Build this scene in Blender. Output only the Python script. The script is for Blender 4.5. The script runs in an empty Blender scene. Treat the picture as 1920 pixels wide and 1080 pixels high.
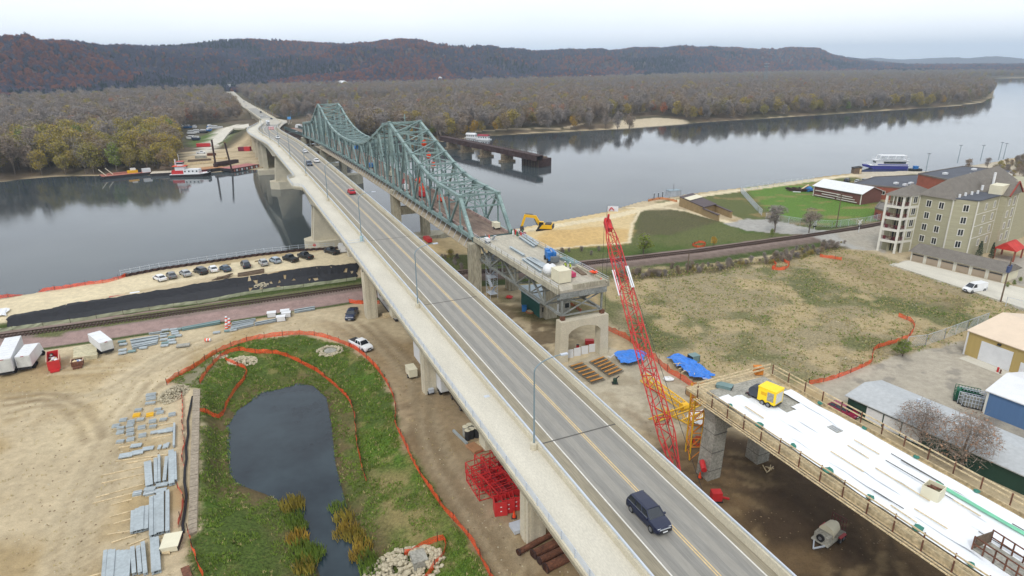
import bpy, math, random
import numpy as np
from mathutils import Vector, Matrix
R=random.Random(7)
S=bpy.context.scene
# ---------------------------------------------------------------- camera
F=1200.0; PITCH=0.33697; ROLL=-0.00779; CZ=57.0; AZ=-0.42678
fw=Vector((0,math.cos(PITCH),-math.sin(PITCH)));up0=Vector((0,math.sin(PITCH),math.cos(PITCH)));rt0=Vector((1,0,0))
rt=rt0*math.cos(ROLL)+up0*math.sin(ROLL);up=up0*math.cos(ROLL)-rt0*math.sin(ROLL)
cd=bpy.data.cameras.new('camera');cam=bpy.data.objects.new('camera',cd);S.collection.objects.link(cam)
cam.matrix_world=Matrix(((rt.x,up.x,-fw.x,0),(rt.y,up.y,-fw.y,0),(rt.z,up.z,-fw.z,CZ),(0,0,0,1)))
cd.sensor_width=36;cd.lens=36*F/1920;cd.clip_start=.5;cd.clip_end=60000
S.camera=cam
# ---------------------------------------------------------------- light and sky
SUN_EL=math.radians(50);SUN_AZ=math.radians(200)
wd=bpy.data.worlds.new('World');S.world=wd;wd.use_nodes=True
nt=wd.node_tree;nt.nodes.clear()
def N_(nt,t,**k):
    n=nt.nodes.new(t)
    for a,b in k.items():
        if a.startswith('i_'):
            key=a[2:]; key=int(key) if key.isdigit() else key.replace('_',' ')
            n.inputs[key].default_value=b
        else: setattr(n,a,b)
    return n
sky=N_(nt,'ShaderNodeTexSky',sky_type='NISHITA',sun_disc=False,sun_elevation=SUN_EL,sun_rotation=SUN_AZ,air_density=1.0,dust_density=2.0,ozone_density=1.0)
tc=N_(nt,'ShaderNodeTexCoord')
mp=N_(nt,'ShaderNodeMapping');mp.inputs['Scale'].default_value=(1.3,1.3,5.0)
nz=N_(nt,'ShaderNodeTexNoise',i_Scale=1.6,i_Detail=6.0,i_Roughness=.55)
cr=N_(nt,'ShaderNodeValToRGB')
cr.color_ramp.elements[0].position=.3;cr.color_ramp.elements[0].color=(8.7,9.2,9.9,1)
cr.color_ramp.elements[1].position=.72;cr.color_ramp.elements[1].color=(10.2,10.3,10.4,1)
mx=N_(nt,'ShaderNodeMix',data_type='RGBA');mx.inputs[0].default_value=.93
bg=N_(nt,'ShaderNodeBackground',i_Strength=.1);ow=N_(nt,'ShaderNodeOutputWorld')
L=nt.links.new
L(tc.outputs['Generated'],mp.inputs[0]);L(mp.outputs[0],nz.inputs['Vector']);L(nz.outputs['Fac'],cr.inputs[0])
sx=N_(nt,'ShaderNodeSeparateXYZ');hr=N_(nt,'ShaderNodeMapRange',i_From_Min=0.,i_From_Max=.22,i_To_Min=1.3,i_To_Max=1.)   # overcast sky brightens towards the horizon
hm_x=N_(nt,'ShaderNodeMix',data_type='RGBA',blend_type='MULTIPLY');hm_x.inputs[0].default_value=1
L(tc.outputs['Generated'],sx.inputs[0]);L(sx.outputs[2],hr.inputs[0]);L(cr.outputs[0],hm_x.inputs[6]);L(hr.outputs[0],hm_x.inputs[7])
L(sky.outputs[0],mx.inputs[6]);L(hm_x.outputs[2],mx.inputs[7]);L(mx.outputs[2],bg.inputs[0]);L(bg.outputs[0],ow.inputs[0])
sd=bpy.data.lights.new('sun','SUN');sd.energy=1.35;sd.angle=math.radians(13);sd.color=(1,.965,.91)
so=bpy.data.objects.new('sun',sd);S.collection.objects.link(so)
so.rotation_euler=(math.pi/2-SUN_EL,0,math.pi-SUN_AZ)
vs=S.view_settings;vs.view_transform='Standard';vs.look='None';vs.gamma=1;vs.exposure=.30
try: vs.use_curve_mapping=False
except Exception: pass
# ---------------------------------------------------------------- frames: W = pixel of the 1920 photo on level Z; B = bridge frame (along, across, height)
D=Vector((math.sin(AZ),math.cos(AZ),0));NN=Vector((math.cos(AZ),-math.sin(AZ),0))
def ray(u,v): u=float(u);v=float(v);return fw+rt*((u-960)/F)-up*((v-540)/F)
def W(u,v,z=7.0):
    w=ray(u,v);s=float(z-CZ)/w.z;return Vector((w.x*s,w.y*s,z))
def B(t,n,z): 
    q=D*t+NN*n;return Vector((q.x,q.y,z))
BA=math.atan2(D.y,D.x)   # heading of the bridge axis
# ---------------------------------------------------------------- mesh helper
class MB:
    def __init__(s): s.v=[];s.f=[];s.sm=False
    def add(s,vs,fs):
        o=len(s.v);s.v+=[tuple(q) for q in vs];s.f+=[tuple(i+o for i in f) for f in fs];return s
    def hexa(s,c): # 8 corners: bottom 4 ccw, top 4 ccw
        return s.add(c,[(3,2,1,0),(4,5,6,7),(0,1,5,4),(1,2,6,5),(2,3,7,6),(3,0,4,7)])
    def box(s,x0,x1,y0,y1,z0,z1):
        return s.hexa([(x0,y0,z0),(x1,y0,z0),(x1,y1,z0),(x0,y1,z0),(x0,y0,z1),(x1,y0,z1),(x1,y1,z1),(x0,y1,z1)])
    def rbox(s,c,sx,sy,z0,z1,a=0):
        ca,sa=math.cos(a),math.sin(a);P=[]
        for z in(z0,z1):
            for x,y in((-1,-1),(1,-1),(1,1),(-1,1)):
                X,Y=x*sx/2,y*sy/2;P.append((c[0]+X*ca-Y*sa,c[1]+X*sa+Y*ca,z))
        return s.hexa(P)
    def beam(s,p,q,w,h=None,ref=None):
        p=Vector(p);q=Vector(q);h=h or w;d=(q-p)
        if d.length<1e-6:return s
        d.normalize();r=Vector(ref) if ref else Vector((0,0,1))
        if abs(d.dot(r))>.98:r=NN.copy()
        a=d.cross(r).normalized();b=a.cross(d).normalized();P=[]
        for e in(p,q):
            for x,y in((-1,-1),(1,-1),(1,1),(-1,1)):P.append(e+a*(x*w/2)+b*(y*h/2))
        return s.add(P,[(3,2,1,0),(4,5,6,7),(0,1,5,4),(1,2,6,5),(2,3,7,6),(3,0,4,7)])
    def tube(s,p,q,r,n=8,r2=None,cap=True):
        p=Vector(p);q=Vector(q);r2=r if r2 is None else r2;d=(q-p).normalized()
        x=Vector((0,0,1)) if abs(d.z)<.9 else Vector((1,0,0));a=d.cross(x).normalized();b=a.cross(d);P=[]
        for e,rr in((p,r),(q,r2)):
            for i in range(n):
                an=2*math.pi*i/n;P.append(e+a*(math.cos(an)*rr)+b*(math.sin(an)*rr))
        fs=[(i,(i+1)%n,n+(i+1)%n,n+i) for i in range(n)]
        if cap: fs+=[tuple(range(n))[::-1],tuple(range(n,2*n))]
        return s.add(P,fs)
    def path(s,pts,r,n=6,r2=None):
        k=len(pts)-1
        for i in range(k):
            a=r+(r2-r)*i/k if r2 is not None else r;b=r+(r2-r)*(i+1)/k if r2 is not None else r
            s.tube(pts[i],pts[i+1],a,n,b)
        return s
    def prism(s,poly,z0,z1):
        n=len(poly);P=[(p[0],p[1],z0) for p in poly]+[(p[0],p[1],z1) for p in poly]
        ar=sum(poly[i][0]*poly[(i+1)%n][1]-poly[(i+1)%n][0]*poly[i][1] for i in range(n))
        t=tuple(range(n,2*n));b=tuple(range(n))[::-1];sd=[(i,(i+1)%n,n+(i+1)%n,n+i) for i in range(n)]
        if ar<0: t=t[::-1];b=b[::-1];sd=[q[::-1] for q in sd]
        return s.add(P,[t,b]+sd)
    def loft(s,rings,cap=True,close=True):
        n=len(rings[0]);P=[q for r in rings for q in r];fs=[]
        m=n if close else n-1
        for i in range(len(rings)-1):
            for j in range(m):
                k=(j+1)%n;fs.append((i*n+j,i*n+k,(i+1)*n+k,(i+1)*n+j))
        if cap: fs+=[tuple(range(n))[::-1],tuple(range((len(rings)-1)*n,len(rings)*n))]
        return s.add(P,fs)
    def sphere(s,c,r,nu=8,nv=5,sz=1,jit=0,rr=R):
        rings=[]
        for j in range(nv+1):
            ph=math.pi*(.04+.92*j/nv);k=[]
            for i in range(nu):
                th=2*math.pi*i/nu;q=r*(1+jit*(rr.random()-.5))
                k.append((c[0]+q*math.sin(ph)*math.cos(th),c[1]+q*math.sin(ph)*math.sin(th),c[2]+sz*q*math.cos(ph)))
            rings.append(k[::-1])
        return s.loft(rings)
def mesh(name,mb,m,smooth=False):
    me=bpy.data.meshes.new(name);me.from_pydata(mb.v,[],mb.f)
    if m: me.materials.append(m)
    if smooth or mb.sm:
        me.polygons.foreach_set('use_smooth',[True]*len(me.polygons))
    me.update();return me
COL=S.collection
def link(name,me,par=None,loc=None,rz=0):
    o=bpy.data.objects.new(name,me);COL.objects.link(o)
    if par: o.parent=par
    if loc is not None:o.location=loc
    if rz:o.rotation_euler=(0,0,rz)
    return o
def part(name,mb,m,par,smooth=False,label=None,world=True):
    """mesh given in world axes, child of par (par unrotated) when world, else in local axes of par"""
    if world and par is not None:
        q=par
        off=Vector((0,0,0))
        while q is not None: off+=q.location;q=q.parent
        mb.v=[(a-off.x,b-off.y,c-off.z) for a,b,c in mb.v]
    o=link(name,mesh(name,mb,m,smooth),par)
    if label:o['label']=label
    return o
def tag(o,label,cat,group=None,kind=None):
    if label:o['label']=label
    if cat:o['category']=cat
    if group:o['group']=group
    if kind:o['kind']=kind
    return o
def thing(name,label,cat,loc=(0,0,0),rz=0,group=None):
    o=link(name,None,None,loc,rz);o.empty_display_size=.1;return tag(o,label,cat,group)
def single(name,mb,m,label,cat,group=None,smooth=False,loc=None):
    if loc is None:
        xs=np.array(mb.v);c=xs.mean(0);loc=(float(c[0]),float(c[1]),float(xs[:,2].min()))
        mb.v=[(a-loc[0],b-loc[1],d-loc[2]) for a,b,d in mb.v]
    o=link(name,mesh(name,mb,m,smooth),None,loc);return tag(o,label,cat,group)
def struct(name,mb,m,smooth=False,kind='structure'):
    o=link(name,mesh(name,mb,m,smooth));o['kind']=kind;return o
def dup(o,loc=None,rz=None,label=None,group=None,par=None,scale=None):
    c=o.copy();COL.objects.link(c);c.parent=par
    if loc is not None:c.location=loc
    if rz is not None:c.rotation_euler=(0,0,rz)
    if scale is not None:c.scale=(scale,)*3 if not hasattr(scale,'__len__') else scale
    if label:c['label']=label
    if group:c['group']=group
    for ch in list(o.children):dup(ch,par=c)
    return c
# ---------------------------------------------------------------- materials
def sr(r,g,b,k=1.0):
    f=lambda c:((c/255)/12.92 if c/255<=.04045 else ((c/255+.055)/1.055)**2.4)*k
    return (f(r),f(g),f(b))
MC={}
def mat(name,c,rough=.75,var=.16,scale=.8,metal=0,bump=0.,fine=0,c2=None,stretch=None,spec=.5,alpha=None,trans=0):
    if name in MC:return MC[name]
    m=bpy.data.materials.new(name);m.use_nodes=True;t=m.node_tree;b=t.nodes['Principled BSDF'];l=t.links.new
    b.inputs['Roughness'].default_value=rough;b.inputs['Metallic'].default_value=metal
    b.inputs['Specular IOR Level'].default_value=spec
    if trans:b.inputs['Transmission Weight'].default_value=trans
    g=N_(t,'ShaderNodeNewGeometry');v=g.outputs['Position']
    if stretch:
        q=N_(t,'ShaderNodeMapping',vector_type='TEXTURE');q.inputs['Scale'].default_value=[1/a for a in stretch[:3]]
        if len(stretch)>3:q.inputs['Rotation'].default_value=(0,0,-stretch[3])
        l(v,q.inputs[0]);v=q.outputs[0]
    n=N_(t,'ShaderNodeTexNoise',i_Scale=scale,i_Detail=7.0,i_Roughness=.62);l(v,n.inputs['Vector'])
    r=N_(t,'ShaderNodeValToRGB');e=r.color_ramp.elements
    c2=c2 or c
    e[0].position=.32;e[0].color=(c[0]*(1-var),c[1]*(1-var),c[2]*(1-var),1)
    e[1].position=.68;e[1].color=(c2[0]*(1+var),c2[1]*(1+var),c2[2]*(1+var),1)
    l(n.outputs['Fac'],r.inputs[0]);out=r.outputs[0]
    if fine:
        n2=N_(t,'ShaderNodeTexNoise',i_Scale=fine,i_Detail=3.0);l(v,n2.inputs['Vector'])
        mr=N_(t,'ShaderNodeMapRange',i_From_Min=.3,i_From_Max=.7,i_To_Min=1-var*1.2,i_To_Max=1+var*1.2);l(n2.outputs['Fac'],mr.inputs[0])
        mm=N_(t,'ShaderNodeMix',data_type='RGBA',blend_type='MULTIPLY');mm.inputs[0].default_value=1
        l(out,mm.inputs[6]);l(mr.outputs[0],mm.inputs[7]);out=mm.outputs[2]
    l(out,b.inputs['Base Color'])
    if bump:
        bp=N_(t,'ShaderNodeBump',i_Strength=bump,i_Distance=.1);l((n2 if fine else n).outputs['Fac'],bp.inputs['Height']);l(bp.outputs[0],b.inputs['Normal'])
    MC[name]=m;return m
# ---------------------------------------------------------------- ground heights and colours
def poly(pts,z=7.0): return np.array([tuple(W(u,v,z))[:2] for u,v in pts])
def inside(P,x,y):
    r=np.zeros(x.shape,bool);n=len(P)
    for i in range(n):
        x1,y1=P[i];x2,y2=P[(i+1)%n]
        if y1==y2:continue
        c=((y1>y)!=(y2>y))&(x<(x2-x1)*(y-y1)/(y2-y1)+x1);r^=c
    return r
def dline(P,x,y,closed=False):
    d=np.full(x.shape,1e9);n=len(P)
    for i in range(n if closed else n-1):
        a=P[i];b=P[(i+1)%n];e=b-a;q=e@e+1e-9
        t=np.clip(((x-a[0])*e[0]+(y-a[1])*e[1])/q,0,1);dx=x-a[0]-t*e[0];dy=y-a[1]-t*e[1]
        d=np.minimum(d,dx*dx+dy*dy)
    return np.sqrt(d)
def sdist(P,x,y):
    d=dline(P,x,y,True);return np.where(inside(P,x,y),d,-d)
_rs=np.random.RandomState(3);_T=_rs.rand(256,256)
def vn(x,y):
    xi=np.floor(x).astype(int);yi=np.floor(y).astype(int);fx=x-xi;fy=y-yi
    fx=fx*fx*(3-2*fx);fy=fy*fy*(3-2*fy);g=lambda a,b:_T[a&255,b&255]
    return (g(xi,yi)*(1-fx)+g(xi+1,yi)*fx)*(1-fy)+(g(xi,yi+1)*(1-fx)+g(xi+1,yi+1)*fx)*fy
def fb(x,y,o=4):
    r=0;a=.5;s=0
    for i in range(o):
        r=r+a*vn(x*2**i+17.3*i,y*2**i+9.1*i);s+=a;a*=.5
    return r/s
sst=lambda a,b,x:(lambda t:t*t*(3-2*t))(np.clip((x-a)/(b-a),0,1))
NEAR=poly([(0,560),(120,540),(228,520),(300,505),(390,492),(480,479),(560,470),(660,464),(760,452),(850,444),(960,430),(1140,396),(1200,378),(1300,362),(1420,348),(1540,331),(1610,322),(1690,320),(1760,320),(1850,305),(1920,292)])
NEAR=np.vstack([[(-900,-300)],[(-420,20)],NEAR,[(520,560),(900,800),(2400,2100),(7000,5200),(7000,-3000),(-900,-3000)]])
FAR=poly([(0,342),(50,335),(110,331),(200,330),(330,328),(420,322),(520,316),(600,300),(700,262),(790,262),(830,266),(900,256),(1000,250),(1140,243),(1210,238),(1290,232),(1350,227),(1440,222),(1560,214),(1700,205),(1800,198),(1845,192),(1862,182),(1866,170),(1862,160)],0.0)
FAR=np.vstack([[(-9000,-500),(-900,230),(-500,300)],FAR,[(1500,2200),(2600,2500),(9000,5200),(9000,9500),(-9000,9500)]])
CH=poly([(436,228),(470,226),(540,221),(640,214),(760,206),(900,196),(900,188),(760,195),(640,199),(520,206),(455,214),(440,222)],0.0)
POND=poly([(560,722),(590,728),(612,750),(620,800),(626,870),(640,930),(655,985),(690,1050),(705,1090),(730,1160),(600,1160),(598,1080),(585,1040),(570,990),(548,950),(500,925),(445,905),(435,880),(433,800),(447,770),(495,738)],4.6)
BASIN=poly([(312,716),(400,662),(470,638),(560,628),(655,650),(700,685),(735,740),(748,830),(800,900),(870,1000),(930,1100),(1000,1200),(340,1250),(352,1085),(350,1005),(372,985),(376,728)])
EMB=[(B(t,n,0).x,B(t,n,0).y,z) for t,n,z in [(520,31,12.0),(570,38,10.5),(620,47,9.5),(650,50,9)]]
EMB2=[tuple(W(445,233,9.5))[:2]+(9.3,),tuple(W(420,240,7))[:2]+(6.5,),tuple(W(405,258,3.5))[:2]+(3.2,)]
EMB3=[(B(830,48,0).x,B(830,48,0).y,9),(B(1100,42,0).x,B(1100,42,0).y,8),(B(1500,43,0).x,B(1500,43,0).y,7.5),(B(1680,45,0).x,B(1680,45,0).y,8)]
def height(x,y):
    dn=sdist(NEAR,x,y);df=sdist(FAR,x,y);dc=sdist(CH,x,y)
    z=np.full(x.shape,-3.0)
    zn=-3+10*sst(-4,0,dn)+.25*(fb(x/9,y/9)-.5)*sst(2,10,dn)
    zf=-3+3*sst(-12,0,df)+2.6*sst(0,18,df)+1.2*(fb(x/60,y/60)-.5)*sst(5,40,df)
    zf=np.where(dc>-12,np.minimum(zf,-3+5.5*sst(12,-12,dc)),zf)
    z=np.maximum(z,np.where(dn>-4,zn,-3));z=np.maximum(z,np.where(df>-12,zf,-3))
    dp=sdist(POND,x,y);ib=sdist(BASIN,x,y)
    zb=np.where(dp>0,4.6-sst(0,4,dp)*1.2,4.6+2.4*sst(0,11,-dp)+.12*(fb(x/2,y/2)-.5))
    zb=np.where(dp>-1.2,np.minimum(zb,4.6+.1*(-dp)),zb)
    k=sst(0,2.5,ib);m=ib>0
    z=np.where(m,z*(1-k)+np.minimum(z,zb)*k,z)
    # rail embankment, river-front mound, road embankments
    dr=dline(RAIL,x,y);z=z+np.where(dn>0,.7*sst(5.5,2.6,dr),0)
    for E_ ,wd_ in((EMB,11),(EMB2,7),(EMB3,9)):
        P=np.array(E_)
        for i in range(len(P)-1):
            a=P[i];b=P[i+1];e=b[:2]-a[:2];t=np.clip(((x-a[0])*e[0]+(y-a[1])*e[1])/(e@e),0,1)
            d=np.hypot(x-a[0]-t*e[0],y-a[1]-t*e[1]);h=a[2]+(b[2]-a[2])*t
            z=np.where(d<wd_+30,np.maximum(z,h-np.maximum(d-wd_,0)*.5),z)
    dpl=dline(poly([(985,450),(1120,440)],7),x,y);z=z+2.2*sst(9,0,dpl)*(fb(x/5,y/5)*.5+.7)*(dn>1)
    db=dline(poly([(-40,612),(16,604),(100,586),(240,561),(360,541),(437,529),(520,517),(600,506),(670,500)],7),x,y);z=z+.9*sst(4.2,.4,db)*(dn>0)*(.8+.4*fb(x/4,y/4))
    return z
RAIL=np.array([tuple(W(u,v,7.6))[:2] for u,v in [(-700,745),(0,633),(300,592),(670,539),(870,512),(1000,505),(1150,490),(1300,473),(1480,448),(1600,430),(1655,420)]]+[(230,240),(330,300)])
def gcolor(x,y,z):
    dn=sdist(NEAR,x,y);df=sdist(FAR,x,y)
    wx=x+2.2*(fb(x/3,y/3)-.5)+.8*(fb(x/.9,y/.9)-.5);wy=y+2.2*(fb(x/3+50,y/3)-.5)+.8*(fb(x/.9+9,y/.9)-.5)
    C=np.zeros(x.shape+(3,));G=np.zeros(x.shape)
    n1=fb(x/11,y/11);n2=fb(x/2.5+5,y/2.5);n3=fb(x/30+3,y/30)
    def put(c,m,g=0.):
        m=np.clip(m,0,1)[...,None];C[:]=C*(1-m)+np.array(c)*m;G[:]=G*(1-m[...,0])+g*m[...,0]
    def pm(pts,z0=7.0,soft=.6,P=None):
        P=poly(pts,z0) if P is None else P
        return sst(-soft,soft,sdist(P,wx,wy))
    dirt=sr(188,172,142,.9);dark=sr(112,94,72,.85);gr1=sr(74,88,44,.8);gr2=sr(98,104,62,.85);dry=sr(154,142,112,.86);gvl=sr(214,200,168,.9);pave=sr(170,164,152,.9)
    put(dirt,np.ones(x.shape));put(sr(168,148,112,.92),sst(.45,.65,n1));put(sr(205,190,158,.92),sst(.55,.7,n3)*.6)
    # yard lane under and beside the bridge is browner
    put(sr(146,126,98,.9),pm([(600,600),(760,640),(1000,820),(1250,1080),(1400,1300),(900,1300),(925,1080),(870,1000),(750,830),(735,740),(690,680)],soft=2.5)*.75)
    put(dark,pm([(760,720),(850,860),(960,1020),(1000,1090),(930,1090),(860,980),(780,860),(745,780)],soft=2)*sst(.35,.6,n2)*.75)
    # far land base: leaf litter
    put(sr(112,98,80,.85),sst(-2,2,df));put(sr(92,86,66,.85),sst(-2,2,df)*sst(.4,.6,n3))
    put(sr(196,178,146,.9),sst(-3,0,df)*sst(5,1.5,df)*sst(.45,.6,fb(x/50,y/50)))
    # sand parking strip by the river
    put(gvl,pm([(0,562),(228,520),(660,464),(700,470),(670,500),(380,520),(180,560),(60,600),(0,615),(-200,650),(-200,600)],soft=.8))
    # ballast, grass strips
    dr=dline(RAIL,x,y)
    put(gr1,sst(9.5,8.5,dr)*(dn>0)*sst(-.2,.1,(x*0+ (wx-x)*.2+.2)),1.)
    side=pm([(-300,640),(0,620),(670,532),(900,500),(1660,420),(1660,470),(1200,520),(900,545),(670,575),(0,668),(-300,720)],soft=.5)
    put(sr(152,130,124,.95),side*(dn>0)*sst(8.0,7.2,dr)*sst(-5,-25,x-0)*1.+0);put(sr(116,102,94,.88),side*(dn>0)*sst(5.5,4.6,dr)*sst(-25,-5,x));put(sr(134,118,110,.9),sst(3.2,2.6,dr)*(dn>0))
    put(gr2,pm([(60,628),(400,572),(690,525),(690,540),(400,586),(60,640)],7.,.3)*.9,1.)
    # pond basin
    gg=pm(None,P=BASIN,soft=.5)
    put(sr(80,98,44,.82),gg,1.);put(sr(80,108,38,.84),gg*sst(.36,.6,n1),1.);put(sr(140,132,84,.85),gg*sst(.58,.72,n2)*sst(.3,.6,n3)*.7,.6)
    dp=sdist(POND,x,y);put(sr(104,92,64,.85),gg*sst(5.5,1.2,-dp)*(.35+.65*sst(.35,.6,n2)),.5);put(sr(86,74,54,.8),gg*sst(1.3,.1,-dp)*(dp<0)*.85,.2);put(sr(58,62,54,.7),(dp>0)*1.)
    put(sr(148,132,92,.85),pm([(690,880),(760,900),(840,1000),(880,1080),(790,1080),(760,1010),(700,960)],5.5,2)*sst(.3,.55,n2)*.8,.4)
    put(sr(150,140,120,.9),pm([(312,722),(400,668),(440,655),(420,675),(372,722)],7,.8)*.7)
    # right-hand field
    fld=pm([(1120,505),(1300,500),(1480,478),(1560,462),(1640,475),(1820,540),(1920,575),(1990,600),(1820,640),(1690,665),(1520,722),(1340,715),(1180,640),(1130,585)],soft=1.5)
    put(dry,fld,.8);put(gr2,fld*sst(.52,.7,n1)*.8,1.);put(sr(88,98,56,.8),fld*sst(.56,.7,fb(x/14+7,y/14))*.75,1.);put(sr(178,160,124,.9),fld*sst(.56,.66,fb(x/8+30,y/8+3))*.8,.3)
    put(sr(172,154,120,.9),pm([(1480,470),(1600,465),(1700,500),(1760,540),(1700,560),(1560,530)],soft=3)*.8,.2)
    put(sr(92,84,56,.8),pm([(1140,515),(1400,495),(1560,458),(1600,465),(1500,485),(1330,512),(1160,530)],soft=1.0)*.9,1.)
    # north of the track: grass triangle, sand, lawn
    g3=pm([(820,500),(820,480),(1000,472),(1180,455),(1195,395),(1280,392),(1420,432),(1560,432),(1640,425),(1480,445),(1150,486),(900,512)],soft=.8)
    put(gr2,g3,1.);put(sr(82,100,46,.8),g3*sst(.4,.6,n1),1.);put(sr(92,90,66,.82)*1 if 0 else sr(96,90,66,.82),pm([(1195,395),(1270,392),(1350,415),(1260,440),(1190,440)],soft=2)*.8,1.)
    put(sr(206,184,140,.9),pm([(900,432),(960,425),(1140,398),(1195,390),(1180,455),(1000,470),(900,480),(780,470),(780,452)],soft=.8));put(sr(196,162,104,.9),pm([(1000,455),(1100,425),(1190,430),(1170,458),(1020,470)],soft=1.6)*.7)
    lw=pm([(1220,380),(1420,352),(1600,328),(1640,345),(1660,395),(1640,420),(1480,430),(1400,415),(1330,380)],soft=.6)
    put(gr2,lw,1.);put(sr(96,128,54,.85),pm([(1395,352),(1540,335),(1660,390),(1640,418),(1560,425),(1450,405)],soft=.8),1.);put(sr(150,128,88,.85),lw*sst(.58,.68,fb(x/9+3,y/4))*.7,.5)
    # trails and pavings
    def ln(pts,w,c,z0=7.,k=1.):
        put(c,sst(w/2+.35,w/2-.2,dline(poly(pts,z0),wx*.3+x*.7,wy*.3+y*.7))*k)
    ln([(880,447),(960,436),(1140,408),(1230,386),(1320,366),(1440,350),(1540,336),(1610,328),(1690,326)],4,gvl)
    ln([(1180,390),(1240,388),(1290,396),(1340,410),(1390,424)],2.6,gvl)
    put(sr(168,166,160,.9),pm([(1355,420),(1400,410),(1450,412),(1560,438),(1600,455),(1640,470),(1600,468),(1500,442),(1400,432)],soft=.4))
    put(pave,pm([(1560,440),(1650,425),(1700,455),(1660,475),(1600,462)],soft=.4)*.95);ln([(1180,455),(1185,420),(1200,395)],.8,gvl);ln([(1000,470),(1090,462),(1180,455)],1.,gvl)
    put(sr(198,196,190,.92),pm([(1672,497),(1700,488),(1830,530),(1985,565),(1985,600),(1850,555)],soft=.15))
    put(pave,pm([(1860,480),(2100,480),(2100,560),(1900,535),(1880,510)],soft=.3));put(sr(190,180,160,.9),pm([(1600,322),(1700,318),(1920,300),(2100,300),(2100,345),(1700,345),(1640,350)],soft=.4));put(gr2,pm([(1665,332),(1720,326),(1760,332),(1700,340)],soft=.3),1.)
    # paved lots
    pv=pm([(1520,724),(1600,695),(1700,662),(1800,640),(1830,660),(1920,640),(2300,560),(2500,900),(1980,960),(1900,900),(1760,800),(1560,745)],soft=.5)
    put(sr(176,168,152,.88),pv);put(sr(128,124,118,.88),pv*pm([(1760,760),(1920,790),(1990,900),(1900,860),(1800,800)],soft=5)*sst(.3,.6,n2)*.7);put(sr(120,116,110,.88),pv*sst(.58,.66,n2)*.5)
    yd=pm([(1050,690),(1140,652),(1190,660),(1260,695),(1330,735),(1350,800),(1230,820),(1180,800),(1100,730)],soft=.8)
    put(sr(186,176,154,.88),yd);put(sr(160,148,124,.88),yd*sst(.5,.62,n2)*.6)
    # worked soil under the new spans
    dd=pm([(1180,770),(1240,830),(1330,800),(1480,840),(1600,920),(1920,1120),(2100,1300),(1600,1400),(1400,1080),(1270,900)],soft=2.5)
    put(sr(118,98,72,.84),dd);put(sr(80,66,52,.8),dd*sst(.4,.6,n1)*.95);put(sr(168,146,110,.9),dd*sst(.58,.72,n2)*.35)
    put(sr(104,88,66,.85),pm([(860,555),(1040,580),(1090,640),(1040,680),(960,640)],soft=3)*sst(.3,.55,n2)*.8)
    put(sr(84,84,52,.8),pm([(925,560),(960,545),(1100,560),(1140,600),(1060,610),(980,600)],soft=2)*sst(.4,.6,n1)*.8,.8)
    # wheel ruts (dark and pale bands worn into the soil)
    def rut(pts,c,w=1.05,off=(0,2.2),k=.42):
        P=poly(pts)
        for o in off:
            Q=P.copy();d=np.gradient(P,axis=0);d/=np.linalg.norm(d,axis=1)[:,None];Q[:,0]+=-d[:,1]*o;Q[:,1]+=d[:,0]*o
            put(c,sst(w,w*.3,dline(Q,x+.9*(fb(x/7,y/7)-.5),y+.9*(fb(x/7+40,y/7)-.5)))*k*(.55+.5*n1))
    br=sr(122,104,78,.9);lt=sr(206,192,162,.92)
    for i in range(5): rut([(0+i*6,752+i*7),(60,748+i*5),(150,752+i*2),(240,728-i*3),(330,675-i*4),(430,632-i*3)],br if i%2 else lt)
    for i in range(6): rut([(300-i*12,720),(240-i*9,780),(190-i*8,850+i*5),(165-i*9,930),(120-i*8,1080)],lt if i%2 else br,k=.4)
    rut([(0,750),(80,748),(130,775),(150,800),(160,830)],br);rut([(100,700),(260,690),(420,625),(560,590),(700,610)],lt,w=1.2)
    for i in range(6): rut([(640+i*9,610),(720+i*6,660+i*4),(770+i*3,720),(790-i*3,800),(820-i*4,880),(880-i*5,960),(960-i*8,1080)],br if i%3 else lt)
    for i in range(4):
        c=W(1400,960,7);P=np.array([(c.x+(9+i*2.1)*math.cos(a),c.y+(9+i*2.1)*math.sin(a)) for a in np.linspace(-.9,1.6,14)]);put(sr(84,70,54,.85),sst(.7,.2,dline(P,wx,wy))*.8*(dn>0))
        c=W(1330,1020,7);P=np.array([(c.x+(11+i*2.4)*math.cos(a),c.y+(11+i*2.4)*math.sin(a)) for a in np.linspace(.1,2.2,14)]);put(sr(84,70,54,.85),sst(.6,.2,dline(P,wx,wy))*.6)
    for i in range(6): rut([(1560,470+i*6),(1620,500+i*5),(1700,520+i*8),(1800,560+i*5)],sr(132,116,88,.9),k=.45)
    # island: road, lawns, work yard
    isl=pm([(330,318),(345,285),(400,282),(480,270),(500,318)],2.6,1.2);put(sr(196,178,146,.9),isl);put(sr(150,134,108,.9),isl*sst(.5,.65,n2)*.7)
    put(sr(90,112,52,.8),pm([(355,262),(400,252),(400,258),(385,275),(357,275)],2.6,1),1.);put(sr(96,108,56,.8),pm([(432,240),(445,240),(440,258),(428,270),(412,272)],4,1),1.);put(sr(98,98,60,.8),pm([(448,240),(458,238),(462,262),(440,262)],5,.8),1.)
    put(sr(204,198,184,.9),sst(5.2,4.4,dline(np.array([p[:2] for p in EMB2]+[tuple(W(392,275,2.8))[:2],tuple(W(380,290,2.6))[:2]]),x,y)))
    put(sr(190,176,150,.9),pm([(1140,243),(1160,228),(1230,222),(1290,226),(1292,233),(1200,240)],2,1.5)*1.);ln([(880,248),(960,243),(1060,240),(1100,232),(1115,215)],5,sr(176,160,134,.9),2.)
    put(gr2,sst(12,7,dline(np.array([p[:2] for p in EMB3]),x,y))*.3)
    return C,G
def axis(segs):
    out=[]
    for a,b,s in segs: out+=list(np.arange(a,b,s))
    return np.array(out)
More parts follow.
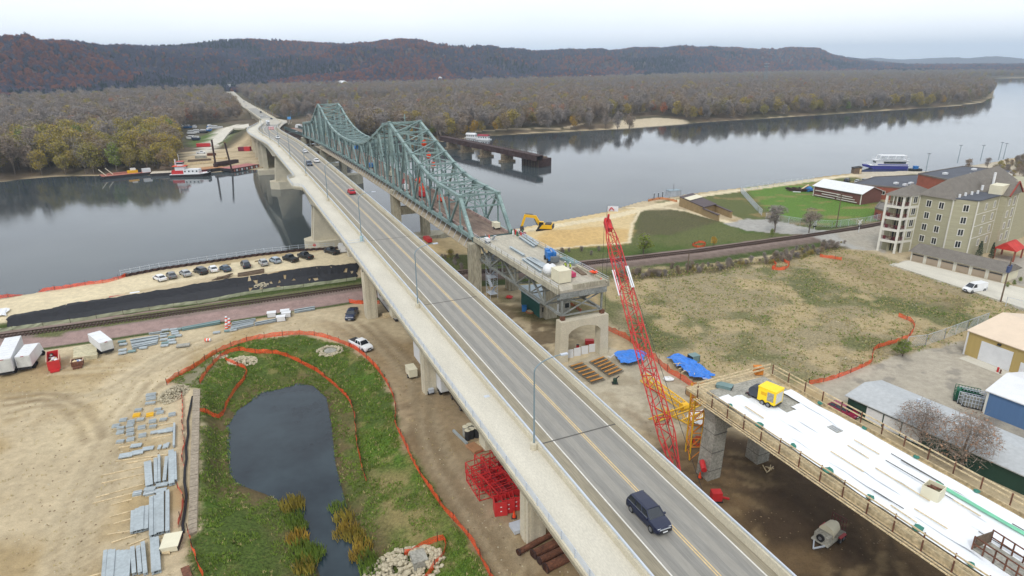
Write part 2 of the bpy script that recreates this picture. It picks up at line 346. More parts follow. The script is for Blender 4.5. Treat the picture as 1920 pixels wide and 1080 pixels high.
def geo(a,b,s0,k):
    o=[a];s=s0
    while (o[-1]<b): s*=k;o.append(o[-1]+s)
    return o[1:]
xs=[-q for q in geo(75,9000,.6,1.04)][::-1]+list(np.arange(-75,76,.5))+geo(75,9000,.6,1.03)
ys=[-q for q in geo(-26,3000,.8,1.12)][::-1]+list(np.arange(25,125,.5))+geo(124.5,9000,.55,1.0125)
xs=np.array(xs);ys=np.array(ys)
X,Y=np.meshgrid(xs,ys);Z=height(X,Y)
def gridmesh(name,X,Y,Z):
    ny,nx=X.shape;me=bpy.data.meshes.new(name);me.vertices.add(nx*ny)
    me.vertices.foreach_set('co',np.stack([X,Y,Z],-1).astype(np.float32).ravel())
    i=np.arange(nx*ny).reshape(ny,nx);q=np.stack([i[:-1,:-1],i[:-1,1:],i[1:,1:],i[1:,:-1]],-1).reshape(-1,4)
    me.loops.add(q.size);me.loops.foreach_set('vertex_index',q.ravel().astype(np.int32))
    me.polygons.add(len(q));me.polygons.foreach_set('loop_start',(np.arange(len(q))*4).astype(np.int32))
    me.polygons.foreach_set('use_smooth',np.ones(len(q),bool));me.update(calc_edges=True);return me
gm=gridmesh('ground',X,Y,Z)
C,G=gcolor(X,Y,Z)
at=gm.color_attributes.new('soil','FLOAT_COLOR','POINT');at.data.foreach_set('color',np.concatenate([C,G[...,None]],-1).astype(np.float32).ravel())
def ground_mat():
    m=bpy.data.materials.new('ground_soil');m.use_nodes=True;t=m.node_tree;b=t.nodes['Principled BSDF'];l=t.links.new
    b.inputs['Roughness'].default_value=.95;b.inputs['Specular IOR Level'].default_value=.15
    a=N_(t,'ShaderNodeAttribute',attribute_name='soil');g=N_(t,'ShaderNodeNewGeometry')
    def no(s,d=5.,r=.6):
        n=N_(t,'ShaderNodeTexNoise',i_Scale=s,i_Detail=d,i_Roughness=r);l(g.outputs['Position'],n.inputs['Vector']);return n.outputs['Fac']
    def rng(o,lo,hi,a_=.3,b_=.7):
        r=N_(t,'ShaderNodeMapRange',i_From_Min=a_,i_From_Max=b_,i_To_Min=lo,i_To_Max=hi);l(o,r.inputs[0]);return r.outputs[0]
    def mul(c,f):
        q=N_(t,'ShaderNodeMix',data_type='RGBA',blend_type='MULTIPLY');q.inputs[0].default_value=1;l(c,q.inputs[6]);l(f,q.inputs[7]);return q.outputs[2]
    fine=no(7.,4.);med=no(.9,6.,.65);big=no(.12)
    c=mul(a.outputs['Color'],rng(fine,.87,1.13));c=mul(c,rng(med,.84,1.16));c=mul(c,rng(big,.93,1.07))
    gn=no(2.6,5.,.75);c2=mul(a.outputs['Color'],rng(gn,.45,1.5,.34,.66));c2=mul(c2,rng(fine,.75,1.25))
    mixg=N_(t,'ShaderNodeMix',data_type='RGBA');l(a.outputs['Alpha'],mixg.inputs[0]);l(c,mixg.inputs[6]);l(c2,mixg.inputs[7])
    # straw fleck in the grass
    st=N_(t,'ShaderNodeMix',data_type='RGBA');st.inputs[7].default_value=(*sr(168,150,100,.85),1)
    f=N_(t,'ShaderNodeMath',operation='MULTIPLY');l(rng(no(1.7,6.,.7),0,.3,.57,.66),f.inputs[0]);l(a.outputs['Alpha'],f.inputs[1]);l(f.outputs[0],st.inputs[0]);l(mixg.outputs[2],st.inputs[6])
    l(st.outputs[2],b.inputs['Base Color'])
    bp=N_(t,'ShaderNodeBump',i_Strength=.7,i_Distance=.16);s=N_(t,'ShaderNodeMath',operation='ADD');l(fine,s.inputs[0]);l(med,s.inputs[1]);l(s.outputs[0],bp.inputs['Height']);l(bp.outputs[0],b.inputs['Normal'])
    return m
gm.materials.append(ground_mat());ground=link('ground',gm);ground['kind']='structure'
def water_mat(name,c,rough,bs,bstr,sc):
    m=bpy.data.materials.new(name);m.use_nodes=True;t=m.node_tree;b=t.nodes['Principled BSDF'];l=t.links.new
    b.inputs['Base Color'].default_value=(*c,1);b.inputs['Roughness'].default_value=rough;b.inputs['IOR'].default_value=1.333
    g=N_(t,'ShaderNodeNewGeometry');q=N_(t,'ShaderNodeMapping');q.inputs['Scale'].default_value=sc;q.inputs['Rotation'].default_value=(0,0,.5);l(g.outputs['Position'],q.inputs[0])
    n=N_(t,'ShaderNodeTexNoise',i_Scale=bs,i_Detail=5.,i_Roughness=.6);l(q.outputs[0],n.inputs['Vector'])
    n2=N_(t,'ShaderNodeTexNoise',i_Scale=.012,i_Detail=4.,i_Roughness=.6);l(q.outputs[0],n2.inputs['Vector'])
    r=N_(t,'ShaderNodeMapRange',i_From_Min=.4,i_From_Max=.65,i_To_Min=.25,i_To_Max=1.);l(n2.outputs['Fac'],r.inputs[0])
    n3=N_(t,'ShaderNodeTexNoise',i_Scale=.16 if name[0]=='p' else .01,i_Detail=5.,i_Roughness=.6);l(g.outputs['Position'],n3.inputs['Vector'])
    cm=N_(t,'ShaderNodeMix',data_type='RGBA');cm.inputs[6].default_value=(c[0]*.6,c[1]*.65,c[2]*.7,1);cm.inputs[7].default_value=(c[0]*1.5,c[1]*1.45,c[2]*1.35,1)
    r3=N_(t,'ShaderNodeMapRange',i_From_Min=.35,i_From_Max=.65);l(n3.outputs['Fac'],r3.inputs[0]);l(r3.outputs[0],cm.inputs[0]);l(cm.outputs[2],b.inputs['Base Color'])
    x=N_(t,'ShaderNodeMath',operation='MULTIPLY');l(n.outputs['Fac'],x.inputs[0]);l(r.outputs[0],x.inputs[1])
    bp=N_(t,'ShaderNodeBump',i_Strength=bstr,i_Distance=.25);l(x.outputs[0],bp.inputs['Height']);l(bp.outputs[0],b.inputs['Normal'])
    return m
mb=MB();mb.add([(-9000,-3000,0),(9000,-3000,0),(9000,9500,0),(-9000,9500,0)],[(0,1,2,3)])
struct('river_water',mb,water_mat('river_water',sr(72,80,84,.78),.035,.5,.10,(1,1.7,1)))
mb=MB();pc=POND.mean(0);mb.add([(pc[0]+(q[0]-pc[0])*1.06,pc[1]+(q[1]-pc[1])*1.03,4.62) for q in POND],[tuple(range(len(POND)))[::-1]])
struct('pond_water',mb,water_mat('pond_water',sr(42,56,66,.72),.035,.9,.07,(1,1,1)))
# ---------------------------------------------------------------- hills
RID=[(-700,95),(-300,90),(-100,86),(0,80),(35,77),(100,86),(190,90),(330,88),(370,83),(400,79),(450,75),(520,77),(600,82),(700,86),(790,84),(818,90),(920,97),(1000,101),(1070,98),(1150,97),(1190,92),(1250,95),(1330,93),(1400,96),(1440,98),(1480,94),(1535,97),(1562,106),(1600,112),(1640,118),(1700,124),(2600,124)]
RU=np.array([r[0] for r in RID],float);RV=np.array([r[1] for r in RID],float)
us=np.linspace(-700,2200,420)
def hills(us,ytop,rb,rr,tree,ns,amp,seed,back=.7):
    px=[];py=[];pz=[]
    ss=np.concatenate([np.linspace(0,1.0,34),np.linspace(1.05,1+back,6)])
    for u,yt,b_,r_ in zip(us,ytop,rb,rr):
        w=ray(u,yt);h=math.hypot(w.x,w.y);zt=CZ+w.z/h*r_-tree;dx,dy=w.x/h,w.y/h
        rrow=b_+(r_-b_)*ss;x=dx*rrow;y=dy*rrow
        px.append(x);py.append(y);pz.append(np.full(len(ss),zt))
    X=np.array(px);Y=np.array(py);H=np.array(pz);s=np.tile(ss,(len(us),1))
    rid=1-np.abs(2*fb(X/ns+seed,Y/ns+seed,4)-1);rid=rid**1.5
    sp=s+amp*(rid-.62)*np.sin(np.pi*np.clip(s,0,1))*1.3
    prof=np.where(s<=1,sst(0,1,np.clip(sp,0,1))*.35+.65*np.clip(sp,0,1)**1.15,1-(s-1)*.5)
    Z=2+np.maximum(H-2,0)*prof+ (fb(X/80,Y/80,3)-.5)*26*np.sin(np.pi*np.clip(s,0,1))
    return X,Y,Z
rb=np.interp(us,[-700,0,450,800,1100,1560,2200],[1150,1150,1500,1650,2000,3300,3600]);rr=np.interp(us,[-700,0,450,800,1200,1560,2200],[1900,2000,2300,2900,3400,5000,5200])
HX,HY,HZ=hills(us,np.interp(us,RU,RV),rb,rr,9,520,1.05,3.3)
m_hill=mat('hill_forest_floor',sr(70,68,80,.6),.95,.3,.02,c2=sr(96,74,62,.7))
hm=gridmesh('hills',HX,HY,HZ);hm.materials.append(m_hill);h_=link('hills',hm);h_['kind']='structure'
R2=[(1200,112),(1500,108),(1570,107),(1600,109),(1650,108),(1690,111),(1725,110),(1790,107),(1815,109),(1850,105),(1885,106),(1920,109),(2200,108)]
u2=np.linspace(1150,2200,160)
FX,FY,FZ=hills(u2,np.interp(u2,[r[0] for r in R2],[r[1] for r in R2]),np.full(160,7800.),np.full(160,10500.),6,900,.8,8.1)
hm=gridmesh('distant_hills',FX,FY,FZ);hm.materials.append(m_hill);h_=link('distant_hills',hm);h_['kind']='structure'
HAZE=.00013
# air
hz=MB().box(-9500,13000,-3200,12500,-9,330)
hm_=bpy.data.materials.new('haze');hm_.use_nodes=True;t=hm_.node_tree;t.nodes.clear()
pv_=N_(t,'ShaderNodeVolumePrincipled',i_Density=HAZE,i_Color=(.66,.82,1.,1),i_Anisotropy=.2);oo=N_(t,'ShaderNodeOutputMaterial');t.links.new(pv_.outputs[0],oo.inputs['Volume'])
hzo=struct('haze',hz,hm_,kind='stuff')
# ---------------------------------------------------------------- materials for structures
m_conc=mat('pale_concrete',sr(206,198,176,.86),.85,.10,.35,fine=6)
m_conc_w=mat('weathered_concrete',sr(176,170,150,.85),.88,.22,.45,fine=4,stretch=(1,1,.25))
m_conc_g=mat('grey_concrete',sr(158,156,146,.85),.88,.22,.6,fine=4)
m_walk=mat('walkway_concrete',sr(204,199,184,.88),.85,.09,.25,fine=9,stretch=(.35,1,1,-BA))
def road_mat():
    m=mat('road_surface',sr(156,153,145,.82),.85,.07,.3,fine=7,c2=sr(154,151,143,.82),stretch=(.1,.9,1,-BA))
    return m
m_road=road_mat()
m_track=mat('road_wheel_path',sr(143,141,135,.82),.85,.1,.5,fine=7,stretch=(.07,1.2,1,-BA))
m_shoulder=mat('road_shoulder',sr(156,148,128,.8),.9,.16,.4,fine=6,stretch=(.1,1.6,1,-BA))
m_white=mat('road_paint_white',sr(226,224,216,.85),.7,.12,2.5)
m_yell=mat('road_paint_yellow',sr(224,196,140,.82),.7,.14,2.5)
m_gal=mat('galvanised_steel',sr(200,208,218,.88),.45,.08,.8,metal=.15)
m_pole=mat('lamp_pole_steel',sr(138,158,168,.8),.45,.1,.8,metal=.3)
m_tar=mat('joint_seal',sr(100,97,92,.75),.9,.2,2)
m_green=mat('truss_paint',sr(122,148,147,.74),.5,.2,.35,fine=3,c2=sr(144,166,162,.76))
m_green2=mat('truss_paint_dark',sr(96,122,122,.66),.6,.25,.4,fine=3)
m_rust=mat('rusty_steel',sr(120,78,58,.7),.9,.35,.8,fine=5)
m_drust=mat('dark_rusty_steel',sr(74,52,48,.7),.9,.35,.8,fine=4)
m_red=mat('red_paint',sr(206,48,50,.82),.55,.12,1)
m_blue=mat('blue_paint',sr(44,118,190,.85),.5,.12,1)
m_black=mat('black_rubber',sr(30,30,32,.8),.8,.2,2)
m_glass=mat('dark_glass',sr(38,46,56,.7),.08,.1,1,spec=.8)
m_wood=mat('timber',sr(212,192,154,.85),.85,.2,.8,fine=5)
m_woodd=mat('old_timber',sr(120,102,84,.75),.9,.25,.8,fine=5)
m_whitep=mat('white_paint',sr(228,230,232,.85),.45,.06,.8)
m_cream=mat('cream_paint',sr(226,220,194,.85),.6,.06,.8)
m_yp=mat('yellow_paint',sr(238,186,30,.85),.5,.1,1)
m_orange=mat('orange_netting',sr(240,78,28,.9),.7,.14,1.2)
def meshy(m,lo=.45,hi=.95,sc=9.):
    t=m.node_tree;b=t.nodes['Principled BSDF'];g=N_(t,'ShaderNodeNewGeometry');n=N_(t,'ShaderNodeTexNoise',i_Scale=sc,i_Detail=2.);t.links.new(g.outputs['Position'],n.inputs['Vector'])
    r=N_(t,'ShaderNodeMapRange',i_From_Min=.38,i_From_Max=.62,i_To_Min=lo,i_To_Max=hi);t.links.new(n.outputs['Fac'],r.inputs[0]);t.links.new(r.outputs[0],b.inputs['Alpha']);return m
m_net=meshy(mat('orange_safety_mesh',sr(236,84,36,.9),.75,.2,.9))
# ---------------------------------------------------------------- concrete road bridge
TAB=[(-40,14.86+4.539*-.4-.782*.16,22.95,27.5,38.4)]
for t in range(0,331,10): TAB.append((t,14.86+4.539*t/100-.782*t*t/1e4,22.95,27.5,38.4))
TAB+=[(350,20.8,22.2,27.3,38.45),(380,19.7,21,27,38.7),(410,18.5,20.2,26.6,39.2),(440,17.1,20.1,26.8,40.2),(470,15.9,20.8,28,41.4),(500,14.7,23,30.2,43.2),(530,13.3,26.5,33.5,46),(560,12,31,37,50),(590,10.7,35,41,54),(620,9.8,38.5,43,57),(650,9.4,41,43.4,57)]
TB=np.array(TAB,float)
def zd(t): return float(np.interp(t,TB[:,0],TB[:,1]))
def lo_(t):
    o=float(np.interp(t,TB[:,0],TB[:,2]))
    return o-2.6*float(sst(207,211,np.array(t*1.))*sst(229,225,np.array(t*1.)))
def lr_(t): return float(np.interp(t,TB[:,0],TB[:,3]))
def rr_(t): return float(np.interp(t,TB[:,0],TB[:,4]))
def yc(t): return 33.4 if t<=330 else (lr_(t)+rr_(t))/2+.45
TS=sorted(set(list(range(-40,331,10))+[207,208.5,210,211,225,226.5,228,229]+list(range(335,651,5))))
bridge=thing('concrete_road_bridge','long pale concrete road bridge carrying two lanes and a walkway across the river','bridge',B(0,30,0))
def strip(mb,ts,nl,nr,z0,z1):
    """solid following the bridge between lateral functions"""
    rings=[]
    for t in ts:
        a,b=nl(t),nr(t);z=zd(t);rings.append([B(t,a,z+z0(t) if callable(z0) else z+z0),B(t,b,z+z0(t) if callable(z0) else z+z0),B(t,b,z+z1),B(t,a,z+z1)])
    return mb.loft(rings)
def dens(a,b,s=10): 
    k=[t for t in TS if a<t<b];return [a]+k+[b]
c_=lambda v:(lambda t:v)
part('walkway_slab',strip(MB(),TS,lambda t:lo_(t)+.25,lambda t:lr_(t)-.2,-.35,.12),m_walk,bridge)
part('road_slab',strip(MB(),TS,lambda t:lr_(t)-.2,lambda t:rr_(t)-.42,-.35,0),m_road,bridge)
def gdep(t):
    d=2.3
    for p,w in((211,48),(334,50)):
        x=abs(t-p)/w
        if x<1:d=max(d,2.3+3.6*(1-x)**2)
    return d
g=MB();rg=[]
for t in [q for q in TS if q<=560]:
    a=lo_(t) if not 206<t<230 else 22.95
    b=rr_(t);z=zd(t);d=gdep(t);i=1.7
    rg.append([B(t,a,z-.02),B(t,a,z-.42),B(t,a+i,z-.75),B(t,a+i+.5,z-d),B(t,b-i-.5,z-d),B(t,b-i,z-.75),B(t,b,z-.42),B(t,b,z-.36)])
g.loft(rg);part('box_girder',g,m_conc,bridge)
ov=MB();ov.loft([[B(t,lo_(t),zd(t)-.02),B(t,lo_(t),zd(t)-.5),B(t,23.2,zd(t)-1.1),B(t,23.2,zd(t)-.02)] for t in (207,208.5,210,211,218,225,226.5,228,229)]);part('overlook_bracket',ov,m_conc,bridge)
part('left_kerb_wall',strip(MB(),TS,lo_,lambda t:lo_(t)+.25,-.4,.42),m_conc,bridge)
part('middle_barrier',strip(MB(),TS,lambda t:lr_(t)-.2,lambda t:lr_(t)+.22,.01,.82),m_conc,bridge)
part('right_barrier',strip(MB(),TS,lambda t:rr_(t)-.42,rr_,-.4,.9),m_conc,bridge)
# rails: tube on middle and right barrier, picket rail on the left
def railrun(name,fn,z0,zs,sp,ts0,ts1,r=.05,m=m_gal,posts=True,pr=.04):
    mb=MB();ts=[t for t in TS if ts0<=t<=ts1]
    for z in zs:
        for a,b in zip(ts[:-1],ts[1:]): mb.beam(B(a,fn(a),zd(a)+z),B(b,fn(b),zd(b)+z),r*2)
    part(name,mb,m,bridge)
    if posts:
        pm_=None;n=0;t=ts0+.5
        more=MB()
        while t<ts1:
            if n<70:
                q=MB();q.beam((0,0,0),(0,0,zs[-1]-z0),pr*2.4,pr*2.4)
                if pm_ is None: pm_=mesh('rail_post',q,m)
                c=B(t,fn(t),zd(t)+z0)-bridge.location;link('rail_post',pm_,bridge,c)
            else: more.beam(B(t,fn(t),zd(t)+z0),B(t,fn(t),zd(t)+zs[-1]),pr*2)
            n+=1;t+=sp
        if more.v: 
            o=part('rail_post',more,m,bridge);o['kind']='stuff'
railrun('picket_rail',lambda t:lo_(t)+.12,.42,[.62,.8,.98,1.16,1.34],2.4,-20,600,r=.02)
railrun('middle_rail',lambda t:lr_(t),.82,[1.14],2.4,-20,600,r=.085)
railrun('right_rail',lambda t:rr_(t)-.2,.9,[1.12],2.4,-20,560,r=.075)
for nme,a,w,m in(('wheel_path',-2.75,.9,m_track),('wheel_path',-.95,.9,m_track),('wheel_path',.95,.9,m_track),('wheel_path',2.75,.9,m_track)):
    part(nme,strip(MB(),[t for t in TS if t<=560],lambda t,a=a,w=w:yc(t)+a-w/2,lambda t,a=a,w=w:yc(t)+a+w/2,-.01,.004),m,bridge)
part('left_shoulder',strip(MB(),[t for t in TS if t<=500],lambda t:lr_(t)+.24,lambda t:yc(t)-3.75,-.01,.004),m_shoulder,bridge)
part('right_shoulder',strip(MB(),[t for t in TS if t<=500],lambda t:yc(t)+3.75,lambda t:rr_(t)-.43,-.01,.004),m_shoulder,bridge)
for a,m,nme in((-3.66,m_white,'edge_line'),(3.66,m_white,'edge_line'),(-.13,m_yell,'centre_line'),(.13,m_yell,'centre_line')):
    w=.07 if m is m_white else .055
    part(nme,strip(MB(),[t for t in TS if t<=545],lambda t,a=a,w=w:yc(t)+a-w,lambda t,a=a,w=w:yc(t)+a+w,-.01,.012),m,bridge)
for t in (14,54.6,98.4,140,211,272,334,408,470):
    q=MB();q.hexa([B(t-.1,lr_(t)+.24,zd(t)),B(t+.1,lr_(t)+.24,zd(t)),B(t+.1,rr_(t)-.44,zd(t)),B(t-.1,rr_(t)-.44,zd(t))]+[B(t-.1,lr_(t)+.24,zd(t)+.016),B(t+.1,lr_(t)+.24,zd(t)+.016),B(t+.1,rr_(t)-.44,zd(t)+.016),B(t-.1,rr_(t)-.44,zd(t)+.016)])
    part('expansion_joint',q,m_tar,bridge)
t=66.;part('drain_cover',MB().hexa([B(t,26.2,zd(t)+.125),B(t+.9,26.2,zd(t)+.125),B(t+.9,26.9,zd(t)+.125),B(t,26.9,zd(t)+.125)]+[B(t,26.2,zd(t)+.14),B(t+.9,26.2,zd(t)+.14),B(t+.9,26.9,zd(t)+.14),B(t,26.9,zd(t)+.14)]),m_gal,bridge)
def bbox(mb,t0,t1,n0,n1,z0,z1,z1b=None,tap=0):
    return mb.hexa([B(t0-tap,n0-tap,z0),B(t1+tap,n0-tap,z0),B(t1+tap,n1+tap,z0),B(t0-tap,n1+tap,z0),B(t0,n0,z1),B(t1,n0,z1),B(t1,n1,z1 if z1b is None else z1b),B(t0,n1,z1 if z1b is None else z1b)][:8] if True else None)
def flute(t0,t1,n0,n1,z0,z1,m,par):
    q=MB();bbox(q,t0,t1,n0,n1,z0,z1)
    for k in (.25,.75):
        a=n0+(n1-n0)*k;bbox(q,t0-.1,t1+.1,a-.22,a+.22,z0,z1)
    w=(t1-t0);bbox(q,t0+w*.3,t1-w*.3,n0-.1,n1+.1,z0,z1)
    return part('pier_column',q,m,par)
for t in (14,52.3,89.8,126.5):
    g_=gdep(t);w=1.0 if t<120 else 1.5;zt=zd(t)-g_+.02;k=0 if t<120 else -1.2
    flute(t-w,t+w,25.0+k,27.2+k,5.5,zt,m_conc,bridge);flute(t-w,t+w,34.6,36.8,5.5,zt,m_conc,bridge)
    q=MB();bbox(q,t-w+.1,t+w-.1,27.2+k,34.6,zt-1.6,zt);part('pier_cap',q,m_conc,bridge)
for t in (61.5,104,142):
    zt=zd(t)-gdep(t)+.02
    q=MB();q.hexa([B(t-1,23.9,zt-1.2),B(t+1,23.9,zt-1.2),B(t+1,36.5,zt-1.6),B(t-1,36.5,zt-1.6),B(t-1,23.9,zt+1.5),B(t+1,23.9,zt+1.5),B(t+1,36.5,zt),B(t-1,36.5,zt)]);part('pier_cap',q,m_conc,bridge)
    q=MB();bbox(q,t-.8,t+.8,30,32.4,5.5,zt-1.2);part('pier_column',q,m_conc,bridge)
for t in (211,334):
    zt=zd(t)-gdep(t)+.05
    for a in (-2.6,1.2):
        q=MB();q.hexa([B(t+a-.4,24.6,3),B(t+a+1.8,24.6,3),B(t+a+1.8,36.4,3),B(t+a-.4,36.4,3),B(t+a,26,zt),B(t+a+1.4,26,zt),B(t+a+1.4,35,zt),B(t+a,35,zt)])
        part('pier_column',q,m_conc,bridge)
    q=MB();q.prism([tuple(B(t-5,26,0))[:2],tuple(B(t-2,22.2,0))[:2],tuple(B(t+2,22.2,0))[:2],tuple(B(t+5,26,0))[:2],tuple(B(t+5,35,0))[:2],tuple(B(t+2,38.5,0))[:2],tuple(B(t-2,38.5,0))[:2],tuple(B(t-5,35,0))[:2]],-4,3.6)
    part('pier_footing',q,m_conc,bridge)
for t in (383,408,436,462,488,514):
    zt=zd(t)-2.2;a=lo_(t)+2.2;b=rr_(t)-2.2
    flute(t-1.1,t+1.1,a,a+2.4,-3 if t<415 else 1,zt,m_conc,bridge);flute(t-1.1,t+1.1,b-2.4,b,-3 if t<415 else 1,zt,m_conc,bridge)
    q=MB();bbox(q,t-1,t+1,a-1.4,b+1.4,zt-.05,zt+1.2);part('pier_cap',q,m_conc,bridge)
t=383;q=MB();bbox(q,t-4,t+4,lo_(t)-1,rr_(t)+1,-4,2.6);part('pier_footing',q,m_conc,bridge)
# painted shield tile on the pier
q=MB();q.tube(W(590,462,7.5)+Vector((0,0,.4)),W(590,462,7.5)+Vector((0,-.08,.4)),.5,12);part('pier_badge',q,mat('badge_red',sr(214,90,70,.8)),bridge)
# lamp posts on the barrier
def lamp(loc,rz=0,h=9.6,arm=3.2,first=[None]):
    if first[0] is None:
        o=thing('street_lamp','x','street lamp',(0,0,0))
        part('lamp_pole',MB().tube((0,0,0),(0,0,8.6),.11,8,.08),m_pole,o,world=False)
        q=MB();P=[(arm*(1-math.cos(a)),0,8.6+1.35*math.sin(a)) for a in np.linspace(0,math.pi/2,8)];q.path(P,.08,6,.05);part('lamp_arm',q,m_pole,o,world=False)
        part('lamp_head',MB().box(arm-.1,arm+.75,-.17,.17,9.84,10.0),m_gal,o,world=False)
        part('base_block',MB().tube((0,0,-.75),(0,0,.02),.42,12),m_conc,o,world=False)
        first[0]=o;o.location=loc;o.rotation_euler=(0,0,rz);return o
    return dup(first[0],loc,rz)
names=['nearest','second','third','fourth','fifth','sixth','seventh','eighth','ninth']
LT=[54,97.5,141,185,229,274,318,362,405]
for i,t in enumerate([10]+LT):
    o=lamp(B(t,lr_(t)-.45,zd(t)+.85),BA-math.pi/2)
    o['group']='lamps along the concrete bridge'
    o['label']='curved-arm lamp post on the bridge barrier, out of frame behind the black car' if i==0 else f'{names[i-1]} tall curved-arm lamp post on the barrier between road and walkway'
# grey portal sensor frame on walkway (pale blue gate)
q=MB();t=139
gt=thing('walkway_gate','pale blue folded gate standing across the walkway beside the third lamp','gate',B(t,25,zd(t)+.12))
q=MB();q.beam(B(t,23.3,zd(t)+.9),B(t,27.1,zd(t)+.9),.07);q.beam(B(t,23.3,zd(t)+.35),B(t,27.1,zd(t)+.35),.07)
part('gate_bar',q,m_gal,gt)
for n in (23.3,27.1): part('gate_post',MB().beam(B(t,n,zd(t)+.12),B(t,n,zd(t)+1.2),.14),m_gal,gt)
part('gate_box',MB().box(*(lambda c:(c.x-.3,c.x+.3,c.y-.3,c.y+.3))(B(t+1.2,26.9,0)),zd(t)+.12,zd(t)+1.3),mat('pale_blue',sr(168,196,202,.85)),gt)
# ---------------------------------------------------------------- green steel truss bridge
TL=lambda t:49.45-(t-130)*1.95/266
TR=lambda t:TL(t)+9.55
def zb(t): return float(np.interp(t,[125,130,196,262,329,396],[20.2,20.3,21.2,21.3,20.6,18.6]))
def zt_(t):
    return float(np.interp(t,[136.5,152,160,168,176.5,184,191,198,205,212,220,228,237,247,262,277,287,297,305,313,320,327,334,342,350,358,388],
                             [28.3,29.0,30.0,31.9,34.4,36.6,38.9,41.0,38.9,36.4,34.0,31.8,30.2,29.3,28.9,29.1,29.7,30.9,32.6,34.6,37.1,39.8,37.6,34.4,31.2,28.9,26.3]))
nodes=[130+66/9*i for i in range(9)]+[196+133/18*i for i in range(18)]+[329+66/9*i for i in range(10)]
truss=thing('steel_truss_bridge','old grey-green steel cantilever truss bridge with two high peaks','bridge',B(130,54,0))
def tb(name,p,q,w,h,m=m_green,par=truss): 
    return part(name,MB().beam(p,q,w,h),m,par)
PKS=(196.0,329.0)
nd=len(nodes)
for S_,T in enumerate((TL,TR)):
    for i in range(nd-1):
        a,b=nodes[i],nodes[i+1]
        tb('bottom_chord',B(a,T(a),zb(a)),B(b,T(b),zb(b)),.6,.75)
        if 1<=i<=nd-3: tb('top_chord',B(a,T(a),zt_(a)),B(b,T(b),zt_(b)),.75,.7)
    tb('end_post',B(nodes[0],T(130),zb(130)),B(nodes[1],T(nodes[1]),zt_(nodes[1])),.75,.75)
    tb('end_post',B(nodes[-1],T(nodes[-1]),zb(395)),B(nodes[-2],T(nodes[-2]),zt_(nodes[-2])),.75,.75)
    for i in range(1,nd-1):
        a=nodes[i];pk=min(abs(a-196),abs(a-329))<1
        tb('vertical',B(a,T(a),zb(a)),B(a,T(a),zt_(a)),.85 if pk else .32,.6 if pk else .32,m_green if i%2 else m_green2)
        # gusset plates
        part('gusset_plate',MB().box(0,0,0,0,0,0) if 0 else MB().hexa([B(a-.8,T(a)-.42,zb(a)-.3),B(a+.8,T(a)-.42,zb(a)-.3),B(a+.8,T(a)+.42,zb(a)-.3),B(a-.8,T(a)+.42,zb(a)-.3),B(a-.5,T(a)-.42,zb(a)+1.1),B(a+.5,T(a)-.42,zb(a)+1.1),B(a+.5,T(a)+.42,zb(a)+1.1),B(a-.5,T(a)+.42,zb(a)+1.1)]),m_green,truss)
        part('gusset_plate',MB().hexa([B(a-.55,T(a)-.45,zt_(a)-.9),B(a+.55,T(a)-.45,zt_(a)-.9),B(a+.55,T(a)+.45,zt_(a)-.9),B(a-.55,T(a)+.45,zt_(a)-.9),B(a-.8,T(a)-.45,zt_(a)+.45),B(a+.8,T(a)-.45,zt_(a)+.45),B(a+.8,T(a)+.45,zt_(a)+.45),B(a-.8,T(a)+.45,zt_(a)+.45)]),m_green,truss)
    for i in range(1,nd-2):
        a,b=nodes[i],nodes[i+1]
        upf=(i%2==1)
        za,zbb=(zt_(a),zb(b)) if upf else (zb(a),zt_(b))
        tb('diagonal',B(a,T(a),za),B(b,T(b),zbb),.5,.4)
        # light secondary members where the truss is deep
        if min(zt_(a),zt_(b))-zb(a)>9:
            mid=(a+b)/2;zm=(za+zbb)/2
            tb('sub_strut',B(a if not upf else b,T(a),(zb(a)+zt_(a))/2),B(mid,T(mid),zm),.22,.22,m_green2)
            tb('sub_strut',B(mid,T(mid),zb(mid)),B(mid,T(mid),zm),.22,.22,m_green2)
for i in range(1,nd-1):
    a=nodes[i];z=zt_(a);zl=max(z-3.2,zb(a)+5.2)
    tb('sway_strut',B(a,TL(a),z+.05),B(a,TR(a),z+.05),.35,.45)
    if i%1==0 and z-zb(a)>6.4:
        tb('sway_strut',B(a,TL(a),zl),B(a,TR(a),zl),.26,.3)
        tb('sway_brace',B(a,TL(a),z),B(a,(TL(a)+TR(a))/2,zl),.2,.2);tb('sway_brace',B(a,TR(a),z),B(a,(TL(a)+TR(a))/2,zl),.2,.2)
    if z-zb(a)>13:
        zz=zb(a)+(z-zb(a))*.5;tb('sway_strut',B(a,TL(a),zz),B(a,TR(a),zz),.26,.3)
    if i<nd-2:
        b=nodes[i+1];w=.3
        tb('lateral_brace',B(a,TL(a),z+.25),B(b,TR(b),zt_(b)+.25),w,.22);tb('lateral_brace',B(a,TR(a),z+.28),B(b,TL(b),zt_(b)+.28),w,.22)
for a,b in((nodes[0],nodes[1]),(nodes[-1],nodes[-2])):
    for k in(.72,):
        t_=a+(b-a)*k;z=zb(a)+(zt_(b)-zb(a))*k
        tb('portal_strut',B(t_,TL(t_),z),B(t_,TR(t_),z),.3,.4)
        for s in range(4):
            n0=TL(t_)+9.55*s/4;n1=TL(t_)+9.55*(s+1)/4;za,zc=(z,zt_(b)) if s%2==0 else (zt_(b),z)
            tb('portal_brace',B(t_ if s%2==0 else b,n0,za),B(b if s%2==0 else t_,n1,zc),.2,.2)
for i in range(nd): a=nodes[i];tb('floor_beam',B(a,TL(a),zb(a)-.4),B(a,TR(a),zb(a)-.4),.4,1.0,m_green2)
q=MB();q.loft([[B(t,TL(t)+.55,zb(t)+.0),B(t,TL(t)+.55,zb(t)+.2),B(t,TR(t)-.55,zb(t)+.2),B(t,TR(t)-.55,zb(t)+.0)] for t in nodes])
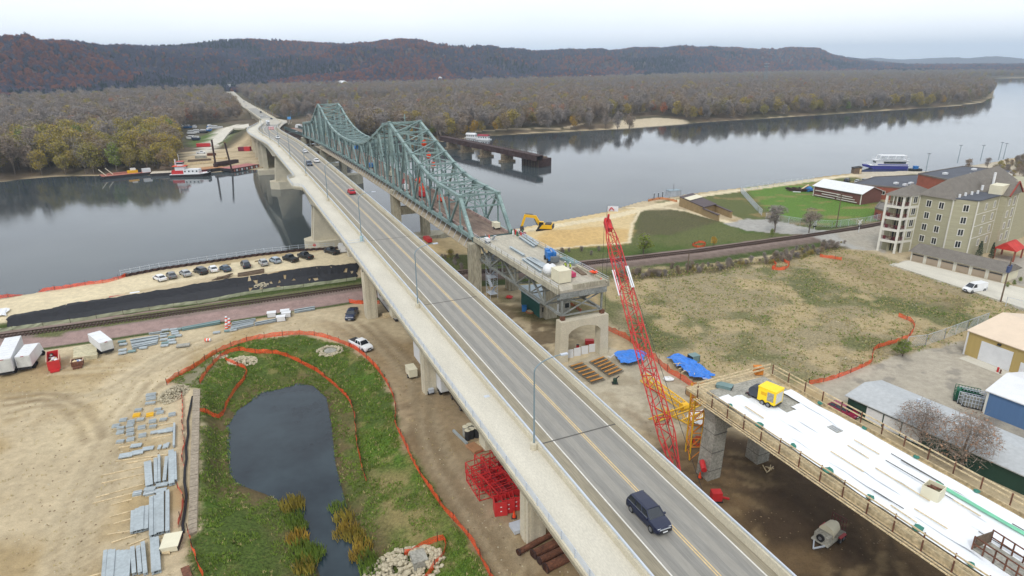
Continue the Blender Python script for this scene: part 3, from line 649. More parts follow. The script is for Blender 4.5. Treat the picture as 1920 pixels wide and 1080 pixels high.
m_deckr=mat('stripped_deck',sr(128,108,96,.75),.95,.22,.5,fine=3,stretch=(.3,2.0,1,-BA),c2=sr(140,122,108,.8))
part('stripped_deck',q,m_deckr,truss)
for k,n in enumerate((.9,8.65)):
    q=MB();q.loft([[B(t,TL(t)+n-.15,zb(t)+.2),B(t,TL(t)+n-.15,zb(t)+.75),B(t,TL(t)+n+.15,zb(t)+.75),B(t,TL(t)+n+.15,zb(t)+.2)] for t in nodes]);part('deck_kerb',q,mat('kerb_pinkish',sr(168,144,136,.8),.9,.3,.8,fine=2),truss)
# hanging work platform under the truss (pale plywood)
q=MB();q.loft([[B(t,TL(t)-1.4,zb(t)-2.3),B(t,TL(t)-1.4,zb(t)-2.1),B(t,TR(t)+1.4,zb(t)-2.1),B(t,TR(t)+1.4,zb(t)-2.3)] for t in nodes[:30]]);part('work_platform',q,mat('plywood_platform',sr(186,172,148,.8),.9,.16,.5,fine=3),truss)
for T,s in((TL,-1.35),(TR,1.35)):
    q=MB()
    for t in np.arange(132,350,3.6): q.beam(B(t,T(t)+s,zb(t)-2.2),B(t,T(t)+s*.2,zb(t)-.3),.09)
    o=part('platform_hanger',q,m_gal,truss)
# concrete piers of the truss bridge
for t in (129.5,196,329,396):
    z0=5.5 if t<150 else -4;w=1.15 if t<150 else 1.6
    for n in (TL(t)+.15,TR(t)-.15):
        q=MB();bbox(q,t-w,t+w,n-1.2,n+1.2,z0,zb(t)-1.0,tap=.0);bbox(q,t-w-.12,t+w+.12,n-.5,n+.5,z0,zb(t)-1.2);bbox(q,t-.4,t+.4,n-1.32,n+1.32,z0,zb(t)-1.2)
        part('pier_column',q,m_conc_w,truss)
    q=MB();bbox(q,t-.8,t+.8,TL(t)+1,TR(t)-1,zb(t)-9 if t>150 else zb(t)-6,zb(t)-6.5 if t>150 else zb(t)-4);part('pier_strut',q,m_conc_w,truss)
    if t>150:
        q=MB();q.prism([tuple(B(t-3.4,45,0))[:2],tuple(B(t+3.4,45,0))[:2],tuple(B(t+3.4,62.5,0))[:2],tuple(B(t,66.5,0))[:2],tuple(B(t-3.4,62.5,0))[:2]],-4,5.0);part('pier_footing',q,m_conc_w,truss)
# ornaments on peaks
for a in PKS: 
    m=(TL(a)+TR(a))/2;q=MB();q.beam(B(a,m,zt_(a)+.2),B(a,m,zt_(a)+2.4),.25);q.beam(B(a,m-.7,zt_(a)+1.4),B(a,m+.7,zt_(a)+1.4),.12);part('beacon',q,m_green,truss)
# ---------------------------------------------------------------- deck-truss approach span with frame pier
ap=thing('approach_span','concrete deck on an open steel truss ending in mid-air beside the red crane','bridge span',B(110,54,0))
za=lambda t:float(np.interp(t,[88,130],[20.4,20.3]))
A0,A1=90.0,129.2;AL=lambda t:49.9;AR=lambda t:59.3
def asl(n0,n1,z0,z1,a=A0,b=A1):
    return MB().hexa([B(a,n0,za(a)+z0),B(b,n0,za(b)+z0),B(b,n1,za(b)+z0),B(a,n1,za(a)+z0),B(a,n0,za(a)+z1),B(b,n0,za(b)+z1),B(b,n1,za(b)+z1),B(a,n1,za(a)+z1)])
m_adeck=mat('worn_deck_slab',sr(182,176,160,.85),.9,.14,.5,fine=4,stretch=(.3,1.6,1,-BA))
part('deck_slab',asl(49.6,59.6,-.45,0),m_adeck,ap)
for n0 in (49.35,59.35): part('kerb_beam',asl(n0,n0+.5,-.55,.4),m_conc_w,ap)
part('end_barrier',MB().hexa([B(A0-.1,52.5,20.4),B(A0+.35,52.5,20.4),B(A0+.35,58.9,20.4),B(A0-.1,58.9,20.4),B(A0-.1,52.5,21.2),B(A0+.35,52.5,21.2),B(A0+.35,58.9,21.2),B(A0-.1,58.9,21.2)]),m_conc_w,ap)
for T in (49.6,59.6):
    for z in (.75,1.15): part('guard_rail',MB().beam(B(A0,T,za(A0)+z),B(A1,T,za(A1)+z),.06),m_gal,ap)
    for t in np.arange(A0,A1,3.0): part('rail_post',MB().beam(B(t,T,za(t)+.4),B(t,T,za(t)+1.2),.12),m_conc_w,ap)
m_gr=mat('grey_truss_paint',sr(146,150,146,.75),.6,.22,.5,fine=3)
pn=[A0+.5+(A1-A0-1)/6*i for i in range(7)]
for T in (50.6,58.6):
    for i in range(6):
        a,b=pn[i],pn[i+1]
        tb('bottom_chord',B(a,T,15.6),B(b,T,15.6),.4,.4,m_gr,ap);tb('top_chord',B(a,T,19.6),B(b,T,19.6),.4,.5,m_gr,ap)
        tb('diagonal',B(a,T,15.6 if i%2 else 19.5),B(b,T,19.5 if i%2 else 15.6),.35,.3,m_gr,ap)
    for a in pn: tb('vertical',B(a,T,15.6),B(a,T,19.6),.28,.28,m_gr,ap)
for i,a in enumerate(pn):
    tb('floor_beam',B(a,50,19.2),B(a,59.2,19.2),.3,1.0,m_gr,ap);tb('cross_strut',B(a,50.6,15.6),B(a,58.6,15.6),.25,.25,m_gr,ap)
    tb('cross_brace',B(a,50.6,15.7),B(a,58.6,19),.2,.2,m_gr,ap);tb('cross_brace',B(a+.02,58.6,15.7),B(a+.02,50.6,19),.2,.2,m_gr,ap)
part('end_plate',MB().hexa([B(A0-.02,49.9,18.9),B(A0+.2,49.9,18.9),B(A0+.2,59.3,18.9),B(A0-.02,59.3,18.9),B(A0-.02,49.9,19.9),B(A0+.2,49.9,19.9),B(A0+.2,59.3,19.9),B(A0-.02,59.3,19.9)]),m_gr,ap)
# portal pier with arched opening
fr=MB();ns=[];
for i in range(13):
    k=i/12;n=51.45+k*6.5;ns.append((n,12.3+1.2*math.sin(math.pi*min(1,max(0,k)))**.6))
outl=[(49.9,14.8)]+[(49.6,6.0),(51.4,6.0)]+ns+[(58.0,6.0),(59.8,6.0),(59.5,14.8)]
def npr(mb,ol,t0,t1):
    n=len(ol);P=[B(t0,a,z) for a,z in ol]+[B(t1,a,z) for a,z in ol]
    return mb.add(P,[tuple(range(n)),tuple(range(n,2*n))[::-1]]+[(i,n+i,n+(i+1)%n,(i+1)%n) for i in range(n)])
npr(fr,outl,89.4,91.2);part('portal_pier',fr,m_conc,ap)
for n in (50.7,58.7): part('bearing',MB().beam(B(90.4,n,14.8),B(90.4,n,15.5),.7),m_rust,ap)
q=MB();bbox(q,109,110.5,57.2,59.8,6,15.3);part('pier_column',q,m_conc_w,ap);q=MB();bbox(q,109,110.5,49.8,52,6,15.3)
# ---------------------------------------------------------------- scaffold stair tower
sc=thing('scaffold_stair_tower','grey scaffold stair tower standing against the truss bridge pier','scaffold',B(126.6,52.0,7))
c0=B(125.6,52.3,7)
for i in range(2):
    for j in range(2):
        p=B(125+i*2.4,51.5+j*1.8,7);part('standard',MB().tube(p,p+Vector((0,0,13.4)),.05,6),m_gal,sc)
for k in range(7):
    z=8+k*1.95
    part('landing',MB().hexa([B(125,51.5,z),B(127.4,51.5,z),B(127.4,53.3,z),B(125,53.3,z)]+[B(125,51.5,z+.08),B(127.4,51.5,z+.08),B(127.4,53.3,z+.08),B(125,53.3,z+.08)]) if k%2==0 else MB().beam(B(125,51.5,z),B(127.4,53.3,z),.08),m_gal,sc)
    q=MB();n=51.9 if k%2 else 52.9;q.beam(B(125 if k%2 else 127.4,n,z),B(127.4 if k%2 else 125,n,z+1.95),.55,.12);part('stair_flight',q,m_gal,sc)
    q=MB()
    for dz in(.5,1.):
        q.beam(B(125,51.5,z+dz),B(127.4,51.5,z+dz),.05);q.beam(B(125,53.3,z+dz),B(127.4,53.3,z+dz),.05);q.beam(B(125,51.5,z+dz),B(125,53.3,z+dz),.05)
    q.beam(B(125,51.5,z),B(127.4,51.5,z+1.9),.05);q.beam(B(125,53.3,z),B(125,51.5,z+1.9),.05)
    part('guard_rails',q,m_gal,sc)
# ---------------------------------------------------------------- bridge under construction
nb=thing('unfinished_bridge_deck','unfinished bridge deck under white curing sheets with timber railings on concrete columns','bridge span',B(30,56,0))
E0,E1=-30.0,54.2;NLf,NRf=51.0,60.4
zn_=lambda t:float(np.interp(t,[-30,56],[17.6,18.6]))
m_ply=mat('formwork_plywood',sr(196,178,142,.82),.9,.25,.6,fine=3)
def nsl(n0,n1,z0,z1,a=E0,b=E1):
    return MB().hexa([B(a,n0,zn_(a)+z0),B(b,n0,zn_(b)+z0),B(b,n1,zn_(b)+z0),B(a,n1,zn_(a)+z0),B(a,n0,zn_(a)+z1),B(b,n0,zn_(b)+z1),B(b,n1,zn_(b)+z1),B(a,n1,zn_(a)+z1)])
part('formwork_deck',nsl(NLf-1.2,NRf+1.2,-.5,-.25),m_ply,nb)
part('deck_slab',nsl(NLf,NRf,-.25,.0),m_conc_g,nb)
for n in (51.4,53.6,55.8,58,60.1): part('girder',nsl(n-.3,n+.3,-2.1,-.5),m_conc_g,nb)
for n in (NLf-1.2,NRf+1.2):
    sg=-1 if n<55 else 1
    part('edge_form',nsl(n-.06,n+.06,-.25,.12),m_ply,nb)
    for z in (.75,1.25): part('hand_rail',MB().beam(B(E0,n+sg*.3,zn_(E0)+z),B(E1,n+sg*.3,zn_(E1)+z),.07,.14),m_wood,nb)
    for k in range(3): part('timber_ledger',MB().beam(B(E0,n+sg*(.05+.35*k),zn_(E0)-.55-.02*k),B(E1,n+sg*(.05+.35*k),zn_(E1)-.55-.02*k),.12,.1),m_wood,nb)
    pmh=None
    for t in np.arange(E0+1,E1+.1,2.6):
        pmh=pmh or mesh('rail_post',MB().beam((0,0,-.7),(0,0,1.35),.1),m_rust);link('rail_post',pmh,nb,B(t,n+sg*.22,zn_(t))-nb.location)
    for t in np.arange(E0+1,E1,1.3):
        part('bracket',MB().beam(B(t,n+sg*.9,zn_(t)-.5),B(t,n-sg*1.6,zn_(t)-1.9),.08,.14),m_wood,nb) if t>5 else None
for z in (.75,1.25): part('end_rail',MB().beam(B(E1+.4,NLf-1.3,zn_(E1)+z),B(E1+.4,NRf+1.3,zn_(E1)+z),.09,.2),m_wood,nb)
q=MB();bbox(q,E1,E1+2.2,NLf-1.4,NRf+1.4,zn_(E1)-.5,zn_(E1)-.2);part('end_platform',q,m_ply,nb)
def ncol(t,n0,n1):
    q=MB();
    q.hexa([B(t-1.1,n0-.5,5.8),B(t+1.1,n0-.5,5.8),B(t+1.1,n1-.5,5.8),B(t-1.1,n1-.5,5.8),B(t-1.0,n0,16),B(t+1.0,n0,16),B(t+1.0,n1,16),B(t-1.0,n1,16)])
    part('pier_column',q,m_conc_g,nb)
    for z in (8.4,11,13.6): 
        k=(z-5.8)/10.2*.5-.5;q=MB();q.hexa([B(t-1.12,n0+k-.02,z),B(t+1.12,n0+k-.02,z),B(t+1.12,n1+k+.02,z),B(t-1.12,n1+k+.02,z),B(t-1.1,n0+k-.01,z+.06),B(t+1.1,n0+k-.01,z+.06),B(t+1.1,n1+k+.01,z+.06),B(t-1.1,n1+k+.01,z+.06)]);part('pour_joint',q,m_tar,nb)
for t in (53,14,-24):
    ncol(t,51.0,53.0);ncol(t,59.2,61.2)
    q=MB();q.hexa([B(t-.95,51.2,14.0),B(t+.95,51.2,14.0),B(t+.95,61.2,14.0),B(t-.95,61.2,14.0),B(t-.95,50.6,16.45),B(t+.95,50.6,16.45),B(t+.95,61.6,16.45),B(t-.95,61.6,16.45)]);part('pier_cap',q,m_conc_g,nb)
# curing sheets, slightly rumpled, each strip a thing lying on the deck
m_sheet=mat('curing_sheet',sr(236,240,244,.9),.6,.03,.6)
def sheet(t0,t1,n0,n1,seed,label,m=m_sheet,z=.03,am=.10,name='curing_sheet',cat='sheet',grp='white curing sheets on the new deck',ragged=.3,zf=None):
    rr=random.Random(seed);nt_=max(4,int((t1-t0)/.55));nn_=max(4,int((n1-n0)/.32));off=rr.random()*50
    T,N2=np.meshgrid(np.linspace(0,1,nt_),np.linspace(0,1,nn_));v=[];f=[]
    e0=(fb(np.linspace(0,1,nt_)*8+off,np.zeros(nt_)+off)-.5)*ragged*2;e1=(fb(np.linspace(0,1,nt_)*8+off+30,np.zeros(nt_)+off)-.5)*ragged*2
    for j in range(nn_):
        for i in range(nt_):
            t=t0+(t1-t0)*i/(nt_-1);n=(n0+e0[i])*(1-j/(nn_-1))+(n1+e1[i])*(j/(nn_-1))
            h=float(fb(np.array(t*.35+off),np.array(n*2.2+off),3))**2*am*2.2
            zz=zf(t,n) if zf else zn_(t);v.append(B(t,n,zz+z+h))
    for j in range(nn_-1):
        for i in range(nt_-1):
            a=j*nt_+i;f.append((a,a+nt_,a+nt_+1,a+1))
    mb=MB();mb.add(v,f);return single(name,mb,m,label,cat,grp,smooth=True)
lay=[(-30,52.3,50.9,52.5,'white curing sheet along the left edge of the new deck'),(-30,51.6,52.4,54.1,'white curing sheet, second from the left edge'),(-30,50.5,54.0,55.9,'white curing sheet passing the yellow heater on its left'),(-30,46.2,55.8,57.5,'white curing sheet behind the yellow heater'),(-30,47,57.4,59.0,'white curing sheet right of the yellow heater, reaching past it'),(-30,50,58.9,60.5,'white curing sheet along the right edge of the new deck')]
for i,(a,b,c,d,l) in enumerate(lay): sheet(a,b,c-.12,d+.16,10+i,l,z=.03+.012*i,ragged=.3 if i<5 else .7,am=.14)
# ---------------------------------------------------------------- trees
def veg(name,c,c2,pos=.02,var=.3,rough=.9):
    m=bpy.data.materials.new(name);m.use_nodes=True;t=m.node_tree;b=t.nodes['Principled BSDF'];l=t.links.new
    b.inputs['Roughness'].default_value=rough;b.inputs['Specular IOR Level'].default_value=.15
    o=N_(t,'ShaderNodeObjectInfo');g=N_(t,'ShaderNodeNewGeometry')
    n=N_(t,'ShaderNodeTexNoise',i_Scale=pos,i_Detail=3.);l(g.outputs['Position'],n.inputs['Vector'])
    a=N_(t,'ShaderNodeMath',operation='ADD');l(o.outputs['Random'],a.inputs[0]);l(n.outputs['Fac'],a.inputs[1])
    h=N_(t,'ShaderNodeMapRange',i_From_Min=.35,i_From_Max=1.25);l(a.outputs[0],h.inputs[0])
    x=N_(t,'ShaderNodeMix',data_type='RGBA');x.inputs[6].default_value=(*c,1);x.inputs[7].default_value=(*c2,1);l(h.outputs[0],x.inputs[0])
    n2=N_(t,'ShaderNodeTexNoise',i_Scale=.7,i_Detail=3.);l(g.outputs['Position'],n2.inputs['Vector'])
    r=N_(t,'ShaderNodeMapRange',i_From_Min=.3,i_From_Max=.7,i_To_Min=1-var,i_To_Max=1+var);l(n2.outputs['Fac'],r.inputs[0])
    y=N_(t,'ShaderNodeMix',data_type='RGBA',blend_type='MULTIPLY');y.inputs[0].default_value=1;l(x.outputs[2],y.inputs[6]);l(r.outputs[0],y.inputs[7]);l(y.outputs[2],b.inputs['Base Color'])
    return m
m_bark=mat('bark',sr(120,108,96,.75),.95,.3,1.5)
m_twig=veg('twigs',sr(156,138,118,.84),sr(150,142,136,.84))
LEAF={'bare':None,'olive':veg('olive_leaves',sr(142,140,70,.88),sr(176,156,72,.88),.05),'green':veg('green_leaves',sr(96,120,54,.85),sr(132,146,62,.85)),
 'rust':veg('rust_leaves',sr(190,104,56,.9),sr(168,108,70,.9)),'yellow':veg('yellow_leaves',sr(206,164,36,.85),sr(186,150,50,.85)),'pine':veg('pine_needles',sr(62,84,64,.75),sr(78,98,72,.75)),'sparse':veg('brown_leaves',sr(182,142,116,.88),sr(168,138,116,.88)),'tan':veg('tan_leaves',sr(150,124,84,.8),sr(138,128,76,.8))}
def crown(kind,seed,H=17.,Wd=6.,nt=520,nl=520,low=.22,tw=.11,ls=.55):
    r=random.Random(seed);v=[];f=[];mi=[]
    tk=MB()
    def tri(c,s,a,m):
        o=len(v);d=Vector((r.gauss(0,1),r.gauss(0,1),r.gauss(0,.8))).normalized();e=Vector((r.gauss(0,1),r.gauss(0,1),r.gauss(0,1))).cross(d).normalized()
        v.extend([c-d*s*.5-e*a*.5,c-d*s*.5+e*a*.5,c+d*s*.5+e*a*.3,c+d*s*.5-e*a*.3]);f.append((o,o+1,o+2,o+3));mi.append(m)
    lob=[]
    for i in range(9):
        a=r.random()*6.283;q=r.random()**.6*Wd*.55;z=H*(low+.15+(.95-low-.28)*r.random());lob.append((Vector((math.cos(a)*q,math.sin(a)*q,z)),Wd*(.32+.2*r.random())))
    lob.append((Vector((0,0,H*.84)),Wd*.4))
    if kind in('pine','hpine'): lob=[(Vector((0,0,H*(.2+.72*i/7))),Wd*.62*(1-i/8.2)+.3) for i in range(8)]
    for c,q in lob:   # limbs
        tk.path([Vector((0,0,H*.2)),Vector((c.x*.35,c.y*.35,(c.z+H*.2)*.45)),c],.16 if kind!='sparse' else .07,3,.03)
        for k in range(7):
            d=Vector((r.gauss(0,1),r.gauss(0,1),r.gauss(.45,1))).normalized()*q*.95;tk.tube(c,c+d,.07 if kind!='sparse' else .03,3,.012,cap=False)
    o=len(v);v+= [Vector(a) for a in tk.v];f+=[tuple(i+o for i in q) for q in tk.f];mi+=[0]*len(tk.f)
    for i in range(nt):
        c,q=lob[r.randrange(len(lob))];d=Vector((r.gauss(0,1),r.gauss(0,1),r.gauss(.15,.9)));d=d.normalized()*q*(.45+.62*r.random()**.6)
        tri(c+d,.9+1.2*r.random(),tw*(.6+r.random()*.9),0)
    if kind not in('bare','hbare'):
        for i in range(nl):
            c,q=lob[r.randrange(len(lob))];d=Vector((r.gauss(0,1),r.gauss(0,1),r.gauss(.1,.85))).normalized()*q*(.4+.7*r.random()**.5)
            tri(c+d,ls*(.7+.7*r.random()),ls*(.6+.6*r.random()),1)
    me=bpy.data.meshes.new('crown');me.from_pydata([tuple(q) for q in v],[],f);me.materials.append(m_twigh if kind[0]=='h' else m_twig)
    if kind not in('bare','hbare'):me.materials.append(LEAF[kind])
    me.polygons.foreach_set('material_index',mi);me.update();return me
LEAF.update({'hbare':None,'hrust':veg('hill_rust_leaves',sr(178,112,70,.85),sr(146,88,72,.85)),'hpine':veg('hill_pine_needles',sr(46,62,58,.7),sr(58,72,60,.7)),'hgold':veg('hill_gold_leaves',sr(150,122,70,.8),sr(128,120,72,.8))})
m_twigh=veg('hazed_hill_twigs',sr(108,104,124,.78),sr(92,92,114,.76))  # bare hillside twigs, with the blue of distant haze mixed into their colour
def trunkm(H=17.,r0=.32):
    q=MB();q.path([Vector((0,0,-.6)),Vector((.1,.05,H*.2)),Vector((-.1,.1,H*.42)),Vector((.15,0,H*.7))],r0,6,.08);return mesh('trunk',q,m_bark)
TP={}
spec=[('bare',1,17,6.2,950,0),('bare',2,19,6.6,1050,0),('bare',3,15,5.6,900,0),('bare',4,18,5.4,950,0),('olive',5,16,6.0,420,1700),('olive',6,14,5.6,420,1500),('green',7,15,5.6,300,1500),('rust',8,15,5.8,420,800),('yellow',9,13,5,200,1100),('pine',10,15,4,80,900),('tan',11,16,6,500,620),('sparse',17,11,6,1500,600),('hbare',12,17,6.2,900,0),('hbare',13,15,6.0,900,0),('hrust',14,15,6,300,900),('hpine',15,17,4.5,60,900),('hgold',16,15,6,400,600)]
for k,sd_,H,w_,a_,b_ in spec:
    TP.setdefault(k,[]).append((crown(k,sd_,H,w_,a_,b_,low=.22 if 'pine' not in k else .08,tw=.20 if k in('bare','hbare') else .05 if k=='sparse' else .15,ls=.62 if k[0]=='h' else .24 if k=='sparse' else .46),trunkm(H)))
def project(p):
    d=Vector(p)-Vector((0,0,CZ));z=d.dot(fw);return (960+F*d.dot(rt)/z,540-F*d.dot(up)/z,z) if z>1 else (9e9,9e9,z)
def hgt(x,y): return height(np.array([x*1.]),np.array([y*1.]))[0]
treeobj={}
def tree(name,kind,i,loc,s,rz,label,group,cat='tree'):
    cm,tm=TP[kind][i%len(TP[kind])]
    o=thing(name,label,cat,loc,rz,group);o.scale=(s,s,s*R.uniform(.92,1.1))
    link('trunk',tm,o);c=link('crown',cm,o);treeobj.setdefault((kind,i%len(TP[kind])),c);return o
CLEAR=[poly([(328,326),(338,262),(350,237),(400,232),(450,227),(500,229),(600,216),(640,226),(600,260),(560,330),(420,340)],2.6),
       poly([(1085,250),(1120,232),(1160,222),(1235,217),(1295,228),(1300,240),(1200,246)],2.0)]
def ok(x,y):
    df=sdist(FAR,x,y);dc=sdist(CH,x,y);m=(df>3.5)&(dc<-1)
    for P in CLEAR: m&=~inside(P,x,y)
    m&=dline(np.array([tuple(B(t_,n_,0))[:2] for t_,n_ in ((640,46),(850,47))]+[p[:2] for p in EMB3]),x,y)>17
    m&=dline(poly([(880,248),(960,243),(1060,240),(1100,232)],2.),x,y)>5
    return m
pr=np.random.RandomState(11);PX=[];PY=[]
d=400.
while d<3900:
    s=7.0+(d-400)/170;na=int(1.6*d/s);a=(np.arange(na)+pr.rand(na)*.9)/na*1.6-.8+0
    PX.append(np.sin(a)*(d+(pr.rand(na)-.5)*s));PY.append(np.cos(a)*(d+(pr.rand(na)-.5)*s));d+=s*.9
PX=np.concatenate(PX);PY=np.concatenate(PY)
dd=np.hypot(PX,PY);uu=960+F*np.array([ (x*rt.x+y*rt.y-(-57)*0)/(x*fw.x+y*fw.y+55*abs(fw.z)) for x,y in zip(PX,PY)])
rbm=np.interp(uu,us,rb);k=ok(PX,PY)&(dd<rbm+60)&(uu>-160)&(uu<2080)
# thin the opening behind the sand bar
PX=PX[k];PY=PY[k];dd=dd[k];uu=uu[k];PZ=height(PX,PY)
edge=sdist(FAR,PX,PY);pn_=fb(PX/70,PY/70,3);pn2=fb(PX/40+20,PY/40+3,3)
kinds=[]
for i in range(len(PX)):
    q=pr.rand();k='bare'
    if uu[i]<352 and dd[i]<575: k='olive' if (uu[i]>75 and q<.68) or q<.3 else ('yellow' if q>.965 else ('green' if q>.86 else 'tan' if q>.7 else 'bare'))
    elif edge[i]<32 and uu[i]>700: k='olive' if q<.22*(1.6 if pn_[i]>.5 else .6) else 'yellow' if q<.27 else 'tan' if q<.5 else 'green' if q<.54 else 'bare'
    else: k='olive' if q<.05+.12*(pn_[i]>.58) else 'tan' if q<.32+.25*(pn2[i]>.52) else 'rust' if q<.38+.2*(pn2[i]>.55) else 'bare'
    if uu[i]>1750 and dd[i]<1500 and q<.5:k='yellow' if q<.08 else 'tan'
    kinds.append(k)
order=np.argsort(dd);nind=0;used=set()
inview=[i for i in order if -60<uu[i]<1980][:280]
for i in inview:
    k=kinds[i];u=uu[i]
    rw='front row' if edge[i]<13 else 'second row' if edge[i]<24 else 'back rows';sc3=['near the photo edge','left of the red deck barge','above the red deck barge','beside the work yard'][min(3,max(0,int((u+10)//95)))]
    word={'bare':'leafless grey-brown','olive':'olive-green','green':'dull green','rust':'rusty brown','yellow':'bright yellow','tan':'thin tan-leaved','pine':'dark evergreen'}[k]
    if u<380: lb=f'{word} tree, left far bank, {rw}, {sc3}';gp='trees on the left far bank'
    elif u<900: lb=f'{word} tree behind the truss bridge, {rw}';gp='trees behind the truss bridge'
    else: lb=f'{word} tree on far bank right of the truss bridge, {rw}';gp='trees on the right far bank'
    tree('riverside_tree',k,i,(PX[i],PY[i],PZ[i]),R.uniform(.78,1.28),R.uniform(0,6.28),lb,gp)
    used.add(i)
# two shrubs and trees on the near side are placed below; the rest of the wood is one mass per kind
def scatter(name,crown_obj,pts,sc,rz):
    me=bpy.data.meshes.new(name);me.from_pydata([tuple(p) for p in pts],[],[])
    a=me.attributes.new('sc','FLOAT','POINT');a.data.foreach_set('value',np.array(sc,np.float32));a=me.attributes.new('rz','FLOAT','POINT');a.data.foreach_set('value',np.array(rz,np.float32))
    o=link(name,me);o['kind']='stuff'
    ng=bpy.data.node_groups.new(name,'GeometryNodeTree');ng.interface.new_socket('Geometry',in_out='INPUT',socket_type='NodeSocketGeometry');ng.interface.new_socket('Geometry',in_out='OUTPUT',socket_type='NodeSocketGeometry')
    gi=ng.nodes.new('NodeGroupInput');go=ng.nodes.new('NodeGroupOutput');ip=ng.nodes.new('GeometryNodeInstanceOnPoints');oi=ng.nodes.new('GeometryNodeObjectInfo');oi.inputs['Object'].default_value=crown_obj;oi.inputs['As Instance'].default_value=True
    s=ng.nodes.new('GeometryNodeInputNamedAttribute');s.data_type='FLOAT';s.inputs[0].default_value='sc'
    r=ng.nodes.new('GeometryNodeInputNamedAttribute');r.data_type='FLOAT';r.inputs[0].default_value='rz';cx=ng.nodes.new('ShaderNodeCombineXYZ')
    l=ng.links.new;l(gi.outputs[0],ip.inputs['Points']);l(oi.outputs['Geometry'],ip.inputs['Instance']);l(s.outputs[0],ip.inputs['Scale']);l(r.outputs[0],cx.inputs['Z']);l(cx.outputs[0],ip.inputs['Rotation']);l(ip.outputs[0],go.inputs[0])
    o.modifiers.new('scatter','NODES').node_group=ng;return o
# hill forest points
HA=[];cand=[]
na,ns_=HX.shape;cnt=0
ii=pr.randint(0,na-1,75000);jj=pr.randint(0,34,75000);fi=pr.rand(75000);fj=pr.rand(75000)
def bil(A): return (A[ii,jj]*(1-fi)*(1-fj)+A[ii+1,jj]*fi*(1-fj)+A[ii,jj+1]*(1-fi)*fj+A[ii+1,jj+1]*fi*fj)
hx=bil(HX);hy=bil(HY);hz_=bil(HZ);hd=np.hypot(hx,hy)
n1=fb(hx/330,hy/330,4);n2=fb(hx/90+40,hy/90,4);n3=fb(hx/300+9,hy/300+77,3)
hk=[]
for i in range(len(hx)):
    q=pr.rand();k='hbare'
    if n1[i]+.25*(n2[i]-.5)>.46 and q<.6:k='hrust'
    elif n3[i]>.55 and q<.6:k='hpine'
    elif q<.13:k='hrust'
    elif q<.2:k='hgold'
    elif q<.26:k='hpine'
    hk.append(k)
allx=np.concatenate([PX,hx]);ally=np.concatenate([PY,hy]);allz=np.concatenate([PZ,hz_-.5]);allk=kinds+hk;isl_=np.arange(len(allx))
sc_=np.concatenate([pr.uniform(.72,1.3,len(PX))*(1+.02*(dd>900)),pr.uniform(.75,1.05,len(hx))*(1+np.clip((hd-2000)/4000,0,.6))])
B_={}
for i in range(len(allx)):
    if i in used:continue
    v_=TP[allk[i]];B_.setdefault((allk[i],i%len(v_),i>=len(PX)),[]).append(i)
for (k,j,h),ix in B_.items():
    c=treeobj.get((k,j))
    if c is None:
        q_=ix[len(ix)//2];t0=tree('woodland_tree',k,j,(float(allx[q_]),float(ally[q_]),float(allz[q_])),1,0,{'pine':'dark evergreen tree inside the floodplain wood','hpine':'dark evergreen tree on the wooded hillside','hbare':'leafless tree on the wooded hillside','hrust':'rust-coloured tree on the wooded hillside','hgold':'dull gold tree on the wooded hillside'}.get(k,'tree with a few leaves inside the wood'),'trees inside the woods');c=treeobj[(k,j)]
    scatter('hillside_woodland' if h else 'floodplain_woodland',c,[(allx[i],ally[i],allz[i]) for i in ix],[sc_[i] for i in ix],pr.uniform(0,6.28,len(ix)))
# ---------------------------------------------------------------- vehicles (local axes: x forward)
def paint(n,c): return mat('car_paint_'+n,sr(*c,.85),.28,.05,1.,spec=.6)
m_tyre=mat('tyre_rubber',sr(34,34,36,.8),.85,.1,2);m_rim=mat('wheel_rim',sr(150,152,156,.8),.4,.1,2,metal=.6)
m_lampw=mat('headlight_glass',sr(226,230,234,.85),.2,.05,1);m_lampr=mat('tail_light',sr(170,24,28,.8),.3,.05,1);m_dk=mat('dark_trim',sr(44,44,46,.8),.7,.1,1);m_int=mat('dark_interior',sr(60,58,56,.7),.8,.1,1)
m_chr=mat('chrome_trim',sr(206,210,214,.85),.2,.05,1,metal=.7)
KD={'sedan':dict(L=4.75,W=1.82,H=1.44,belt=.92,hood=.84,tail=.96,x=(-2.0,-1.25,.35,1.1)),
    'suv':dict(L=4.9,W=1.92,H=1.72,belt=1.06,hood=.98,tail=1.06,x=(-2.36,-2.0,.45,1.2)),
    'hatch':dict(L=4.4,W=1.8,H=1.56,belt=.98,hood=.88,tail=1.0,x=(-2.1,-1.5,.35,1.15)),
    'pickup':dict(L=5.7,W=1.95,H=1.84,belt=1.14,hood=1.1,tail=1.14,x=(-.62,-.42,.85,1.45)),
    'van':dict(L=5.6,W=2.0,H=2.08,belt=1.2,hood=1.12,tail=1.3,x=(-2.75,-2.7,1.1,1.95))}
wheel_cache={}
def wheel(par,x,y,r=.34,w=.24,far=False):
    k=(round(r,2),y>0)
    if k not in wheel_cache:
        s=1 if y>0 else -1
        wheel_cache[k]=(mesh('wheel',MB().tube((0,-w/2,0),(0,w/2,0),r,14),m_tyre),mesh('rim',MB().tube((0,s*w*.42,0),(0,s*(w/2+.012),0),r*.62,10),m_rim))
    a,b=wheel_cache[k];o=link('wheel',a,par,(x,y,r));link('rim',b,o)
PROT={}
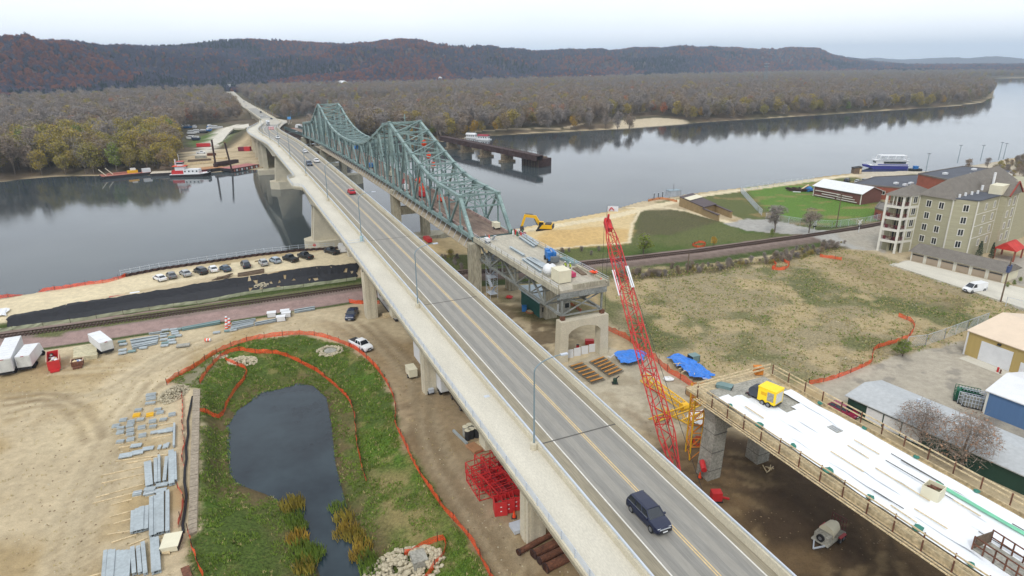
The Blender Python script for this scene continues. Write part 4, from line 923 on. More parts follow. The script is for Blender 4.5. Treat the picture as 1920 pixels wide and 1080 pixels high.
def vehicle(name,label,cat,kind,pname,col,loc,rz,group=None,roof=None):
    key=(kind,pname)
    if key in PROT:
        o=dup(PROT[key],loc,rz,label,group);o.name=name
        if not group and 'group' in o:del o['group']
        o['category']=cat;return o
    k=KD[kind];m=paint(pname,col);L,Wd,H,bt,hd,tl=k['L'],k['W'],k['H'],k['belt'],k['hood'],k['tail'];x4,x3,x2,x1=k['x']
    o=thing(name,label,cat,loc,rz,group);w=Wd/2
    def ring(x,wf,zb,zt,crown=.03): 
        a=w*wf;return [(x,-a*.92,zb),(x,-a,zb+.16),(x,-a,zt-.2),(x,-a*.93,zt),(x,-a*.4,zt+crown),(x,a*.4,zt+crown),(x,a*.93,zt),(x,a,zt-.2),(x,a,zb+.16),(x,a*.92,zb)]
    h=L/2
    st=[(-h,.86,.42,tl-.16),(-h+.12,.95,.3,tl-.02),(-h+.5,1,.24,tl),(x4,1,.22,bt),(x3,1,.22,bt+.01),(0,1,.22,bt),(x2,1,.22,bt),(x1,1,.22,bt-.02),(x1+.35,.99,.24,hd+.04),(h-.5,.97,.26,hd-.04),(h-.14,.9,.3,hd-.14),(h,.8,.38,hd-.3)]
    part('body',MB().loft([ring(*s) for s in st]),m,o,smooth=False,world=False)
    g=MB();gw=w*.88;tw=w*.72
    g.hexa([(x4,-gw,bt),(x1,-gw,bt),(x1,gw,bt),(x4,gw,bt),(x3,-tw,H-.07),(x2,-tw,H-.07),(x2,tw,H-.07),(x3,tw,H-.07)])
    part('windows',g,m_glass,o,world=False)
    r=MB();r.loft([[(x3-.04,-tw-.03,H-.09),(x3-.04,-tw*.8,H-.01),(x3-.04,tw*.8,H-.01),(x3-.04,tw+.03,H-.09)],[((x2+x3)/2,-tw-.05,H-.07),((x2+x3)/2,-tw*.8,H+.03),((x2+x3)/2,tw*.8,H+.03),((x2+x3)/2,tw+.05,H-.07)],[(x2+.04,-tw-.03,H-.09),(x2+.04,-tw*.8,H-.01),(x2+.04,tw*.8,H-.01),(x2+.04,tw+.03,H-.09)]])
    rf=part('roof',r,m,o,world=False)
    pl=MB()
    for s in(-1,1):
        pl.beam((x4,s*gw,bt-.02),(x3,s*tw,H-.05),.09,.07);pl.beam((x1,s*gw,bt-.02),(x2,s*tw,H-.05),.08,.07)
        for q in ((.5,) if kind in('pickup','van') else (.36,.68)):
            xb=x4+(x1-x4)*q;xt=x3+(x2-x3)*q;pl.beam((xb,s*(gw+.005),bt-.02),(xt,s*(tw+.005),H-.05),.07,.06)
    part('window_pillars',pl,m,o,world=False)
    if kind=='van':
        part('side_panel',MB().hexa([(x4-.02,-w*.985,bt-.2),(.5,-w*.985,bt-.2),(.5,w*.985,bt-.2),(x4-.02,w*.985,bt-.2),(x4-.02,-w*.86,H),(.5,-w*.86,H),(.5,w*.86,H),(x4-.02,w*.86,H)]),m,o,world=False)
    if kind=='pickup':
        part('cargo_bed',MB().box(-h+.1,x4-.14,-w*.8,w*.8,bt-.02,bt+.035),m_dk,o,world=False)
    r_=.34 if kind in('sedan','hatch') else .39
    for x in(-h+.92,h-.9):
        for s in(-1,1): wheel(o,x,s*(w-.1),r_)
    for s in(-1,1):
        part('headlight',MB().box(h-.42,h-.1,s*w*.62-.17,s*w*.62+.17,hd-.3,hd-.14),m_lampw,o,world=False)
        part('tail_light',MB().box(-h-.0,-h+.16,s*w*.72-.14,s*w*.72+.14,tl-.36,tl-.14),m_lampr,o,world=False)
        part('wing_mirror',MB().box(x1-.3,x1-.14,s*(w+.02)-.1,s*(w+.02)+.1,bt-.02,bt+.14),m,o,world=False)
    part('bumper',MB().box(h-.13,h+.03,-w*.74,w*.74,.34,.5),m_dk,o,world=False)
    part('grille',MB().box(h-.12,h+.012,-w*.4,w*.4,.52,hd-.3),m_dk,o,world=False)
    part('number_plate',MB().box(h,h+.045,-.26,.26,.4,.52),m_whitep,o,world=False)
    if kind=='suv' and pname=='near_black':
        part('chrome_strip',MB().box(h-.1,h+.02,-w*.62,w*.62,hd-.3,hd-.22),m_chr,o,world=False)
        for s in(-1,1): part('window_trim',MB().beam((x4,s*(gw+.02),bt+.01),(x1,s*(gw+.02),bt+.01),.03),m_chr,o,world=False)
    PROT[key]=o;return o
def head(p,q,z=7.): a=W(*p,z);b=W(*q,z);return math.atan2(b.y-a.y,b.x-a.x)
DEG=math.pi/180
# vehicles on the bridge (towards the viewer = -D on the left lane, away on the right lane)
vehicle('car','black estate car driving towards the viewer on the bridge, nearest vehicle','car','suv','near_black',(26,34,62),B(39.8,32.0,zd(39.8)+.012),BA+math.pi)
def onb(u,v,lane):   # find t on the bridge for a pixel
    n=lambda t:yc(t)+lane
    best=min(np.arange(40,560,.5),key=lambda t:abs(project(B(t,n(t),zd(t)))[1]-v));return best,n(best)
for nm,(u,v),lane,kind,pn,col,lb in [('car',(661,363),1.85,'sedan','red',(196,24,44),'red car driving away on the bridge'),('car',(580,310),-1.85,'suv','slate',(70,84,104),'dark blue-grey estate car coming towards the viewer on the bridge'),
    ('car',(597,304),1.85,'sedan','white',(236,238,240),'white car beside the dark estate car on the bridge, the nearer of two'),('car',(573,286),1.85,'sedan','white',(236,238,240),'small white car on the bridge just beyond the dark estate car'),('car',(531,260),-1.8,'sedan','white',(236,238,240),'white car at the far end of the bridge where it starts to curve')]:
    t,n=onb(u,v,lane);vehicle(nm,lb,'car',kind,pn,col,B(t,n,zd(t)+.012),BA+(0 if lane>0 else math.pi),'cars on the concrete bridge')
# parked cars by the river
pk=[((300,525),'sedan','white',(236,238,240),'white saloon parked leftmost in the riverside row'),((322,520),'sedan','grey',(112,116,120),'grey saloon parked second from the left in the riverside row'),((348,516),'sedan','silver',(176,180,182),'silver saloon parked third from the left in the riverside row'),
((377,512),'suv','dark',(46,50,56),'dark off-roader parked fourth from the left in the riverside row'),((400,508),'sedan','white',(236,238,240),'white saloon parked between the dark off-roader and the blue-grey car'),((423,507),'sedan','bluegrey',(62,84,104),'blue-grey saloon parked sixth from the left in the riverside row'),
((461,500),'suv','navy',(40,52,70),'large navy off-roader parked alone above the log pile'),((494,496),'hatch','silver',(176,180,182),'silver hatchback parked right of the large navy off-roader'),((516,492),'hatch','paleblue',(168,182,194),'pale blue hatchback parked left of the black pickups'),
((545,489),'pickup','black',(30,32,36),'black pickup parked leftmost of the three black ones'),((573,484),'pickup','black',(30,32,36),'black pickup with a pale load, middle of the three black ones'),((622,475),'pickup','black',(30,32,36),'black pickup parked beside the bridge pier, rightmost of the three black ones'),((642,470),'van','white',(236,238,240),'white van half hidden behind the bridge bracket')]
for i,(p,kd,pn,c,lb) in enumerate(pk):
    vehicle('car' if kd in('sedan','suv','hatch') else 'pickup_truck' if kd=='pickup' else 'van',lb,'car' if kd not in('pickup','van') else kd,kd,pn,c,W(*p,7)+Vector((0,0,.02)),(132+[8,-4,2,6,-6,0,-10,-8,4,-16,-12,-20,-22][i])*DEG if kd!='pickup' else (150-i)*DEG,'vehicles parked by the river')
vehicle('pickup_truck','white pickup truck beside the orange fence near the bridge','pickup','pickup','white2',(238,240,242),W(677,652,7),head((660,640),(697,658)))
vehicle('pickup_truck','dark navy pickup parked at the foot of the bridge pier','pickup','pickup','navy2',(28,44,78),W(660,594,7),head((665,585),(656,603)))
vehicle('van','white van parked on the concrete apron near the garages','van','van','white2',(238,240,242),W(1826,546,7.05),head((1840,543),(1806,548)))
vehicle('pickup_truck','dark pickup under the bridge deck edge','pickup','pickup','dark2',(44,38,40),W(866,757,7),BA)
vehicle('pickup_truck','maroon car nosed against the green-walled building','car','hatch','maroon',(140,36,66),W(1580,776,7),head((1562,764),(1590,776)))
vehicle('pickup_truck','white service truck on the yard among machinery on the far bank','pickup','pickup','white2',(238,240,242),W(377,288,2.6),30*DEG)
# small lorries at the far junction
def lorry(name,label,loc,rz,cabc,boxc,L=9.,grp=None,h=3.6):
    o=thing(name,label,'lorry',loc,rz,grp)
    part('cargo_box',MB().box(-L/2,L/2-2.4,-1.22,1.22,1.1,h),boxc,o,world=False);part('chassis',MB().box(-L/2,L/2,-.9,.9,.6,1.08),m_dk,o,world=False)
    part('cab',MB().hexa([(L/2-2.2,-1.15,.7),(L/2,-1.1,.7),(L/2,1.1,.7),(L/2-2.2,1.15,.7),(L/2-2.2,-1.05,2.9),(L/2-.5,-1,2.8),(L/2-.5,1,2.8),(L/2-2.2,1.05,2.9)]),cabc,o,world=False)
    part('windscreen',MB().hexa([(L/2-.12,-.95,1.7),(L/2+.0,-.95,1.7),(L/2+.0,.95,1.7),(L/2-.12,.95,1.7),(L/2-.5,-.9,2.65),(L/2-.42,-.9,2.65),(L/2-.42,.9,2.65),(L/2-.5,.9,2.65)]),m_glass,o,world=False)
    for x in(-L/2+1.2,-L/2+2.4,L/2-1.1):
        for s in(-1,1):wheel(o,x,s*1.05,.48,.3)
    return o
t,n=onb(497,233,-2.5);lorry('lorry','white lorry coming onto the far end of the bridge',B(t,n,zd(t)),BA+math.pi,m_whitep,m_whitep)
# ---------------------------------------------------------------- junction, far roads, old approach, far bridge
zj=9.9
mj=mat('junction_paving',sr(186,180,166,.85),.9,.12,.1,fine=2)
q=MB();jp=[B(470,43,0),B(520,46,0),B(560,52,0),B(600,60,0),B(640,64,0),B(672,58,0),B(672,43,0),B(630,38,0),B(590,35,0),B(545,28.5,0)]
def zj_(t):return float(np.interp(t,[500,560,600,640,700],[13.6,11.9,10.6,9.7,9.2]))
st=[(500,44),(520,46.5),(545,50),(570,54),(600,60),(630,63),(660,58),(672,57)]
q.loft([[B(t,min(lo_(t)+4,44),zj_(t)-.5),B(t,n,zj_(t)-.5),B(t,n,zj_(t)+.02),B(t,min(lo_(t)+4,44),zj_(t)+.02)] for t,n in st])
struct('junction_road',q,mj)
zf_=lambda t:float(np.interp(t,[660,830,1100,1500,1680],[9.3,9.0,8.2,7.8,8.3]));cf=lambda t:float(np.interp(t,[660,1100,1680],[49.8,43,45.5]))
fbr=thing('far_channel_bridge','second concrete bridge beyond the junction crossing the back channel on many piers','bridge',B(660,50,0))
ft=[660,700,740,780,820,850]
def fst(n0,n1,z0,z1,ts=ft): return MB().loft([[B(t,cf(t)+n0,zf_(t)+z0),B(t,cf(t)+n1,zf_(t)+z0),B(t,cf(t)+n1,zf_(t)+z1),B(t,cf(t)+n0,zf_(t)+z1)] for t in ts])
part('deck',fst(-6.5,6.5,-1.5,0),m_conc,fbr);part('barrier',fst(-6.9,-6.5,-.6,.95),m_conc,fbr);part('barrier',fst(6.5,6.9,-.6,.95),m_conc,fbr)
part('road_surface',fst(-5.2,5.2,-.01,.02),m_road,fbr)
for t in range(668,846,16):
    for s in(-1,1): part('pier_column',MB().beam(B(t,cf(t)+s*4.6,-3),B(t,cf(t)+s*4.6,zf_(t)-1.5),1.0),m_conc,fbr)
    part('pier_cap',MB().beam(B(t,cf(t)-6.4,zf_(t)-2),B(t,cf(t)+6.4,zf_(t)-2),1.1,1.1),m_conc,fbr)
fr_=[850,900,1000,1100,1200,1300,1400,1500,1600,1680]
q=MB();q.loft([[B(t,cf(t)-7,zf_(t)-.5),B(t,cf(t)+7,zf_(t)-.5),B(t,cf(t)+7,zf_(t)+.12),B(t,cf(t)-7,zf_(t)+.12)] for t in fr_]);struct('causeway_road',q,mj)
for i,(t,s,c,l) in enumerate([(700,-1,'white','white car on the far channel bridge'),(760,1,'dark','dark car on the far channel bridge'),(905,-1,'white','white car where the far bridge meets the causeway'),(1010,1,'silver','silver car on the causeway road'),(655,1,'dark','dark car leaving the junction')]):
    vehicle('car',l,'car','suv' if c=='dark' else 'sedan',c,{'white':(236,238,240),'dark':(46,50,56),'silver':(176,180,182)}[c],B(t,cf(t)+s*2.2,zf_(t)+.14),BA)
for i,t in enumerate((690,750,810,880,960)):
    o=lamp(B(t,cf(t)+7.1,zf_(t)+.8),BA+math.pi/2,9);o['group']='lamps along the far bridge and causeway';o['label']='small lamp post on the right side of the far channel road'
o=lamp(B(590,60,10.4),BA-math.pi/2);o['label']='lamp post beside the blue sign at the far junction, left one';o['group']='lamps at the junction'
o=lamp(B(604,64,10),BA-math.pi/2);o['label']='lamp post beside the blue sign at the far junction, right one';o['group']='lamps at the junction'
sg=thing('road_sign','small blue direction sign at the far junction','sign',B(600,62,9.6));part('sign_post',MB().tube(B(600,62,9.6),B(600,62,14),.1,6),m_gal,sg);part('sign_board',MB().hexa([B(599.8,60.5,13),B(600,60.5,13),B(600,63.7,13),B(599.8,63.7,13),B(599.8,60.5,15.2),B(600,60.5,15.2),B(600,63.7,15.2),B(599.8,63.7,15.2)]),mat('sign_blue',sr(90,160,220,.85)),sg)
ov=thing('old_viaduct','dark railed approach of the old bridge between the truss and the junction','bridge',B(396,52,0))
zo=lambda t:float(np.interp(t,[396,500],[18.4,14.0]))
def ost(n0,n1,z0,z1): return MB().loft([[B(t,n0,zo(t)+z0),B(t,n1,zo(t)+z0),B(t,n1,zo(t)+z1),B(t,n0,zo(t)+z1)] for t in(396.8,430,465,500)])
part('deck',ost(47.6,57.2,-.5,0),m_deckr,ov);part('girder',ost(47.9,48.5,-2.6,-.5),m_drust,ov);part('girder',ost(56.2,56.8,-2.6,-.5),m_drust,ov)
for n in(47.6,57.2):
    for z in(.7,1.6): part('hand_rail',MB().beam(B(397,n,zo(397)+z),B(500,n,zo(500)+z),.14,.3),m_drust,ov)
    for t in range(398,500,4): part('rail_post',MB().beam(B(t,n,zo(t)-.4),B(t,n,zo(t)+1.8),.5,.5),m_green2,ov)
for t in range(412,500,22):
    for n in(49,56): part('pier_column',MB().beam(B(t,n,0),B(t,n,zo(t)-2.5),1.3),m_conc_w,ov)
# trucks beyond the old viaduct
for i,(p,l,c) in enumerate([((555,243),'orange and white barrels and truck at the junction',m_orange),((562,240),'white lorry parked right of the junction, left one',m_whitep),((573,244),'white and blue lorry parked beside the truss bridge end',m_whitep)]):
    if i: lorry('lorry',l,W(p[0]-2,p[1]+2,11),BA+.3*i,m_blue if i==2 else m_whitep,c,8)
q=thing('traffic_drums','orange and white traffic drums at the junction','traffic drum',W(550,242,12))
for i in range(5): part('drum',MB().tube(W(548+i*1.5,243,12),W(548+i*1.5,243,12)+Vector((0,0,1.1)),.35,8),m_orange,q)
# red and white arrow barriers at the end of the bridge
for i,(u,l) in enumerate(((490,'left red and white barrier panel in the road at the bridge end'),(494.5,'right red and white barrier panel in the road at the bridge end'))):
    t,n=onb(u,243,.5+i*2.2-1);c=B(t,yc(t)+.3+i*2.0,zd(t));o=thing('striped_barricade',l,'barrier',c,0,'barriers at the bridge end')
    for k in range(4): part('stripe',MB().box(-.9,.9,-.1,.1,.2+k*.55,.75+k*.55),m_red if k%2==0 else m_whitep,o,world=False)
# ---------------------------------------------------------------- old swing bridge remnant
rb_=thing('railway_bridge_remnant','dark rusty girder railway bridge remnant ending in mid river on stone piers','bridge',W(975,296,0))
a=W(829,259,6.2);b=W(1012,297,6.2)
dr_=(b-a).normalized();nr=Vector((-dr_.y,dr_.x,0))
q=MB();part('deck',MB().beam(a+Vector((0,0,1.4)),b+Vector((0,0,1.4)),4.6,.5),m_drust,rb_)
for s in(-1,1):
    part('plate_girder',MB().beam(a+nr*s*2.2,b+nr*s*2.2,.5,3.0),m_drust,rb_)
    q=MB();L_=(b-a).length
    for k in range(int(L_/5)): c=a+dr_*(k*5+2)+nr*s*2.5;q.beam(c-Vector((0,0,1.4)),c+Vector((0,0,1.4)),.12,.3)
    o=part('stiffeners',q,m_drust,rb_)
    q=MB();q.beam(a+nr*s*2.6+Vector((0,0,2.9)),b+nr*s*2.6+Vector((0,0,2.9)),.12);
    for k in range(int(L_/6)): c=a+dr_*(k*6+2)+nr*s*2.6;q.beam(c+Vector((0,0,1.6)),c+Vector((0,0,2.9)),.12)
    part('hand_rail',q,m_drust,rb_)
m_stone=mat('old_stone',sr(132,118,96,.75),.95,.35,.5,fine=2)
for u,v in((848,266),(876,277),(905,283),(934,292),(965,302)):
    c=W(u,v,0);k=((c-a).dot(dr_));c=a+dr_*k;c.z=0
    q=MB();ang=math.atan2(dr_.y,dr_.x);q.rbox((c.x,c.y),4.6,9.5,-3,1.2,ang);part('pier_base',q,m_stone,rb_)
    q=MB();q.rbox((c.x,c.y),3.2,7.0,1.2,4.7,ang);part('pier',q,m_stone,rb_)
c=W(997,311,0);ang=math.atan2(dr_.y,dr_.x)+.12
q=MB();q.rbox((c.x+3,c.y+3),15,10,-3,4.6,ang);part('timber_crib',q,m_drust,rb_)
for k in range(24):
    p=Vector((c.x+3,c.y+3,0))+Vector((math.cos(ang),math.sin(ang),0))*(-7.4+k*.64)-Vector((-math.sin(ang),math.cos(ang),0))*5.15
    part('timber_pile',MB().tube(p-Vector((0,0,2)),p+Vector((0,0,3.9+.3*(k%3))),.27,6),m_woodd if k%4 else m_drust,rb_)
q=MB();q.rbox((c.x+3,c.y+3),11,7,4.6,5.4,ang);part('crib_deck',q,m_woodd,rb_)
# house boats behind the remnant
def houseboat(loc,rz,L,roofm,label):
    o=thing('houseboat',label,'houseboat',loc,rz)
    part('hull',MB().box(-L/2-1.5,L/2+1.5,-2.6,2.6,-.4,.7),m_whitep,o,world=False);part('cabin',MB().box(-L/2,L/2,-2,2,.7,3.1),m_whitep,o,world=False)
    part('roof',MB().hexa([(-L/2-.3,-2.4,3.05),(L/2+.3,-2.4,3.05),(L/2+.3,2.4,3.05),(-L/2-.3,2.4,3.05),(-L/2-.3,-.1,4.3),(L/2+.3,-.1,4.3),(L/2+.3,.1,4.3),(-L/2-.3,.1,4.3)]),roofm,o,world=False)
    for k in range(4): x=-L/2+(k+.6)*L/4.4;part('window',MB().box(x-.4,x+.4,-2.05,-1.98,1.5,2.5),m_glass,o,world=False)
    for k in range(2): y=-1.0+k*2.0;part('window',MB().box(L/2-.02,L/2+.05,y-.4,y+.4,1.5,2.5),m_glass,o,world=False)
    return o
houseboat(W(907,262,0),-25*DEG,9,mat('maroon_roof',sr(150,48,60,.8)),'white houseboat with a dark red roof moored behind the railway remnant')
houseboat(W(884,259,0),-22*DEG,8,m_whitep,'small white houseboat moored left of the red-roofed one')
# ---------------------------------------------------------------- barges, towboat, far yard
m_brg=mat('barge_deck_red',sr(176,112,96,.8),.9,.25,.4,fine=2);m_brg2=mat('barge_deck_brown',sr(186,136,92,.8),.9,.2,.4,fine=2);m_hull=mat('barge_hull',sr(52,48,50,.75),.8,.25,.6)
m_sandl=mat('pale_rubble',sr(208,198,180,.85),.95,.2,.8,fine=3)
def barge(name,label,p,q_,w,dm,h=1.5,rake=True):
    a=W(*p,0);b=W(*q_,0);c=(a+b)/2;rz=math.atan2(b.y-a.y,b.x-a.x);L=(b-a).length;o=thing(name,label,'barge',c,rz)
    n=[(-L/2,.7),(-L/2+2,-.3),(L/2-2,-.3),(L/2,.7)] if rake else [(-L/2,-.3),(L/2,-.3)]
    q=MB();q.loft([[(x,0,z),(x,w,z),(x,w,h),(x,0,h)] for x,z in n]);part('hull',q,m_hull,o,world=False)
    part('deck',MB().box(-L/2+.1,L/2-.1,.1,w-.1,h,h+.12),dm,o,world=False);return o,L
o,L_=barge('deck_barge','long rust-red deck barge with pale mooring ramps, left of the towboat',(192,337),(284,328),9,m_brg)
for k in(3,7.5): part('loading_ramp',MB().beam((-L_/2+k*.8,k*.6,1.6),(-L_/2+k*.8-3,k*.6+1,5.2),.5,.3),m_cream,o,world=False)
part('machine',MB().box(1,6,3,5,1.62,3),m_yp,o,world=False);part('machine',MB().box(6,7.6,3,5.4,1.62,3.4),m_dk,o,world=False);part('cabin',MB().box(8,12,.6,3.4,1.62,3.6),m_whitep,o,world=False);part('raised_hatch',MB().box(-8,8,5.2,8,1.62,2.1),m_brg,o,world=False)
part('container',MB().box(L_/2-9,L_/2-6.5,4,6,1.62,4),m_whitep,o,world=False)
o,L_=barge('rubble_barge','barge heaped with pale rubble between the red barge and the towboat',(282,331),(336,328),8,m_sandl)
o,L_=barge('deck_barge','brown decked barge behind the towboat holding a tall steel pile',(372,326),(424,320),9,m_brg2,2.0)
pile_=part('spud',MB().tube((4,4.5,-4),(4,4.5,17.5),.55,8),m_drust,o,world=False);part('spud_collar',MB().box(3,5,3.5,5.5,2.1,4),m_drust,o,world=False)
o,L_=barge('deck_barge','pinkish red barge moored at the bridge foot beside a leaning steel pile',(436,324),(487,315),10,mat('barge_pink',sr(188,122,118,.8),.9,.25,.5,fine=2),2.1)
for k in range(11): part('tyre_fender',MB().box(-L_/2+1+k*(L_-2)/10.,-L_/2+2.0+k*(L_-2)/10.,-.25,0,.5,1.7),m_whitep if k%2 else m_brg,o,world=False)
sp=thing('steel_pile','tall dark leaning steel pile between the two barges','pile',W(434,324,0));part('shaft',MB().tube((-1.2,0,16.5),(1.0,0,-4),.5,8),m_drust,sp,world=False);part('pile_cap',MB().tube((-1.25,0,16.5),(-1.22,0,16.9),.6,8),m_rust,sp,world=False)
def towboat():
    o=thing('towboat','white and red towboat with a stepped wheelhouse moored at the barges','boat',W(357,330,0),8*DEG)
    q=MB();q.loft([[(-9.5,-3,-.3),(-9.5,3,-.3),(-9.5,3.2,1.3),(-9.5,-3.2,1.3)],[(6,-3,-.3),(6,3,-.3),(6,3.3,1.4),(6,-3.3,1.4)],[(10,-1.6,.2),(10,1.6,.2),(10.4,2.2,1.9),(10.4,-2.2,1.9)]]);part('hull',q,m_hull,o,world=False)
    q=MB();q.loft([[(-9.6,-3.25,1.25),(-9.6,3.25,1.25),(-9.6,3.25,1.5),(-9.6,-3.25,1.5)],[(6,-3.35,1.35),(6,3.35,1.35),(6,3.35,1.65),(6,-3.35,1.65)],[(10.5,-2.2,1.85),(10.5,2.2,1.85),(10.5,2.2,2.1),(10.5,-2.2,2.1)]]);part('deck',q,m_whitep,o,world=False)
    part('main_cabin',MB().box(-2.5,5.5,-2.4,2.4,1.6,3.9),m_whitep,o,world=False)
    part('engine_casing',MB().box(-8.6,-2.6,-2.3,2.3,1.5,3.4),m_red,o,world=False);part('upper_cabin',MB().box(-6.8,-2,-1.9,1.9,3.4,5.6),m_whitep,o,world=False)
    part('orange_canopy',MB().box(-8,-1,-2.4,2.4,5.6,5.8),m_orange,o,world=False)
    w=part('wheelhouse',MB().box(-5.6,-2.6,-1.5,1.5,5.8,8),m_whitep,o,world=False);part('window_band',MB().box(-5.65,-2.55,-1.55,1.55,6.7,7.6),m_glass,o,world=False)
    part('roof',MB().box(-5.9,-2.3,-1.7,1.7,8,8.15),m_red,o,world=False);part('mast',MB().tube((-4.6,0,8.1),(-4.6,0,12),.12,6),m_whitep,o,world=False);part('funnel',MB().tube((-7,1,5.6),(-7,1,9.2),.4,8),m_whitep,o,world=False)
    for x in(-1.6,.4,2.4,4.4): part('window',MB().box(x-.35,x+.35,-2.45,-2.38,2.5,3.3),m_glass,o,world=False)
    for s in(-1,1): part('push_knee',MB().box(9.6,10.6,s*1.3-.3,s*1.3+.3,.6,3.2),m_hull,o,world=False)
    q=MB()
    for x in np.arange(5.6,10,.9):
        for s in(-1,1): q.beam((x,s*2.7,1.7),(x,s*2.7,2.7),.07)
    for s in(-1,1): q.beam((5.6,s*2.7,2.7),(10,s*2.4,2.8),.07)
    part('deck_rail',q,m_red,o,world=False)
towboat()
# far yard items: boats in storage, tarps, huts
def smallboat(p,rz,c,l,L=8,z=2.6):
    o=thing('stored_boat',l,'boat',W(*p,z),rz,'boats in the storage yard')
    q=MB();q.loft([[(-L/2,-1.2,.6),(-L/2,1.2,.6),(-L/2,1.4,2),(-L/2,-1.4,2)],[(L*.2,-1.2,.6),(L*.2,1.2,.6),(L*.2,1.5,2.1),(L*.2,-1.5,2.1)],[(L/2-.3,-.1,.9),(L/2-.3,.1,.9),(L/2,.2,2.3),(L/2,-.2,2.3)]]);part('hull',q,c,o,world=False)
    part('cabin',MB().box(-L/2+.8,L*.15,-1.1,1.1,2,3.2),m_whitep,o,world=False);part('window_band',MB().box(-L/2+.9,L*.16,-1.13,1.13,2.4,2.9),m_glass,o,world=False)
    part('trailer_frame',MB().box(-L/2+.5,L*.3,-.8,.8,0,.6),m_dk,o,world=False)
rows=[((404,242),20,m_whitep,'large white motor boat at the right end of the storage yard',13),((366,241),100,m_whitep,'white cruiser standing end-on in the storage yard',8),((353,241),0,m_blue,'boat under a blue cover, upper left of the storage yard',8),((394,240),80,m_blue,'boat under a bright blue cover left of the large white motor boat',6),((393,247),70,m_blue,'small boat under a blue cover below the other blue one',6),((371,250),10,m_whitep,'white boat in the lower storage row, middle',8),((361,252),5,m_whitep,'white boat in the lower storage row, leftmost',8),((384,250),-5,m_glass,'dark covered boat in the lower storage row, rightmost',8),((357,262),170,m_whitep,'white boat on the paved pad by the wood',7),((367,263),175,mat('navy_cover',sr(40,50,80,.8)),'navy covered boat on the paved pad by the wood',7),((341,240),0,m_cream,'pale camper hull half hidden by the wood',7)]
for p,a,c,l,L in rows: smallboat(p,a*DEG,c,l,L)
def crate(name,label,cat,p,z,sx,sy,h,rz,m,grp=None,parts=()):
    o=thing(name,label,cat,W(*p,z),rz,grp);part('body',MB().box(-sx/2,sx/2,-sy/2,sy/2,.12,h),m,o,world=False)
    part('base_frame',MB().box(-sx/2+.1,sx/2-.1,-sy/2+.1,sy/2-.1,0,.12),m_dk,o,world=False)
    part('lid',MB().box(-sx/2-.03,sx/2+.03,-sy/2-.03,sy/2+.03,h,h+.06),m,o,world=False)
    for x in(-sx/2-.02,sx/2-.06): part('edge_rib',MB().box(x,x+.08,-sy/2-.03,sy/2+.03,.12,h),m_dk if 'crate' in name else m,o,world=False)
    return o
crate('shipping_container','long red skip beside the lawn on the far bank','container',(382,275),2.7,9,2.4,2.3,8*DEG,m_red)
crate('site_hut','dark red site hut near the bridge on the far bank, left one','hut',(454,283),2.7,4,3,2.6,0,mat('maroon_paint',sr(120,40,60,.8)));crate('site_hut','bright red site hut with a white side near the bridge on the far bank','hut',(465,283),2.7,4,3,2.8,0,m_red)
crate('loader_skip','rusty skip among machinery at the far yard','skip',(397,292),2.6,5,2.4,1.6,10*DEG,m_rust);crate('loader_skip','grey machine body left in the far yard','machine',(377,297),2.6,6,3,1.6,12*DEG,m_conc_g)
crate('pallet_stack','yellow timber stack in the far yard by the tall pile','timber stack',(412,298),2.6,8,3,1,5*DEG,m_wood)
for i,(a_,b_) in enumerate((((338,311),(400,306)),((300,318),(350,314)),((352,305),(395,302)))):
    p,q_=W(*a_,2.4),W(*b_,2.4);single('log_pile',MB().tube(p+Vector((0,0,.5)),q_+Vector((0,0,.5)),.5,6).tube(p+Vector((0,1,.5)),q_+Vector((0,1,.5)),.5,6).tube(p+Vector((0,.5,1.2)),q_+Vector((0,.5,1.2)),.45,6),m_woodd if i else m_wood,['pale log pile along the far bank behind the towboat','grey log pile at the water edge left of the towboat','dark log pile below the service truck in the far yard'][i],'logs')
single('log_pile',MB().beam(W(405,311,2.4)+Vector((0,0,1)),W(445,305,2.4)+Vector((0,0,1)),3,2),m_drust,'dark steel cribbing at the water edge behind the brown barge','cribbing')
# tall pylon
py=thing('transmission_tower','tall lattice transmission tower rising over the floodplain wood','pylon',W(1432,172,2))
c=W(1432,172,2);Hh=52
c=Vector((c.x,c.y,2));zz=[0,.18,.36,.52,.66,.78,.88,1]
for s in((-1,-1),(1,-1),(1,1),(-1,1)):
    for i in range(7):
        w0,w1=4.5*(1-zz[i])+.7,4.5*(1-zz[i+1])+.7;part('leg',MB().beam(c+Vector((s[0]*w0,s[1]*w0,zz[i]*Hh)),c+Vector((s[0]*w1,s[1]*w1,zz[i+1]*Hh)),.3),m_pole,py)
for i in range(7):
    w0,w1=4.5*(1-zz[i])+.7,4.5*(1-zz[i+1])+.7;z0,z1=zz[i]*Hh,zz[i+1]*Hh;q=MB()
    for s in(-1,1):
        q.beam(c+Vector((-w0,s*w0,z0)),c+Vector((w1,s*w1,z1)),.15);q.beam(c+Vector((w0,s*w0,z0)),c+Vector((-w1,s*w1,z1)),.15);q.beam(c+Vector((-w1,s*w1,z1)),c+Vector((w1,s*w1,z1)),.15)
    part('bracing',q,m_pole,py)
for z in(.9,1.0): part('cross_arm',MB().beam(c+Vector((-5,0,Hh*z)),c+Vector((5,0,Hh*z)),.5),m_gal,py)

